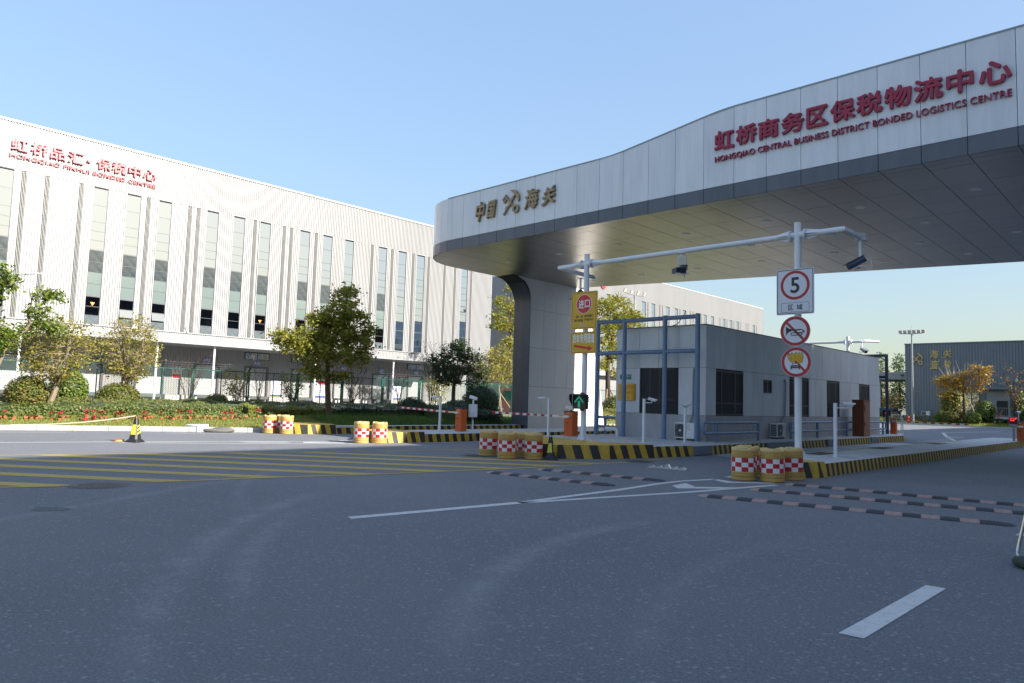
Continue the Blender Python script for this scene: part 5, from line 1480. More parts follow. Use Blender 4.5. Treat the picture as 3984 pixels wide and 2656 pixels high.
# ================================================================== STREET EQUIPMENT
# ---- water barrels: one template, then copies
def make_barrel():
    t = thing('crash_barrel', 'x', 'crash barrel', (0, 0, 0))
    R = 0.255
    m = MB()
    m.lathe([(R * 0.93, 0.0), (R, 0.02), (R, 0.065), (R * 0.975, 0.072), (R * 0.975, 0.082), (R, 0.09), (R, 0.135), (R * 0.975, 0.142), (R * 0.975, 0.152), (R, 0.16), (R, 0.19), (R * 0.985, 0.195), (R * 0.985, 0.50), (R, 0.505),
             (R, 0.54), (R * 0.975, 0.546), (R * 0.975, 0.556), (R, 0.563), (R, 0.60), (R * 0.975, 0.606), (R * 0.975, 0.616), (R * 1.0, 0.624), (R * 0.99, 0.66)], (0, 0), 36)
    m.build('body', BARREL_Y, t, smooth=True)
    m = MB(); n = 36
    # castellated rim: three broad notches
    vs = []
    for k in range(n):
        a = 2 * PI * k / n; notch = (k % 12) in (3, 4, 5, 6)
        zt = 0.685 if notch else 0.722
        for r, z in ((R * 0.99, 0.655), (R * 0.965, zt - 0.012), (R * 0.92, zt), (R * 0.72, zt - 0.006), (R * 0.66, 0.655)): vs.append((r * math.cos(a), r * math.sin(a), z))
    m.add(vs, [(5 * k + i, 5 * ((k + 1) % n) + i, 5 * ((k + 1) % n) + i + 1, 5 * k + i + 1) for k in range(n) for i in range(4)])
    m.build('rim', BARREL_L, t, smooth=True)
    m = MB(); m.add([(R * 0.67 * math.cos(2 * PI * k / 24), R * 0.67 * math.sin(2 * PI * k / 24), 0.662) for k in range(24)], [tuple(range(24))]); m.lathe([(0.07, 0.662), (0.07, 0.70), (0.05, 0.705)], (0.02, 0.0), 12); m.add([(0.02 + 0.05 * math.cos(2 * PI * k / 12), 0.05 * math.sin(2 * PI * k / 12), 0.705) for k in range(12)], [tuple(range(12))])
    m.build('lid', BARREL_L, t)
    m = MB(); n = 44; z0, z1 = 0.20, 0.495; rs = R * 0.992
    for row in range(3):
        for k in range(n):
            a0, a1 = 2 * PI * k / n, 2 * PI * (k + 1) / n
            za, zb = z0 + (z1 - z0) * row / 3, z0 + (z1 - z0) * (row + 1) / 3
            m.add([(rs * math.cos(a0), rs * math.sin(a0), za), (rs * math.cos(a1), rs * math.sin(a1), za), (rs * math.cos(a1), rs * math.sin(a1), zb), (rs * math.cos(a0), rs * math.sin(a0), zb)], [(0, 1, 2, 3)], (k // 4 + row) % 2)
    m.build('reflective_sheeting', [RED_TAPE, WHITE_TAPE], t, smooth=True)
    return t
BT = make_barrel()
first = True
for x, y, rz, lb in (
    (-26.62, 13.98, 0.3, 'sunlit barrel at the far left end, touching the yellow nose of the rear strip'),
    (-25.95, 14.35, 1.1, 'sunlit barrel just right of the far left one, in front of the rear striped kerb'),
    (-26.75, 14.62, 2.0, 'barrel wedged behind the two far left barrels'),
    (-20.42, 14.05, 0.6, 'left barrel of the sunlit pair before the middle island nose'),
    (-20.08, 14.55, 1.7, 'right barrel of the sunlit pair, against the middle island nose'),
    (-14.62, 14.35, 0.25, 'leftmost barrel of the cluster of five beside the small cone'),
    (-14.36, 14.92, 1.4, 'barrel half hidden behind the leftmost barrel of the cluster of five'),
    (-13.72, 14.20, 0.9, 'front barrel of the cluster of five, nearest the camera'),
    (-13.72, 14.95, 2.2, 'rear barrel in the gap between the two big barrels of the five'),
    (-13.22, 14.72, 0.1, 'rightmost barrel of the five, next to the cone reading 禁止停车'),
    (-7.28, 15.02, 0.45, 'left barrel of the group at the foot of the speed limit post'),
    (-6.74, 15.28, 1.2, 'front barrel of the group under the speed limit post, tallest in the photo'),
    (-6.66, 16.08, 0.0, 'right barrel under the speed limit post, touching the striped island'),
    (-7.5, 15.7, 2.6, 'barrel hidden behind the group under the speed limit post')):
    o = BT if first else dup(BT)
    first = False
    o.location = (x, y, 0); o.rotation_euler = (rnd.gauss(0, .006), rnd.gauss(0, .006), rz)
    o['label'] = lb; o['group'] = 'yellow crash barrels with red and white checks'

# ---- cones
def make_cone(label, loc, rz, text=True):
    t = thing('traffic_cone', label, 'traffic cone', loc, rz, 'black and yellow cones')
    m = MB(); m.bbox(-0.20, 0.20, -0.20, 0.20, 0, 0.05, 0.045); m.bbox(-0.17, 0.17, -0.17, 0.17, 0.05, 0.085, 0.045); m.build('base', BLACK_PL, t, (0, 0, 0))
    def hw(z): return 0.125 - 0.085 * (z - 0.085) / 0.53
    def ring(z):
        h = hw(z); c = h * 0.35
        return [(-h + c, -h, z), (h - c, -h, z), (h, -h + c, z), (h, h - c, z), (h - c, h, z), (-h + c, h, z), (-h, h - c, z), (-h, -h + c, z)]
    m = MB(); zs = (0.085, 0.19, 0.46, 0.59, 0.615)
    vs = []
    for z in zs: vs += ring(z)
    m.add(vs, [tuple(range(32, 40))] + [(8 * i + k, 8 * i + (k + 1) % 8, 8 * i + 8 + (k + 1) % 8, 8 * i + 8 + k) for i in range(4) for k in range(8)]); m.build('body', BLACK_PL, t, (0, 0, 0))
    m = MB(); m.tube([(-0.03, 0, 0.60), (-0.028, 0, 0.66), (0, 0, 0.685), (0.028, 0, 0.66), (0.03, 0, 0.60)], 0.009, 6); m.build('loop_handle', BLACK_PL, t, (0, 0, 0))
    for f in range(4):
        rot = Matrix.Rotation(f * PI / 2, 4, 'Z')
        def P(u, z, off):
            h = hw(z) + off; return tuple(rot @ Vector((u * hw(z) * 0.66, -h, z)))
        m = MB(); z0, z1 = 0.20, 0.455
        if f % 2 == 0:
            m.add([P(-1, z0, .002), P(1, z0, .002), P(1, z1, .002), P(-1, z1, .002)], [(0, 1, 2, 3)])
            m.build('yellow_panel', mat('cone_yellow', (0.62, 0.60, 0.05), 0.4) if 'cone_yellow' not in bpy.data.materials else bpy.data.materials['cone_yellow'], t, (0, 0, 0))
            m = MB()
            for i, ch in enumerate('禁止停车'):
                z = 0.375 - i * 0.045; h = hw(z + 0.02) + .0035
                o = rot @ Vector((-0.022, -h, z)); fit_text(m, ch, o, rot @ Vector((1, 0, 0)), rot @ Vector((0, 0.16, 0.987)), rot @ Vector((0, -1, 0)), 0.042, 0.036, 0.015)
            m.build('print', INK, t, (0, 0, 0))
        else:
            for k in range(3):
                a = z0 + k * 0.088; w = 0.046; s = 0.05
                q = [(-1, a), (1, a + s), (1, a + s + w), (-1, a + w)]
                q = [(u, min(z, z1)) for u, z in q]
                m.add([P(u, z, .002) for u, z in q], [(0, 1, 2, 3)])
            m.build('yellow_stripes', bpy.data.materials['cone_yellow'], t, (0, 0, 0))
    return t
make_cone('black and yellow cone reading 禁止停车 beside the cluster of five barrels', (-12.86, 15.02, 0), math.radians(28))
c2 = make_cone('sunlit cone standing alone on the white line at the left, holding a tape', (-22.95, 7.78, 0), math.radians(38))
c2.scale = (1.1, 1.1, 1.17)
m = MB()
tp = [(-30.2, 2.2, 0.62)] + [tuple(Vector((-30.2, 2.2, 0.78)).lerp(Vector((-22.95, 7.78, 0.775)), k / 16) - Vector((0, 0, 0.55 * (1 - (2 * k / 16 - 1) ** 2) * (0.9 if k < 9 else 0.75)))) for k in range(1, 17)]
for a, b in zip(tp[:-1], tp[1:]):
    m.add([(a[0], a[1], a[2]), (b[0], b[1], b[2]), (b[0], b[1], b[2] + .035), (a[0], a[1], a[2] + .035)], [(0, 1, 2, 3)])
tag(m.build('barrier_tape', mat('pale_tape', (0.70, 0.66, 0.50), 0.5)), 'pale yellow barrier tape tied to the lone cone, sagging to the left', 'tape')
rl = thing('tape_reel', 'orange tape reel lying flat on the road beside the lone cone', 'reel', (-23.45, 7.5, 0))
m = MB(); m.lathe([(0.10, 0.0), (0.145, 0.005), (0.145, 0.02), (0.13, 0.022), (0.13, 0.05), (0.145, 0.052), (0.145, 0.068), (0.05, 0.07)], (0, 0), 20); m.add([(0.05 * math.cos(2 * PI * k / 16), 0.05 * math.sin(2 * PI * k / 16), 0.07) for k in range(16)], [tuple(range(16))]); m.build('disc', ORANGE, rl, (0, 0, 0))
m = MB(); m.lathe([(0.132, 0.021), (0.138, 0.036), (0.132, 0.051)], (0, 0), 20); m.build('wound_tape', mat('tape_yellow', (0.6, 0.5, 0.2), 0.5), rl, (0, 0, 0))
# styrofoam and sack at the kerb
m = MB(); m.prism([(-28.72, 11.55), (-28.05, 11.75), (-28.0, 12.15), (-28.5, 12.05)], XY(), 0.0, 0.30)
v = m.v; m.v = [(x, y, z * (1 - 0.35 * ((i * 7) % 3) / 3)) for i, (x, y, z) in enumerate(v)]
tag(m.build('foam_block', mat('white_foam', (0.75, 0.76, 0.76), 0.8, 0, 0.05)), 'white foam block lying against the granite kerb', 'foam block')
bm_ = bmesh.new(); bmesh.ops.create_icosphere(bm_, subdivisions=3, radius=0.5)
for v in bm_.verts:
    p = v.co; v.co = Vector((p.x * 1.5 + 0.05 * math.sin(p.y * 9), p.y * 0.55, max(-0.02, (p.z * 0.30 + 0.09) * (1 + 0.25 * math.sin(p.x * 6 + p.y * 5)))))
me = bpy.data.meshes.new('sack'); bm_.to_mesh(me); bm_.free(); me.materials.append(mat('grey_sack', (0.13, 0.125, 0.12), 0.9, 0, 0.2, 8)); me.polygons.foreach_set('use_smooth', [True] * len(me.polygons))
o = bpy.data.objects.new('sack', me); put(o); o.location = (-27.5, 12.35, 0); o.rotation_euler = (0, 0, 1.05); o.scale = (0.75, 0.8, 0.8)
tag(o, 'limp grey sack slumped beside the white foam block', 'sack')

# ---- speed bumps: alternating rubber blocks
def bump_block(end):
    w, h, L = 0.17, 0.036, 0.25
    prof = [(-w, 0.0), (-w, 0.008), (-0.11, 0.026), (-0.04, h), (0.04, h), (0.11, 0.026), (w, 0.008), (w, 0.0)]
    m = MB()
    if not end:
        g = 0.0025
        m.add([(x, y, z) for x in (g, L - g) for y, z in prof], [tuple(range(7, -1, -1)), tuple(range(8, 16))] + [(k, (k + 1) % 8, 8 + (k + 1) % 8, 8 + k) for k in range(8)])
        # raised tread and a bolt
        for k in range(5):
            for s in (-1, 1):
                x0 = 0.02 + k * 0.045
                P = [(x0, s * 0.15, .014), (x0 + 0.018, s * 0.15, .014), (x0 + 0.048, s * 0.055, .034), (x0 + 0.03, s * 0.055, .034)]
                m.add([(min(a, L - .005), b, c + .004) for a, b, c in P], [(0, 1, 2, 3)])
        m.tube([(L / 2, 0, h - .01), (L / 2, 0, h + .002)], 0.022, 8)
    else:
        n = 6; vs = []
        for i in range(n + 1):
            t = i / n; s = math.sqrt(max(1 - t * t, 0.0004))
            vs += [(t * 0.2, y * s, z * s) for y, z in prof]
        m.add(vs, [tuple(range(7, -1, -1))] + [(8 * i + k, 8 * i + (k + 1) % 8, 8 * i + 8 + (k + 1) % 8, 8 * i + 8 + k) for i in range(n) for k in range(8)])
    return m
BB = {}
for e in (0, 1):
    for nm, mt in (('b', RUBBER_B), ('p', RUBBER_P)): BB[e, nm] = bump_block(e).mesh('rubber_block', mt)
def speed_bump(label, a, b, pink_first=False, cut=None):
    a = Vector(a); b = Vector(b); L = (b - a).length; d = (b - a).normalized(); ang = math.atan2(d.y, d.x)
    t = thing('speed_bump', label, 'speed bump', (a.x, a.y, 0), ang, 'black and pink rubber speed bumps')
    n = round((L - 0.40) / 0.25)
    for k in range(n):
        o = bpy.data.objects.new('rubber_block', BB[0, 'p' if (k % 2 == 0) == pink_first else 'b']); put(o, t); o.location = (0.2 + 0.25 * k, 0, rnd.uniform(0, .002)); o.rotation_euler = (0, 0, rnd.gauss(0, .006))
    o = bpy.data.objects.new('end_block', BB[1, 'p']); put(o, t); o.location = (0.2, 0, 0); o.rotation_euler = (0, 0, PI)
    o = bpy.data.objects.new('end_block', BB[1, 'b']); put(o, t); o.location = (0.2 + 0.25 * n, 0, 0)
    return t
speed_bump('nearer rubber bump of the two in the middle lane', (-11.32, 11.12), (-8.15, 11.52))
speed_bump('farther rubber bump of the two in the middle lane', (-11.2, 12.66), (-8.15, 13.14))
speed_bump('nearest rubber bump of the three in the right lane', (-6.5, 11.66), (-1.95, 12.70))
speed_bump('middle rubber bump of the three in the right lane', (-6.38, 13.42), (-1.9, 14.40))
speed_bump('farthest rubber bump of the three in the right lane', (-6.36, 15.03), (-1.9, 15.62), False)
# steel tyre teeth
tt = thing('tyre_spikes', 'row of shiny steel one way spikes on the road before the weighbridge', 'road spikes', (-9.66, 15.8, 0))
d = Vector((0.983, 0.185, 0)); n_ = Vector((-d.y, d.x, 0))
m = MB(); m.obox((0, 0, 0.008), d, n_, (0, 0, 1), 0.50, 0.09, 0.008); m.build('base_plate', ALU, tt, (0, 0, 0))
for k in range(5):
    c = d * (-0.4 + 0.2 * k); h = 0.095 if k == 2 else 0.05
    m = MB(); P = []
    for u, z in ((-0.09, 0.016), (-0.06, 0.016 + h * .4), (-0.03, 0.016 + h), (0.03, 0.016 + h), (0.06, 0.016 + h * .4), (0.09, 0.016)): P.append((u, z))
    m.add([tuple(c + d * u + n_ * s + Vector((0, 0, z))) for s in (-0.06, 0.05) for u, z in P], [tuple(range(5, -1, -1)), tuple(range(6, 12))] + [(i, i + 1, 7 + i, 6 + i) for i in range(5)])
    m.build('spike', ALU, tt, (0, 0, 0))

# ---- small camera posts
def bullet(par, o, az, tilt, L=0.26, r=0.045, shield=True):
    """bullet camera with a sunshield and bracket arm; az = view direction"""
    o = Vector(o); f = Vector((math.cos(az) * math.cos(tilt), math.sin(az) * math.cos(tilt), -math.sin(tilt))); rt = Vector((math.sin(az), -math.cos(az), 0)); u = rt.cross(f)
    m = MB(); m.tube([o - f * L / 2, o + f * L * 0.3, o + f * L / 2], [r * 0.95, r, r * 1.12], 12); m.build('camera_body', WHITE_STEEL, par, smooth=True)
    m = MB(); m.tube([o + f * (L / 2 - 0.002), o + f * (L / 2 + 0.003)], r * 0.92, 12); m.build('lens', BLACK_PL, par)
    if shield:
        m = MB(); vs = []
        for s in (-L * 0.42, L * 0.68):
            for k in range(7):
                a = PI * (0.08 + 0.84 * k / 6); vs.append(o + f * s + rt * (r * 1.25 * math.cos(a)) + u * (r * 1.25 * math.sin(a)))
        m.add(vs, [(k, k + 1, 8 + k, 7 + k) for k in range(6)]); m.build('sunshield', WHITE_STEEL, par)
def cam_post(label, x, y, h, az, tilt, arm, r=0.036, mat_=None):
    t = thing('camera_post', label, 'camera post', (x, y, 0.3), 0, 'short white camera posts')
    m = MB(); m.box(x - r, x + r, y - r, y + r, 0.3, h); m.box(x - r - .035, x + r + .035, y - r - .035, y + r + .035, 0.3, 0.31); m.build('post', WHITE_STEEL, t)
    ax, ay = arm
    e = Vector((x + ax, y + ay, h - 0.10))
    m = MB(); m.tube([(x, y, h - 0.13), tuple(e - Vector((0, 0, .03))), (e.x, e.y, e.z + 0.03)], 0.016, 7); m.build('bracket_arm', WHITE_STEEL, t, smooth=True)
    bullet(t, (e.x, e.y, e.z + 0.075), az, tilt)
    m = MB(); m.tube([(x, y, h - 0.05), (x + ax * .4, y + ay * .4, h - 0.0), (e.x - .05 * math.cos(az), e.y - .05 * math.sin(az), e.z + 0.06)], 0.008, 5); m.build('cable', GREY_STEEL, t)
    return t
cam_post('white camera post left of the orange cabinet on the middle island', -21.6, 18.5, 1.64, math.radians(195), 0.1, (-0.18, -0.12))
cam_post('white camera post next to the barrier boom before the pylon', -17.6, 20.4, 1.72, math.radians(200), 0.1, (-0.20, -0.14))
cam_post('white camera post in front of the gate house window', -13.47, 20.5, 1.77, math.radians(20), 0.25, (0.24, 0.1))
cam_post('white camera post in front of the air conditioner, its camera tilted up', -13.08, 22.5, 1.62, math.radians(240), 0.3, (0.1, -0.04))
cam_post('peeling white camera post on the right island by the brown cabinet', -7.22, 20.4, 1.78, math.radians(20), 0.1, (0.30, 0.12), 0.04)
# post with a white box
t = thing('card_reader_post', 'white post with a square box and a boxy camera on top', 'reader post', (-21.2, 19.9, 0.3))
m = MB(); m.tube([(-21.2, 19.9, 0.3), (-21.2, 19.9, 1.55)], 0.035, 10); m.build('post', WHITE_STEEL, t)
rt = Vector((0.78, 0.62, 0)); fw = Vector((0.62, -0.78, 0))
m = MB(); m.obox((-21.16, 19.86, 1.12), rt, fw, (0, 0, 1), 0.17, 0.05, 0.26); m.build('box', SIGN_W, t)
m = MB(); m.obox(Vector((-21.16, 19.86, 1.12)) + fw * 0.055, rt, fw, (0, 0, 1), 0.09, 0.008, 0.05); m.build('box_hatch', WHITE_STEEL, t)
m = MB(); m.obox((-21.2, 19.9, 1.64), Vector((0.75, 0.4, -0.25)), Vector((-0.4, 0.75, 0)), Vector((0.2, 0.1, 0.95)), 0.16, 0.07, 0.06); m.build('camera_housing', WHITE_STEEL, t)
m = MB(); m.tube([(-21.18, 19.85, 0.86), (-21.1, 19.8, 0.74), (-21.05, 19.8, 0.80), (-21.08, 19.8, 0.88)], 0.012, 6); m.build('cable', BLACK_PL, t)

# ---- barrier gates
def barrier(label, x, y, tip, w=0.36, d=0.32, top=1.22, boomz=1.03, lens=9, colour=ORANGE, z0=0.3, blen=None):
    t = thing('barrier_gate', label, 'barrier gate', (x, y, z0), 0, 'orange barrier gates')
    m = MB(); m.bbox(x - w / 2, x + w / 2, y - d / 2, y + d / 2, z0, top - 0.035, 0.02); m.build('cabinet', colour, t)
    m = MB(); m.bbox(x - w / 2 - .01, x + w / 2 + .01, y - d / 2 - .01, y + d / 2 + .01, top - 0.035, top, 0.012); m.build('lid', mat('cabinet_lid', (0.06, 0.065, 0.075), 0.4) if 'cabinet_lid' not in bpy.data.materials else bpy.data.materials['cabinet_lid'], t)
    yf = y - d / 2 - 0.001
    m = MB(); m.box(x - .02, x + .02, yf - .003, yf, top - 0.12, top - 0.07); m.build('label_plate', WHITE_TAPE, t)
    m = MB(); m.prism(ell(x - 0.02, z0 + 0.5, 0.045, 0.022, 12), XZ(yf), 0, 0.006); m.prism(ell(x - 0.02, z0 + 0.36, 0.014, 0.014, 8), XZ(yf), 0, 0.004); m.prism(ell(x - 0.03, z0 + 0.24, 0.014, 0.014, 8), XZ(yf), 0, 0.004); m.build('lock', BLACK_PL, t)
    m = MB()
    for a, b in ((-0.08, -.1), (0.08, -.1), (-0.06, -.32), (0.03, -.32)): m.prism(ell(x + a, top + b, 0.012, 0.012, 8), XZ(yf), 0, 0.004)
    m.build('bolt', ALU, t)
    tip = Vector(tip); s = Vector((x, yf - 0.035, boomz)); dd = (tip - s); L = dd.length; dd.normalize()
    m = MB(); m.obox(s + dd * 0.22, dd, Vector((0, 1, 0)), dd.cross(Vector((0, 1, 0))), 0.36, 0.02, 0.03); m.obox(s + dd * 0.02 - Vector((0, .015, 0)), dd, (0, 1, 0), (0, 0, 1), 0.10, 0.03, 0.045); m.build('boom_clamp', ALU, t)
    m = MB(); m.tube([s - dd * 0.08 + Vector((0, -.03, .02)), s + dd * 0.4 + Vector((0, -.03, .02))], 0.012, 8); m.build('spring_rod', STAINLESS, t)
    bl = L - 0.55; n = max(4, round(bl / 0.2))
    for k in range(n):
        a = s + dd * (0.55 + bl * k / n); b = s + dd * (0.55 + bl * (k + 1) / n)
        m = MB(); m.obox((a + b) / 2, dd, (0, 1, 0), dd.cross(Vector((0, 1, 0))), bl / n / 2 - 0.0005, 0.021, 0.042 - 0.004 * (k % 2)); m.build('boom_section', RED_TAPE if (n - k) % 2 else WHITE_TAPE, t)
    return t
barrier('orange barrier cabinet on the middle island, boom closed to the left', -21.3, 19.35, (-25.15, 19.2, 1.13))
barrier('orange barrier cabinet beside the left sign post, boom reaching in front of the pylon', -17.25, 21.3, (-21.3, 21.1, 1.06), w=0.42, d=0.36, top=1.25)
barrier('small orange barrier at the far end of the gate house, boom across the yard', -12.75, 45.2, (-9.0, 45.05, 1.0), w=0.3, d=0.3, top=1.2)
barrier('orange barrier at the far right edge beside a red clock display', -6.5, 43.75, (-2.6, 43.6, 1.0), w=0.3, d=0.36, top=1.30)
# camera on the second cabinet
t = thing('box_camera', 'silver box camera lying on the lid of the orange cabinet near the sign post', 'camera', (-17.3, 21.3, 1.25))
m = MB(); m.obox((-17.3, 21.25, 1.36), (0.9, 0.3, -0.1), (-0.3, 0.9, 0), (0, 0, 1), 0.16, 0.065, 0.06); m.build('housing', ALU, t)
m = MB(); m.tube([(-17.25, 21.3, 1.25), (-17.25, 21.3, 1.31)], 0.04, 8); m.build('foot', BLACK_PL, t)
# brown cabinet
t = thing('control_cabinet', 'tall brown control cabinet by the long guard rail', 'cabinet', (-12.36, 38.2, 0.3))
m = MB(); m.box(-12.63, -12.1, 38.0, 38.95, 0.3, 2.09); m.build('body', BROWN_CAB, t)
m = MB(); m.box(-12.1, -12.075, 38.03, 38.92, 0.35, 2.0); m.build('door', mat('brown_door', (0.27, 0.095, 0.05), 0.45, 0, 0.06), t)
m = MB(); m.box(-12.64, -12.06, 37.99, 38.96, 2.09, 2.13); m.build('lid', BROWN_CAB, t)
m = MB(); m.box(-12.075, -12.06, 38.1, 38.2, 1.55, 1.85); m.box(-12.075, -12.055, 38.06, 38.13, 0.85, 1.0); m.build('handle', BLACK_PL, t)
# displays
RED_LED = emit('red_led', (1.0, 0.06, 0.03), 1.3)
def display(label, x, y, w, h, z, lines, post=0.05, body=GREY_STEEL):
    t = thing('led_display', label, 'display', (x, y, 0.3))
    m = MB(); m.bbox(x - w / 2, x + w / 2, y, y + 0.12, z, z + h, 0.01); m.build('housing', body, t)
    m = MB(); m.box(x - w / 2 + .015, x + w / 2 - .015, y - 0.004, y, z + (0.12 if h > 0.4 else 0.02), z + h - 0.02); m.build('screen', BLACK_PL, t)
    m = MB()
    for tx, a, b, c, e in lines: fit_text(m, tx, (x + a, y - 0.006, z + b), E1, Z, NY, c, e, 0.01)
    m.build('red_digits', RED_LED, t)
    m = MB(); m.box(x - post, x + post, y + 0.03, y + 0.10, 0.3, z); m.build('post', body, t)
    return t
display('red clock display on a grey post at the far right edge', -6.74, 43.35, 0.38, 0.47, 1.03, (('21-11-24', -0.14, 0.36, 0.28, 0.055), ('19:47', -0.12, 0.27, 0.17, 0.05)))
display('dark display with red text beside the far small barrier', -12.98, 44.7, 0.42, 0.33, 1.33, (('欢迎光临', -0.08, 0.13, 0.2, 0.05),), 0.05, DARK_STEEL)
for lb, x, y, h, az in (('white camera on a thin post behind the far small barrier', -12.55, 45.9, 1.66, -1.2), ('white camera above the red clock display', -6.6, 43.9, 1.72, -1.9), ('white camera right of the red clock display, at the frame edge', -6.25, 44.0, 1.76, -1.0), ('white camera over the boom of the far small barrier', -12.3, 45.3, 1.36, -1.1)):
    t = thing('camera_post', lb, 'camera post', (x, y, 0.3), 0, 'short white camera posts')
    m = MB(); m.tube([(x, y, 0.3), (x, y, h - 0.06)], 0.025, 8); m.build('post', WHITE_STEEL, t)
    bullet(t, (x, y, h), az, 0.1, 0.3, 0.06)
# far portal frame and far camera gantry
t = thing('height_portal', 'dark portal frame behind the far corner of the gate house', 'portal frame', (-13.0, 44.6, 0.3))
m = MB(); m.tube([(-12.92, 44.6, 0.3), (-12.92, 44.6, 4.86)], 0.09, 14); m.build('post', DARK_STEEL, t, smooth=True)
for z in (4.80, 3.56):
    m = MB(); m.tube([(-17.4, 44.6, z), (-12.92, 44.6, z)], 0.08, 14); m.build('cross_bar', DARK_STEEL, t, smooth=True)
m = MB(); m.tube([(-17.4, 44.6, 0.3), (-17.4, 44.6, 4.86)], 0.09, 14); m.build('post', DARK_STEEL, t, smooth=True)
t = thing('camera_gantry', 'second white camera gantry rising behind the gate house roof', 'gantry', (-15.22, 45.4, 0.3))
m = MB(); m.tube([(-15.3, 45.4, 0.3), (-15.3, 45.4, 6.05)], 0.10, 14); m.build('post', WHITE_STEEL, t, smooth=True)
m = MB(); m.tube([(-22.5, 45.4, 5.72), (-15.5, 45.4, 5.72)], 0.075, 10); m.tube([(-15.1, 45.4, 5.72), (-14.3, 45.4, 5.72)], 0.075, 10); m.build('cross_bar', WHITE_STEEL, t, smooth=True)
for s in (-1, 1):
    m = MB(); m.tube([(-15.3 + s * .17, 45.4, 5.72), (-15.3 + s * .22, 45.4, 5.72)], 0.15, 14); m.build('flange', WHITE_STEEL, t)
m = MB(); m.tube([(-14.35, 45.35, 5.74), (-13.7, 45.9, 5.73)], 0.08, 10); m.build('arm', WHITE_STEEL, t)
t = traffic_camera('lane camera under the far gantry, above the gate house roof', (-14.45, 45.2, 5.2), 0.9, 0.5, mat('camera_grey', (0.2, 0.2, 0.22), 0.4), 0.5)

# ---- sandwich board at the right edge
t = thing('folding_sign', 'folding sign with a bent stainless tube frame, cut by the right frame edge', 'folding sign', (-1.15, 9.6, 0))
def fan(pts, r, n=4):
    out = [Vector(pts[0])]
    for a, b, c in zip(pts[:-2], pts[1:-1], pts[2:]):
        a, b, c = Vector(a), Vector(b), Vector(c)
        p = b + (a - b).normalized() * r; q = b + (c - b).normalized() * r
        for k in range(n + 1):
            s = k / n; out.append(p.lerp(b, s).lerp(b.lerp(q, s), s))
    out.append(Vector(pts[-1])); return out
m = MB(); m.tube(fan([(-1.33, 9.86, 1.02), (-1.53, 9.80, 0.03), (-1.38, 9.22, 0.025), (-0.68, 8.98, 0.025), (-0.62, 9.0, 1.02)], 0.14), 0.019, 10); m.build('front_frame', STAINLESS, t, smooth=True)
m = MB(); m.tube(fan([(-1.30, 9.88, 1.02), (-1.12, 10.3, 0.03), (-0.45, 9.95, 0.03), (-0.6, 9.1, 1.02)], 0.12), 0.019, 10); m.build('rear_frame', STAINLESS, t, smooth=True)
m = MB(); m.obox((-0.98, 9.52, 0.62), (0.72, -0.69, 0), (0.69, 0.72, 0.2), (-0.1, -0.1, 1), 0.40, 0.008, 0.34); m.build('panel', mat('brown_sign_back', (0.2, 0.13, 0.06), 0.6), t)
bm_ = bmesh.new(); bmesh.ops.create_icosphere(bm_, subdivisions=3, radius=0.5)
for v in bm_.verts:
    p = v.co; v.co = Vector((p.x * 1.0, p.y * 0.6 * (1 + 0.1 * math.sin(p.x * 11)), max(-0.0, (p.z * 0.22 + 0.06) * (1 + 0.2 * math.sin(p.x * 8 + p.y * 7)))))
me = bpy.data.meshes.new('sandbag'); bm_.to_mesh(me); bm_.free(); me.materials.append(mat('green_canvas', (0.045, 0.055, 0.042), 0.9, 0, 0.2, 10, bmp=0.4)); me.polygons.foreach_set('use_smooth', [True] * len(me.polygons))
o = bpy.data.objects.new('sandbag', me); put(o); o.location = (-1.13, 9.28, 0.0); o.rotation_euler = (0, 0, -0.45); o.scale = (0.8, 0.8, 0.8)
tag(o, 'dark green sandbag lying over the foot of the folding sign', 'sandbag')

# ================================================================== FAR SIDE OF THE YARD
IB = thing('inspection_hall', 'dark grey ribbed customs inspection hall with gold characters', 'inspection hall', (-20, 115, 0.4))
IBo = tuple(IB.location)
m = MB(); n = 96; xa0 = -30.8; W_ = 34.0; p = W_ / n
for k in range(n):
    x = xa0 + k * p
    m.add([(x, 115, 0.9), (x + p * .6, 115, 0.9), (x + p * .7, 115.05, 0.9), (x + p * .9, 115.05, 0.9), (x + p, 115, 0.9), (x, 115, 11.4), (x + p * .6, 115, 11.4), (x + p * .7, 115.05, 11.4), (x + p * .9, 115.05, 11.4), (x + p, 115, 11.4)], [(i, i + 1, i + 6, i + 5) for i in range(4)])
m.build('front_wall', INSP, IB)
m = MB(); m.box(-30.78, 3.2, 115.1, 170, 0.3, 11.35); m.build('body', INSP, IB)
m = MB(); m.box(-30.9, 3.3, 114.9, 170, 11.4, 11.52); m.build('roof_trim', mat('roof_edge_grey', (0.17, 0.18, 0.19), 0.5), IB)
m = MB(); m.box(-30.82, 3.2, 114.95, 115.2, 0.2, 0.95); m.build('plinth', mat('dark_plinth', (0.10, 0.105, 0.115), 0.8), IB)
emblem(-29.22, 9.2, 1.38, 114.98, IB, GOLD_Y, 0.12)
for ch, x, z, w, h in (('海', -27.6, 9.28, 1.2, 1.2), ('关', -25.98, 9.35, 1.15, 1.18), ('查', -27.6, 7.78, 1.25, 1.3), ('验', -25.95, 7.95, 1.1, 1.05)):
    mm = brush(ch, x, z, w, h, 0.10, 114.98, IB, GOLD_Y)
m = MB(); m.box(-29.62, -29.02, 114.94, 115.0, 3.95, 4.58); m.build('louvre_frame', GREY_STEEL, IB)
for k in range(5):
    m = MB(); m.box(-29.57, -29.07, 114.92, 114.95, 4.0 + 0.11 * k, 4.07 + 0.11 * k); m.build('louvre_blade', LOUVRE_D, IB)
m = MB(); m.box(-20.75, -18.2, 114.9, 115.06, 1.0, 4.72); dr = m.build('doorway', mat('door_reveal', (0.22, 0.235, 0.25), 0.5), IB)
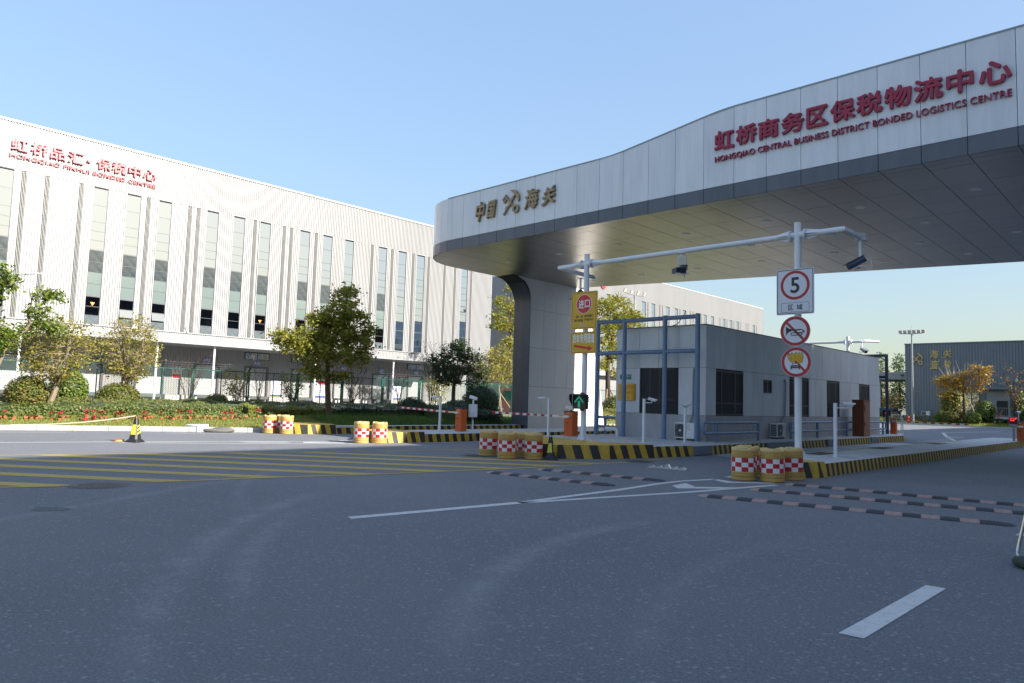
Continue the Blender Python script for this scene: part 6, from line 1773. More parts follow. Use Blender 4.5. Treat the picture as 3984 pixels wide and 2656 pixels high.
m = MB(); m.box(-19.66, -18.4, 114.86, 114.92, 1.05, 3.44); m.build('dark_door', FRAME_B, dr, IBo)
m = MB(); m.box(-21.4, -17.9, 113.9, 115.0, 4.95, 5.22); m.build('door_canopy', INSP, IB)
m = MB(); m.box(-23.5, -21.6, 114.93, 115.02, 2.0, 4.5); wi = m.build('window', FRAME_B, IB)
for x in (-23.45, -22.5):
    m = MB(); m.box(x, x + 0.85, 114.9, 114.93, 2.05, 4.45); m.build('pane', GLASS_N, wi, IBo)
m = MB(); m.tube([(-17.33, 114.9, 6.45), (-17.33, 114.6, 6.45)], 0.05, 8); m.lathe([(0.16, 6.4), (0.17, 6.1), (0.1, 5.95), (0.02, 5.9)], (-17.33, 114.6), 14); m.build('dome_camera', WHITE_STEEL, IB)
t = thing('railing', 'grey steel railing in front of the inspection hall door', 'railing', (-18, 113.2, 1.3))
for a, b in ((-20.4, 2.46), (-20.4, 1.45)):
    m = MB(); m.tube([(-20.3, 113.2, b), (-8, 113.2, b)], 0.03, 6); m.build('rail', GREY_STEEL, t)
for k in range(62):
    m = MB(); m.tube([(-20.3 + 0.2 * k, 113.2, 1.3), (-20.3 + 0.2 * k, 113.2, 2.46)], 0.014, 5); m.build('bar', GREY_STEEL, t)
m = MB(); m.box(-20.6, -6, 112.9, 115.0, 0.3, 1.32); tag(m.build('loading_platform', GH_PLINTH), 'raised concrete platform before the inspection hall door', 'platform')
ac = air_con('tall air conditioner with two fans standing by the inspection hall', (-28.0, 113.9, 0.5), 0, 1.05, 0.4, 1.2)
for ch in list(ac.children):
    if ch.name.startswith(('fan_', 'front', 'maker')): 
        ch.scale = (1, 1, 0.5); ch.location.z += 0.62
        q = ch.copy(); COL.objects.link(q); q.location.z -= 0.60
m = MB(); m.bbox(-31.2, -30.7, 113.2, 113.7, 0.4, 1.05, 0.02); tag(m.build('meter_box', WHITE_STEEL), 'small white cabinet at the left foot of the inspection hall', 'cabinet')
m = MB(); m.bbox(-29.95, -29.15, 112.5, 112.9, 0.5, 0.95, 0.02); tag(m.build('green_box', GREEN_PL), 'low green cabinet beside the mast foot', 'cabinet')
# hydrant
t = thing('fire_hydrant', 'small red fire hydrant in the grass by the mast', 'hydrant', (-27.1, 102.2, 0.4))
m = MB(); m.lathe([(0.16, 0.3), (0.12, 0.4), (0.12, 0.8), (0.17, 0.84), (0.15, 1.0), (0.06, 1.1), (0.01, 1.12)], (-27.1, 102.2), 12); m.tube([(-27.35, 102.2, .75), (-26.85, 102.2, .75)], 0.07, 8); m.build('body', SIGN_R2, t, smooth=True)
# bridge roof between trees and hall
t = thing('yard_canopy', 'pale ribbed canopy roof running left from the inspection hall', 'canopy', (-33, 119, 6.4))
m = MB(); n = 30
for k in range(n):
    x = -40 + 9.2 * k / n; p = 9.2 / n
    m.add([(x, 118, 6.4), (x + p * .6, 118, 6.4), (x + p * .7, 118.04, 6.4), (x + p, 118.04, 6.4), (x, 118, 7.5), (x + p * .6, 118, 7.5), (x + p * .7, 118.04, 7.5), (x + p, 118.04, 7.5)], [(i, i + 1, i + 5, i + 4) for i in range(3)])
m.build('fascia', CLAD, t)
m = MB(); m.box(-40, -30.8, 118.06, 128, 6.42, 7.45); m.build('roof', mat('canopy_underside', (0.12, 0.12, 0.125), 0.6), t)
m = MB(); m.tube([(-32.5, 119, 7.5), (-30.6, 119, 8.6)], 0.1, 8); m.build('strut', WHITE_STEEL, t)
for x in (-39.5, -35.5):
    m = MB(); m.tube([(x, 119, 0), (x, 119, 6.4)], 0.14, 10); m.build('post', WHITE_STEEL, t)
m = MB(); m.box(-32.2, -31.8, 117.85, 118.0, 6.9, 7.1); m.build('flood_lamp', BLACK_PL, t)
# light masts
def mast(label, x, y, h, z0, r0, w, lamps, ang):
    t = thing('light_mast', label, 'light mast', (x, y, z0))
    m = MB(); m.tube([(x, y, z0), (x, y, h)], [r0, r0 * 0.6], 12); m.build('pole', GREY_STEEL, t, smooth=True)
    c, s = math.cos(ang), math.sin(ang)
    m = MB(); m.tube([(x - c * w, y - s * w, h + 0.06), (x, y, h - 0.02), (x + c * w, y + s * w, h + 0.06)], 0.06, 6); m.tube([(x, y, h), (x, y, h + 1.1)], 0.02, 5); m.build('cross_arm', GREY_STEEL, t)
    for k in range(lamps):
        u = -w + 2 * w * k / (lamps - 1)
        dx = 0.25 * (u / w)
        m = MB(); m.obox((x + c * u, y + s * u, h + 0.28), (c, s, 0), (s * 0.4, -c * 0.4, 0.9), (-s + dx, c, 0.4), 0.2, 0.22, 0.05); m.build('floodlight', mat('lamp_glass', (0.45, 0.42, 0.36), 0.3) if 'lamp_glass' not in bpy.data.materials else bpy.data.materials['lamp_glass'], t)
    return t
mast('tall light mast with six floodlights before the inspection hall', -26.6, 102.4, 11.7, 0.3, 0.16, 1.35, 6, 0.0)
mast('light mast with floodlights rising behind the tree under the canopy', -45.0, 66.3, 13.65, 0.2, 0.15, 1.9, 4, PI / 2)
# road lamp arm over the left tree
t = thing('street_lamp', 'grey street lamp whose curved arm reaches out of the left tree', 'street lamp', (-37.6, 6.3, 0.4))
m = MB(); m.tube([(-37.6, 6.3, 0.4), (-37.6, 6.3, 6.0), (-37.6, 6.5, 6.25), (-37.7, 7.2, 6.42), (-37.9, 8.1, 6.65)], [0.07, 0.05, 0.04, 0.035, 0.03], 8); m.build('pole', GREY_STEEL, t, smooth=True)
m = MB(); m.obox((-38.0, 8.55, 6.72), (-0.1, 1, 0.1), (1, 0.1, 0), (0, -0.1, 1), 0.48, 0.08, 0.022); m.build('lamp_head', ALU, t)
# dark car far behind the small barrier, red lorry behind the fence
def vehicle(label, cat, x, y, z, L, W, H, col, rz, lorry=False):
    t = thing('parked_car' if not lorry else 'parked_lorry', label, cat, (x, y, z), rz)
    m = MB()
    if not lorry:
        S = [(-L / 2, 0.3), (-L / 2, 0.75), (-L / 2 + .1, 0.95), (-L * 0.28, 1.0), (-L * 0.16, H - .05), (L * 0.30, H), (L * 0.46, 1.0), (L / 2, 0.9), (L / 2, 0.3)]
    else:
        S = [(-L / 2, 0.45), (-L / 2, H), (-L / 2 + 1.7, H), (-L / 2 + 1.75, 1.3), (L / 2, 1.3), (L / 2, 0.45)]
    m.prism(S, lambda a, b, t_: (a, t_, b), -W / 2, W / 2); m.build('body', col, t, (0, 0, 0))
    for s in (-1, 1):
        m = MB()
        gl = [(-L * 0.24, 1.02), (-L * 0.15, H - .12), (L * 0.28, H - .08), (L * 0.40, 1.02)] if not lorry else [(-L / 2 + .15, 1.5), (-L / 2 + .15, H - .3), (-L / 2 + 1.2, H - .3), (-L / 2 + 1.2, 1.5)]
        m.prism(gl, lambda a, b, t_: (a, t_, b), s * (W / 2 + 0.004), s * (W / 2 + 0.012)); m.build('side_window', GLASS_D, t, (0, 0, 0))
        for wx in (-L * 0.31, L * 0.31):
            m = MB(); m.tube([(wx, s * (W / 2 - .18), 0.33), (wx, s * (W / 2 + .02), 0.33)], 0.33, 18); wh = m.build('wheel', BLACK_PL, t, (0, 0, 0))
            m = MB(); m.tube([(wx, s * (W / 2 + .02), 0.33), (wx, s * (W / 2 + .035), 0.33)], 0.2, 12); m.build('rim', ALU, wh, (0, 0, 0))
    for s in (-1, 1):
        m = MB(); m.box(-L / 2 - .01, -L / 2 + .02, s * W * .36 - .14, s * W * .36 + .14, 0.66, 0.80); m.build('headlight', WHITE_TAPE, t, (0, 0, 0))
        m = MB(); m.box(L / 2 - .02, L / 2 + .01, s * W * .38 - .1, s * W * .38 + .1, 0.7, 0.88); m.build('tail_light', SIGN_R2, t, (0, 0, 0))
    m = MB(); m.add([(-L / 2 + .02 - (0 if not lorry else .04), -W * .4, 1.05 if not lorry else 1.5), (-L / 2 + .02 - (0 if not lorry else .04), W * .4, 1.05 if not lorry else 1.5), (-L * .16 if not lorry else -L / 2 - .01, W * .36, H - .06 if not lorry else H - .25), (-L * .16 if not lorry else -L / 2 - .01, -W * .36, H - .06 if not lorry else H - .25)], [(0, 1, 2, 3)])
    if lorry: m.build('windscreen', GLASS_D, t, (0, 0, 0))
    return t
vehicle('black car parked far back beyond the small barrier', 'car', -31.5, 109.0, 0.55, 4.5, 1.8, 1.55, mat('black_car_paint', (0.012, 0.013, 0.016), 0.2, 0.2), PI / 2)
vehicle('red lorry glimpsed behind the green fence left of the pylon', 'lorry', -47.0, 51.0, 0, 5.5, 2.3, 2.7, mat('red_lorry_paint', (0.5, 0.02, 0.02), 0.3), PI / 2 + 0.2, True)

# ================================================================== GREEN FENCE
FN = thing('mesh_fence', 'dark green chain link fence with bent post tops before the loading docks', 'fence', (-39.2, 20, 0.5))
FNo = tuple(FN.location)
XFEN = -39.2
FY0 = [9.75 - 3.12 * k for k in range(6, 0, -1)] + [9.75 + 3.12 * k for k in range(16)]
pm = MB(); hgt, wid, pit = 2.1, 1.46, 0.105
nw = int((hgt + wid) / pit)
for k in range(nw + 1):
    c = k * pit
    for s in (1, -1):
        y0 = max(0, c - hgt); y1 = min(wid, c)
        if y1 - y0 < 0.02: continue
        p = [(y0, c - y0), (y1, c - y1)]
        if s < 0: p = [(wid - a, b) for a, b in p]
        a, b = p
        r = 0.0042; dx = Vector((b[0] - a[0], b[1] - a[1])).normalized(); nn = Vector((-dx.y, dx.x)) * r
        pm.add([(r * 0.7 * s, a[0] - nn.x, a[1] - nn.y), (r * .7 * s, b[0] - nn.x, b[1] - nn.y), (r * .7 * s, b[0] + nn.x, b[1] + nn.y), (r * .7 * s, a[0] + nn.x, a[1] + nn.y)], [(0, 1, 2, 3)])
panel_mesh = pm.mesh('chain_link_panel', FENCE_G)
postm = MB()
postm.box(-0.045, 0.045, -0.09, -0.03, 0, 2.75); postm.box(-0.045, 0.045, 0.03, 0.09, 0, 2.75)
postm.add([(-0.04, -0.05, 2.1), (0.04, -0.05, 2.1), (0.04, 0.05, 2.1), (-0.04, 0.05, 2.1), (-0.04, -0.05, 2.75), (0.04, -0.05, 2.75), (0.04, 0.05, 2.75), (-0.04, 0.05, 2.75), (0.30, -0.04, 3.1), (0.36, -0.04, 3.08), (0.36, 0.04, 3.08), (0.30, 0.04, 3.1)],
          [(0, 1, 5, 4), (1, 2, 6, 5), (2, 3, 7, 6), (3, 0, 4, 7), (4, 5, 9, 8), (5, 6, 10, 9), (6, 7, 11, 10), (7, 4, 8, 11), (8, 9, 10, 11)])
post_mesh = postm.mesh('post', FENCE_G)
midm = MB(); midm.box(-0.02, 0.02, -0.022, 0.022, 0, 2.75); mid_mesh = midm.mesh('mid_post', FENCE_G)
railm = MB(); railm.box(-0.025, 0.025, 0.09, 3.03, 2.70, 2.755); railm.box(-0.02, 0.02, 0.09, 3.03, 0.35, 0.39); rail_mesh = railm.mesh('rail', FENCE_G)
for y in FY0:
    for nm, me, yy, zz in (('post', post_mesh, y, 0), ('mid_post', mid_mesh, y + 1.56, 0), ('rail', rail_mesh, y, 0), ('chain_link_panel', panel_mesh, y + 0.09, 0.6), ('chain_link_panel', panel_mesh, y + 1.58, 0.6)):
        o = bpy.data.objects.new(nm, me); put(o, FN); o.location = (0, yy - 20, zz - 0.5)
for k in range(3):
    m = MB(); z = 2.83 + 0.12 * k; x = XFEN + 0.1 + 0.1 * k
    m.tube([(x, FY0[0], z), (x, FY0[-1] + 3, z)], 0.006, 4)
    for i in range(300):
        y = FY0[0] + i * 0.2; m.box(x - .012, x + .012, y, y + 0.006, z - 0.02, z + 0.02)
    m.build('barbed_wire', GREY_STEEL, FN)
# ================================================================== VEGETATION
def quads_mesh(name, P, mtl):
    """P: (n,4,3) array of leaf quads"""
    P = np.asarray(P, dtype=np.float32); n = len(P)
    me = bpy.data.meshes.new(name)
    me.vertices.add(n * 4); me.vertices.foreach_set('co', P.reshape(-1))
    me.loops.add(n * 4); me.loops.foreach_set('vertex_index', np.arange(n * 4, dtype=np.int32))
    me.polygons.add(n); me.polygons.foreach_set('loop_start', np.arange(0, n * 4, 4, dtype=np.int32)); me.polygons.foreach_set('loop_total', np.full(n, 4, dtype=np.int32))
    me.materials.append(mtl); me.update(calc_edges=True); me.validate()
    return me

def unit(v): return v / np.maximum(np.linalg.norm(v, axis=-1, keepdims=True), 1e-9)

def leaves(C, size, up=0.45, asp=0.5, var=0.35, out=None, outw=0.0, droop=0.0):
    """rhombic leaves at centres C (n,3)"""
    C = np.asarray(C); n = len(C)
    nrm = rng.normal(size=(n, 3)); nrm[:, 2] = np.abs(nrm[:, 2]) + up
    if out is not None: nrm = unit(nrm) + out * outw
    nrm = unit(nrm)
    t = rng.normal(size=(n, 3)); t[:, 2] -= droop
    t = unit(t - nrm * (t * nrm).sum(1, keepdims=True)); b = np.cross(nrm, t)
    L = size * (1 + var * rng.normal(size=(n, 1))).clip(0.4, 1.8); W = L * asp
    P = np.stack([C - t * L * .5, C + b * W * .5 + t * L * .06, C + t * L * .5, C - b * W * .5 + t * L * .06], 1)
    return P

def ball_pts(n, c, r, shell=0.55):
    d = unit(rng.normal(size=(n, 3))); q = rng.random((n, 1)) ** (1 / 3)
    q = shell + (1 - shell) * q
    return np.array(c) + d * q * np.array(r)

def tree(name, label, base, trunk, clumps, lm, lsize, n_tip, n_leaf, bark=None, group=None, tip_r=0.22, asp=0.5, cat='tree', twig_r=0.012, parent=None, droop=0.0, limb_k=1.0, shell=0.35, up=0.45):
    """trunk: list of (x,y,z,r); clumps: (x,y,z,rx,ry,rz,weight).  Limbs grow from the trunk to every clump, twigs from the limb to the leaf tips"""
    bark = bark or BARK
    t = parent or thing(name, label, cat, base, 0, group)
    off = tuple(t.location)
    m = MB(); m.tube([p[:3] for p in trunk], [p[3] for p in trunk], 9); 
    tw = MB()
    TP = [Vector(p[:3]) for p in trunk]; TR = [p[3] for p in trunk]
    dense = []
    for i in range(len(TP) - 1):
        for k in range(6): dense.append((TP[i].lerp(TP[i + 1], k / 6), TR[i] + (TR[i + 1] - TR[i]) * k / 6))
    dense.append((TP[-1], TR[-1]))
    tips = []
    tw_tot = sum(c[6] for c in clumps)
    zlo = TP[0].z + 0.45 * (TP[-1].z - TP[0].z)
    nodes = [d for d in dense if d[0].z >= zlo] or dense[-3:]
    for cx, cy, cz, rx, ry, rz, w in clumps:
        c = Vector((cx, cy, cz))
        best = min(nodes, key=lambda d: (d[0] - c).length + max(0, d[0].z - c.z + 0.1) * 1.6)
        s, r0 = best
        r = min(r0 * 0.62, 0.03 + 0.02 * (c - s).length) * limb_k
        P = []
        for k in range(7):
            u = k / 6; p = s.lerp(c, u); p.z += 0.18 * (c - s).length * math.sin(PI * u) * (0.5 if c.z > s.z else 0.2)
            p += Vector((rnd.gauss(0, .03), rnd.gauss(0, .03), rnd.gauss(0, .02))) * (c - s).length * 0.5 * (0 < u < 1); P.append(p)
        RR = [r * (1 - 0.65 * k / 6) for k in range(7)]
        m.tube(P, RR, 6)
        for k in range(2, 7): nodes.append((P[k], RR[k]))
        k = max(2, int(n_tip * w / tw_tot))
        T = ball_pts(k, (cx, cy, cz), (rx, ry, rz), shell)
        for q in T:
            qv = Vector(q); st = min(P[2:], key=lambda p: (p - qv).length)
            mid = st.lerp(qv, 0.5); mid.z += 0.06 * (qv - st).length
            tw.tube([st, mid, qv], [twig_r, twig_r * .7, twig_r * .35], 3, cap=False)
            tips.append(q)
    m.build('trunk', bark, t, off, smooth=True)
    if tw.v: tw.build('twigs', bark, t, off)
    tips = np.array(tips)
    idx = rng.integers(0, len(tips), n_leaf)
    C = tips[idx] + rng.normal(size=(n_leaf, 3)) * np.array([tip_r, tip_r, tip_r * 0.75]) * (0.5 + 0.8 * rng.random((len(tips), 1))[idx])
    P = leaves(C, lsize, asp=asp, droop=droop, up=up) - np.array(off, dtype=np.float32)
    o = bpy.data.objects.new('crown', quads_mesh('crown', P, lm)); put(o, t)
    return t

def ball_shrub(label, c, r, lm, n, lsize=0.075, group=None, name='clipped_shrub', flat=1.0):
    t = thing(name, label, 'shrub', (c[0], c[1], c[2] - r[2]), 0, group)
    off = np.array(t.location)
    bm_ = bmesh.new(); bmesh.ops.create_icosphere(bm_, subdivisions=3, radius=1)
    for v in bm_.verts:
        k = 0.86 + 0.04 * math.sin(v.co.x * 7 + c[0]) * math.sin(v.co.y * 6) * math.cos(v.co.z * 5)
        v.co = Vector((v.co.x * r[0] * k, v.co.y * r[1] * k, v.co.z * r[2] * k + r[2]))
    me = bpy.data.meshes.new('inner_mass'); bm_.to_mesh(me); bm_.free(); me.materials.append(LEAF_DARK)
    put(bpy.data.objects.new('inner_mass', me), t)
    d = unit(rng.normal(size=(n, 3))); q = 0.88 + 0.14 * rng.random((n, 1)) + 0.04 * np.sin(d[:, :1] * 9 + c[1]) * np.cos(d[:, 2:] * 8)
    C = np.array(c) + d * q * np.array(r)
    C = C[C[:, 2] > c[2] - r[2] * 0.95]; dd = unit((C - np.array(c)) / np.array(r))
    P = leaves(C, lsize, up=0.25, asp=0.6, out=dd, outw=0.9) - off
    o = bpy.data.objects.new('crown', quads_mesh('crown', P, lm)); put(o, t)
    return t

def stem_shrub(label, base, top, spread, n_stem, lm, n_leaf, bark, lsize=0.06, name='shrub', leaf_from=0.35, r0=0.022, branch=5, group=None, cat='shrub', tip_r=0.10, lean=0.0):
    t = thing(name, label, cat, base, 0, group); off = np.array(base)
    m = MB(); tips = []
    H = top - base[2]
    for s in range(n_stem):
        a = 2 * PI * s / n_stem + rnd.uniform(-.4, .4); q = spread * rnd.uniform(0.35, 1.0); hh = H * rnd.uniform(0.72, 1.0)
        P = []
        for k in range(7):
            u = k / 6; w = u ** 1.25
            P.append(Vector((base[0] + math.cos(a) * q * w + rnd.gauss(0, .02) + lean * u, base[1] + math.sin(a) * q * w + rnd.gauss(0, .02), base[2] + hh * (u ** 0.92))))
        m.tube(P, [r0 * (1 - .8 * k / 6) for k in range(7)], 5)
        for b in range(branch):
            k = rnd.randint(2, 5); st = P[k]; a2 = a + rnd.uniform(-1.5, 1.5); ln = H * rnd.uniform(0.12, 0.28)
            e = st + Vector((math.cos(a2) * ln * .6, math.sin(a2) * ln * .6, ln * rnd.uniform(.5, 1.0)))
            e.z = min(e.z, top)
            m.tube([st, st.lerp(e, .5) + Vector((0, 0, .02)), e], [r0 * .4, r0 * .28, r0 * .12], 4, cap=False)
            for u in (0.35, 0.6, 0.8, 1.0): tips.append(st.lerp(e, u))
        for k in range(int(7 * leaf_from), 7): tips.append(P[k])
    m.build('branches', bark, t, base, smooth=True)
    if n_leaf:
        T = np.array([tuple(p) for p in tips]); C = T[rng.integers(0, len(T), n_leaf)] + rng.normal(size=(n_leaf, 3)) * tip_r
        put(bpy.data.objects.new('crown', quads_mesh('crown', leaves(C, lsize) - off, lm)), t)
    return t

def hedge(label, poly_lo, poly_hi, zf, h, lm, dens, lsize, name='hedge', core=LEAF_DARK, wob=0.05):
    """hedge between two x-profiles: poly_lo/hi = functions of y giving near and far x; zf = ground height"""
    ya, yb = poly_lo[0][1], poly_lo[-1][1]
    def fx(pl, y):
        for a, b in zip(pl[:-1], pl[1:]):
            if a[1] <= y <= b[1]: return a[0] + (b[0] - a[0]) * (y - a[1]) / (b[1] - a[1])
        return pl[-1][0]
    t = thing(name, label, 'hedge', ((poly_lo[0][0] + poly_hi[0][0]) / 2, (ya + yb) / 2, zf(poly_lo[0][0], ya))); off = np.array(t.location)
    def top(y, x): return h * (1 + wob * math.sin(y * 2.1 + x) + wob * math.sin(y * 5.3 + x * 3.1) + 0.5 * wob * math.sin(y * 11 + x * 9))
    n = max(4, int((yb - ya) / 0.3)); m = MB(); vs = []
    for i in range(n + 1):
        y = ya + (yb - ya) * i / n; a, b = fx(poly_lo, y), fx(poly_hi, y); z = zf(a, y); zb = zf(b, y)
        hh = top(y, a) * 0.90
        w = a - b
        vs += [(a - .06 * w, y, z), (a - 0.05 * w, y, z + hh * .8), (a - .16 * w, y, z + hh), (b + .16 * w, y, zb + hh), (b + .05 * w, y, zb + hh * .8), (b + .05 * w, y, zb)]
    m.add(vs, [(6 * i + k, 6 * i + k + 1, 6 * i + 7 + k, 6 * i + 6 + k) for i in range(n) for k in range(5)] + [(0, 1, 2, 3, 4, 5), tuple(6 * n + k for k in range(5, -1, -1))])
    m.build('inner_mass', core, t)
    N = int((yb - ya) * dens); C = []; O = []
    for _ in range(N):
        y = rnd.uniform(ya, yb); a, b = fx(poly_lo, y), fx(poly_hi, y); z = zf(a, y); u = rnd.random()
        hh = top(y, a)
        if u < 0.42: C.append((a + rnd.gauss(0, .03), y, z + hh * rnd.uniform(0.03, 1.0))); O.append((1, 0, .2))
        else:
            x = rnd.uniform(b, a); C.append((x, y, zf(x, y) + top(y, x) * rnd.uniform(0.92, 1.04))); O.append((0.2, 0, 1))
    O = unit(np.array(O))
    put(bpy.data.objects.new('foliage', quads_mesh('foliage', leaves(np.array(C), lsize, up=.2, asp=.55, out=O, outw=.7) - off, lm)), t)
    return t
G = lambda x, y: bed_z(x, y)
# ---- lawn blades on the verge (uncountable)
C = []
for _ in range(52000):
    y = rnd.uniform(-6, 20); d = rnd.random() ** 0.9 * 4.2
    x = kerb_x(y) - 0.2 - d
    if y > 14.8: x = -26.4 - d
    C.append((x, y, bed_z(x, y)))
C = np.array(C); n = len(C)
a = rng.random(n) * 2 * PI; h = 0.035 + 0.035 * rng.random(n); w = 0.014
dx = np.stack([np.cos(a) * w, np.sin(a) * w, np.zeros(n)], 1); ln = rng.normal(size=(n, 3)) * 0.02; ln[:, 2] = h
P = np.stack([C - dx, C + dx, C + ln + dx * .3, C + ln - dx * .3], 1)
o = put(bpy.data.objects.new('grass', quads_mesh('grass', P, GRASS))); o['kind'] = 'stuff'
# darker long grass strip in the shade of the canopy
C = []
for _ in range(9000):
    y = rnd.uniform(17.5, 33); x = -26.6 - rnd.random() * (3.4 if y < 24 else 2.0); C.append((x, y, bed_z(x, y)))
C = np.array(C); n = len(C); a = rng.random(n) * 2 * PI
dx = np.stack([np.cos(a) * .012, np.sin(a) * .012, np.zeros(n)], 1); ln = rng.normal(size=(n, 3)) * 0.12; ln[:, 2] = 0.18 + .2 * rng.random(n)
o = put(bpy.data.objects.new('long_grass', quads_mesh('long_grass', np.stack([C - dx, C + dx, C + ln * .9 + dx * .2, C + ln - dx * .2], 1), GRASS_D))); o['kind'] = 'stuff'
# grass of the far lawn
C = np.stack([rng.uniform(-42, -8, 16000), rng.uniform(99.6, 106, 16000), np.zeros(16000)], 1); C[:, 2] = [far_z(x, y) for x, y in C[:, :2]]
n = len(C); a = rng.random(n) * 2 * PI; dx = np.stack([np.cos(a) * .04, np.sin(a) * .04, np.zeros(n)], 1); ln = rng.normal(size=(n, 3)) * 0.05; ln[:, 2] = 0.10 + .06 * rng.random(n)
o = put(bpy.data.objects.new('grass', quads_mesh('grass', np.stack([C - dx, C + dx, C + ln + dx * .2, C + ln - dx * .2], 1), GRASS))); o['kind'] = 'stuff'

# ---- hedges of the verge
hedge('low soft green hedge just behind the flower row', [(-33.4, 6.0), (-33.0, 9.5), (-32.3, 14.0), (-31.6, 18.5)], [(-35.6, 6.0), (-35.4, 9.5), (-35.0, 14), (-34.6, 18.5)], G, 0.40, LEAF_GC, 900, 0.075, wob=0.10)
hedge('long clipped hedge with reddish tips along the green fence', [(-36.0, -8.0), (-36.0, 5.0), (-36.2, 31.0)], [(-38.6, -8.0), (-38.6, 5.0), (-38.6, 31.0)], G, 0.50, LEAF_HEDGE, 700, 0.085, wob=0.06)
hedge('lime green shrub border at the sunlit end of the hedges', [(-31.6, 15.5), (-30.9, 19.5)], [(-34.0, 15.5), (-33.4, 19.5)], G, 0.36, LEAF_LIME, 1100, 0.07, wob=0.10)
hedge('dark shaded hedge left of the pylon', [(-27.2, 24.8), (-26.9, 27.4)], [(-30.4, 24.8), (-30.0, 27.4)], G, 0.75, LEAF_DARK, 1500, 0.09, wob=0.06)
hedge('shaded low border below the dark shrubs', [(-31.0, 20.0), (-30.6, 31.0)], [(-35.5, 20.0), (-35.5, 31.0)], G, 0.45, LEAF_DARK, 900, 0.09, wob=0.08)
hedge('bright hedge seen between the pylon and the gate house', [(-29.0, 37.0), (-29.0, 47.0)], [(-31.5, 37.0), (-31.5, 47.0)], G, 0.55, LEAF_OLIVE, 500, 0.10, wob=0.1)
# ---- flower pots along the edge of the bed
fl = []
pot = MB(); pot.lathe([(0.045, 0.0), (0.06, 0.085), (0.067, 0.087), (0.067, 0.108), (0.056, 0.108), (0.05, 0.08)], (0, 0), 12); pot_mesh = pot.mesh('pot', POT)
def flower_mesh(red):
    C = np.stack([rng.normal(0, .07, 26), rng.normal(0, .07, 26), 0.16 + 0.10 * rng.random(26)], 1)
    Q = leaves(C, 0.10, up=.6, asp=.6); me = quads_mesh('plant', Q, LEAF_GC); 
    C = np.stack([rng.normal(0, .06, red), rng.normal(0, .06, red), 0.27 + 0.07 * rng.random(red)], 1)
    return me, quads_mesh('flower', leaves(C, 0.10, up=1.0, asp=.7), FLOWER)
FMs = [flower_mesh(k) for k in (14, 22, 9)]
path = [(-33.2, 5.4), (-32.5, 7.4), (-32.1, 9.5), (-31.3, 12.0), (-30.6, 14.0), (-29.8, 16.0)]
def along(pl, s):
    L = [math.dist(a, b) for a, b in zip(pl[:-1], pl[1:])]; s *= sum(L)
    for (a, b), l in zip(zip(pl[:-1], pl[1:]), L):
        if s <= l: return (a[0] + (b[0] - a[0]) * s / l, a[1] + (b[1] - a[1]) * s / l)
        s -= l
    return pl[-1]
where = ['left of the multi-stemmed tree', 'below the multi-stemmed tree', 'between the tree and the lone cone', 'behind the lone cone', 'right of the lone cone', 'by the lime green border']
NP = 52
for i in range(NP):
    s = (i + rnd.uniform(-.3, .3)) / NP; s = min(max(s, 0), 1)
    x, y = along(path, s); x += rnd.gauss(0.0, .24)
    lying = rnd.random() < (0.5 if s < .3 else 0.25); red = rnd.random() < (0.75 if s < .55 else 0.35)
    q = 'crimson flowers' if red else 'wilted plant'
    t = thing('flower_pot', 'terracotta pot %s with %s %s' % ('toppled over' if lying else 'standing', q, where[min(5, int(s * 6))]), 'flower pot', (x, y, bed_z(x, y) + (0.07 if lying else 0.0)), rnd.uniform(0, 6.28), 'terracotta flower pots along the bed')
    if lying: t.rotation_euler = (PI / 2 * 0.92, 0, rnd.uniform(0, 6.28))
    o = bpy.data.objects.new('pot', pot_mesh); put(o, t)
    fm = rnd.choice(FMs)
    o = bpy.data.objects.new('plant', fm[0]); put(o, t)
    if red: o = bpy.data.objects.new('flower', fm[1]); put(o, t)

# ---- clipped balls
B1 = 'clipped round shrubs'
ball_shrub('big clipped ball in front of the multi-stemmed tree at the left', (-35, 7.55, 1.25), (0.92, 0.80, 0.74), LEAF_BALL, 4200, 0.085, B1)
ball_shrub('clipped dome under the second multi-stemmed tree', (-37.6, 11.85, 1.12), (0.95, 0.98, 0.74), LEAF_BALL, 4200, 0.085, B1)
ball_shrub('small clipped ball standing on the long hedge right of the red twigs', (-37.6, 16.65, 1.05), (0.6, 0.58, 0.42), LEAF_BALL, 1500, 0.075, B1)
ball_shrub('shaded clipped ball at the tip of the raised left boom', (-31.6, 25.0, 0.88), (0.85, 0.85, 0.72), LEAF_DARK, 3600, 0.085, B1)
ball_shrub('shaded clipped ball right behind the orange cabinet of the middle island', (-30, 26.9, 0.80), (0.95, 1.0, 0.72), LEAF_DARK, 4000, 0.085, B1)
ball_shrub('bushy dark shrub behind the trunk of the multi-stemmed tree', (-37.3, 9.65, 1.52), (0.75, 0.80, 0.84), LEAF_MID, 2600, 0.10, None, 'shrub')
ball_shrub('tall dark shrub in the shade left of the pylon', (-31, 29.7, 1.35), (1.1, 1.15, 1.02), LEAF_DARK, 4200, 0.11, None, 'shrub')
ball_shrub('bright bush between pylon and gate house', (-33, 46.5, 1.2), (1.3, 1.4, 1.0), LEAF_BALL, 2600, 0.13, None, 'shrub')

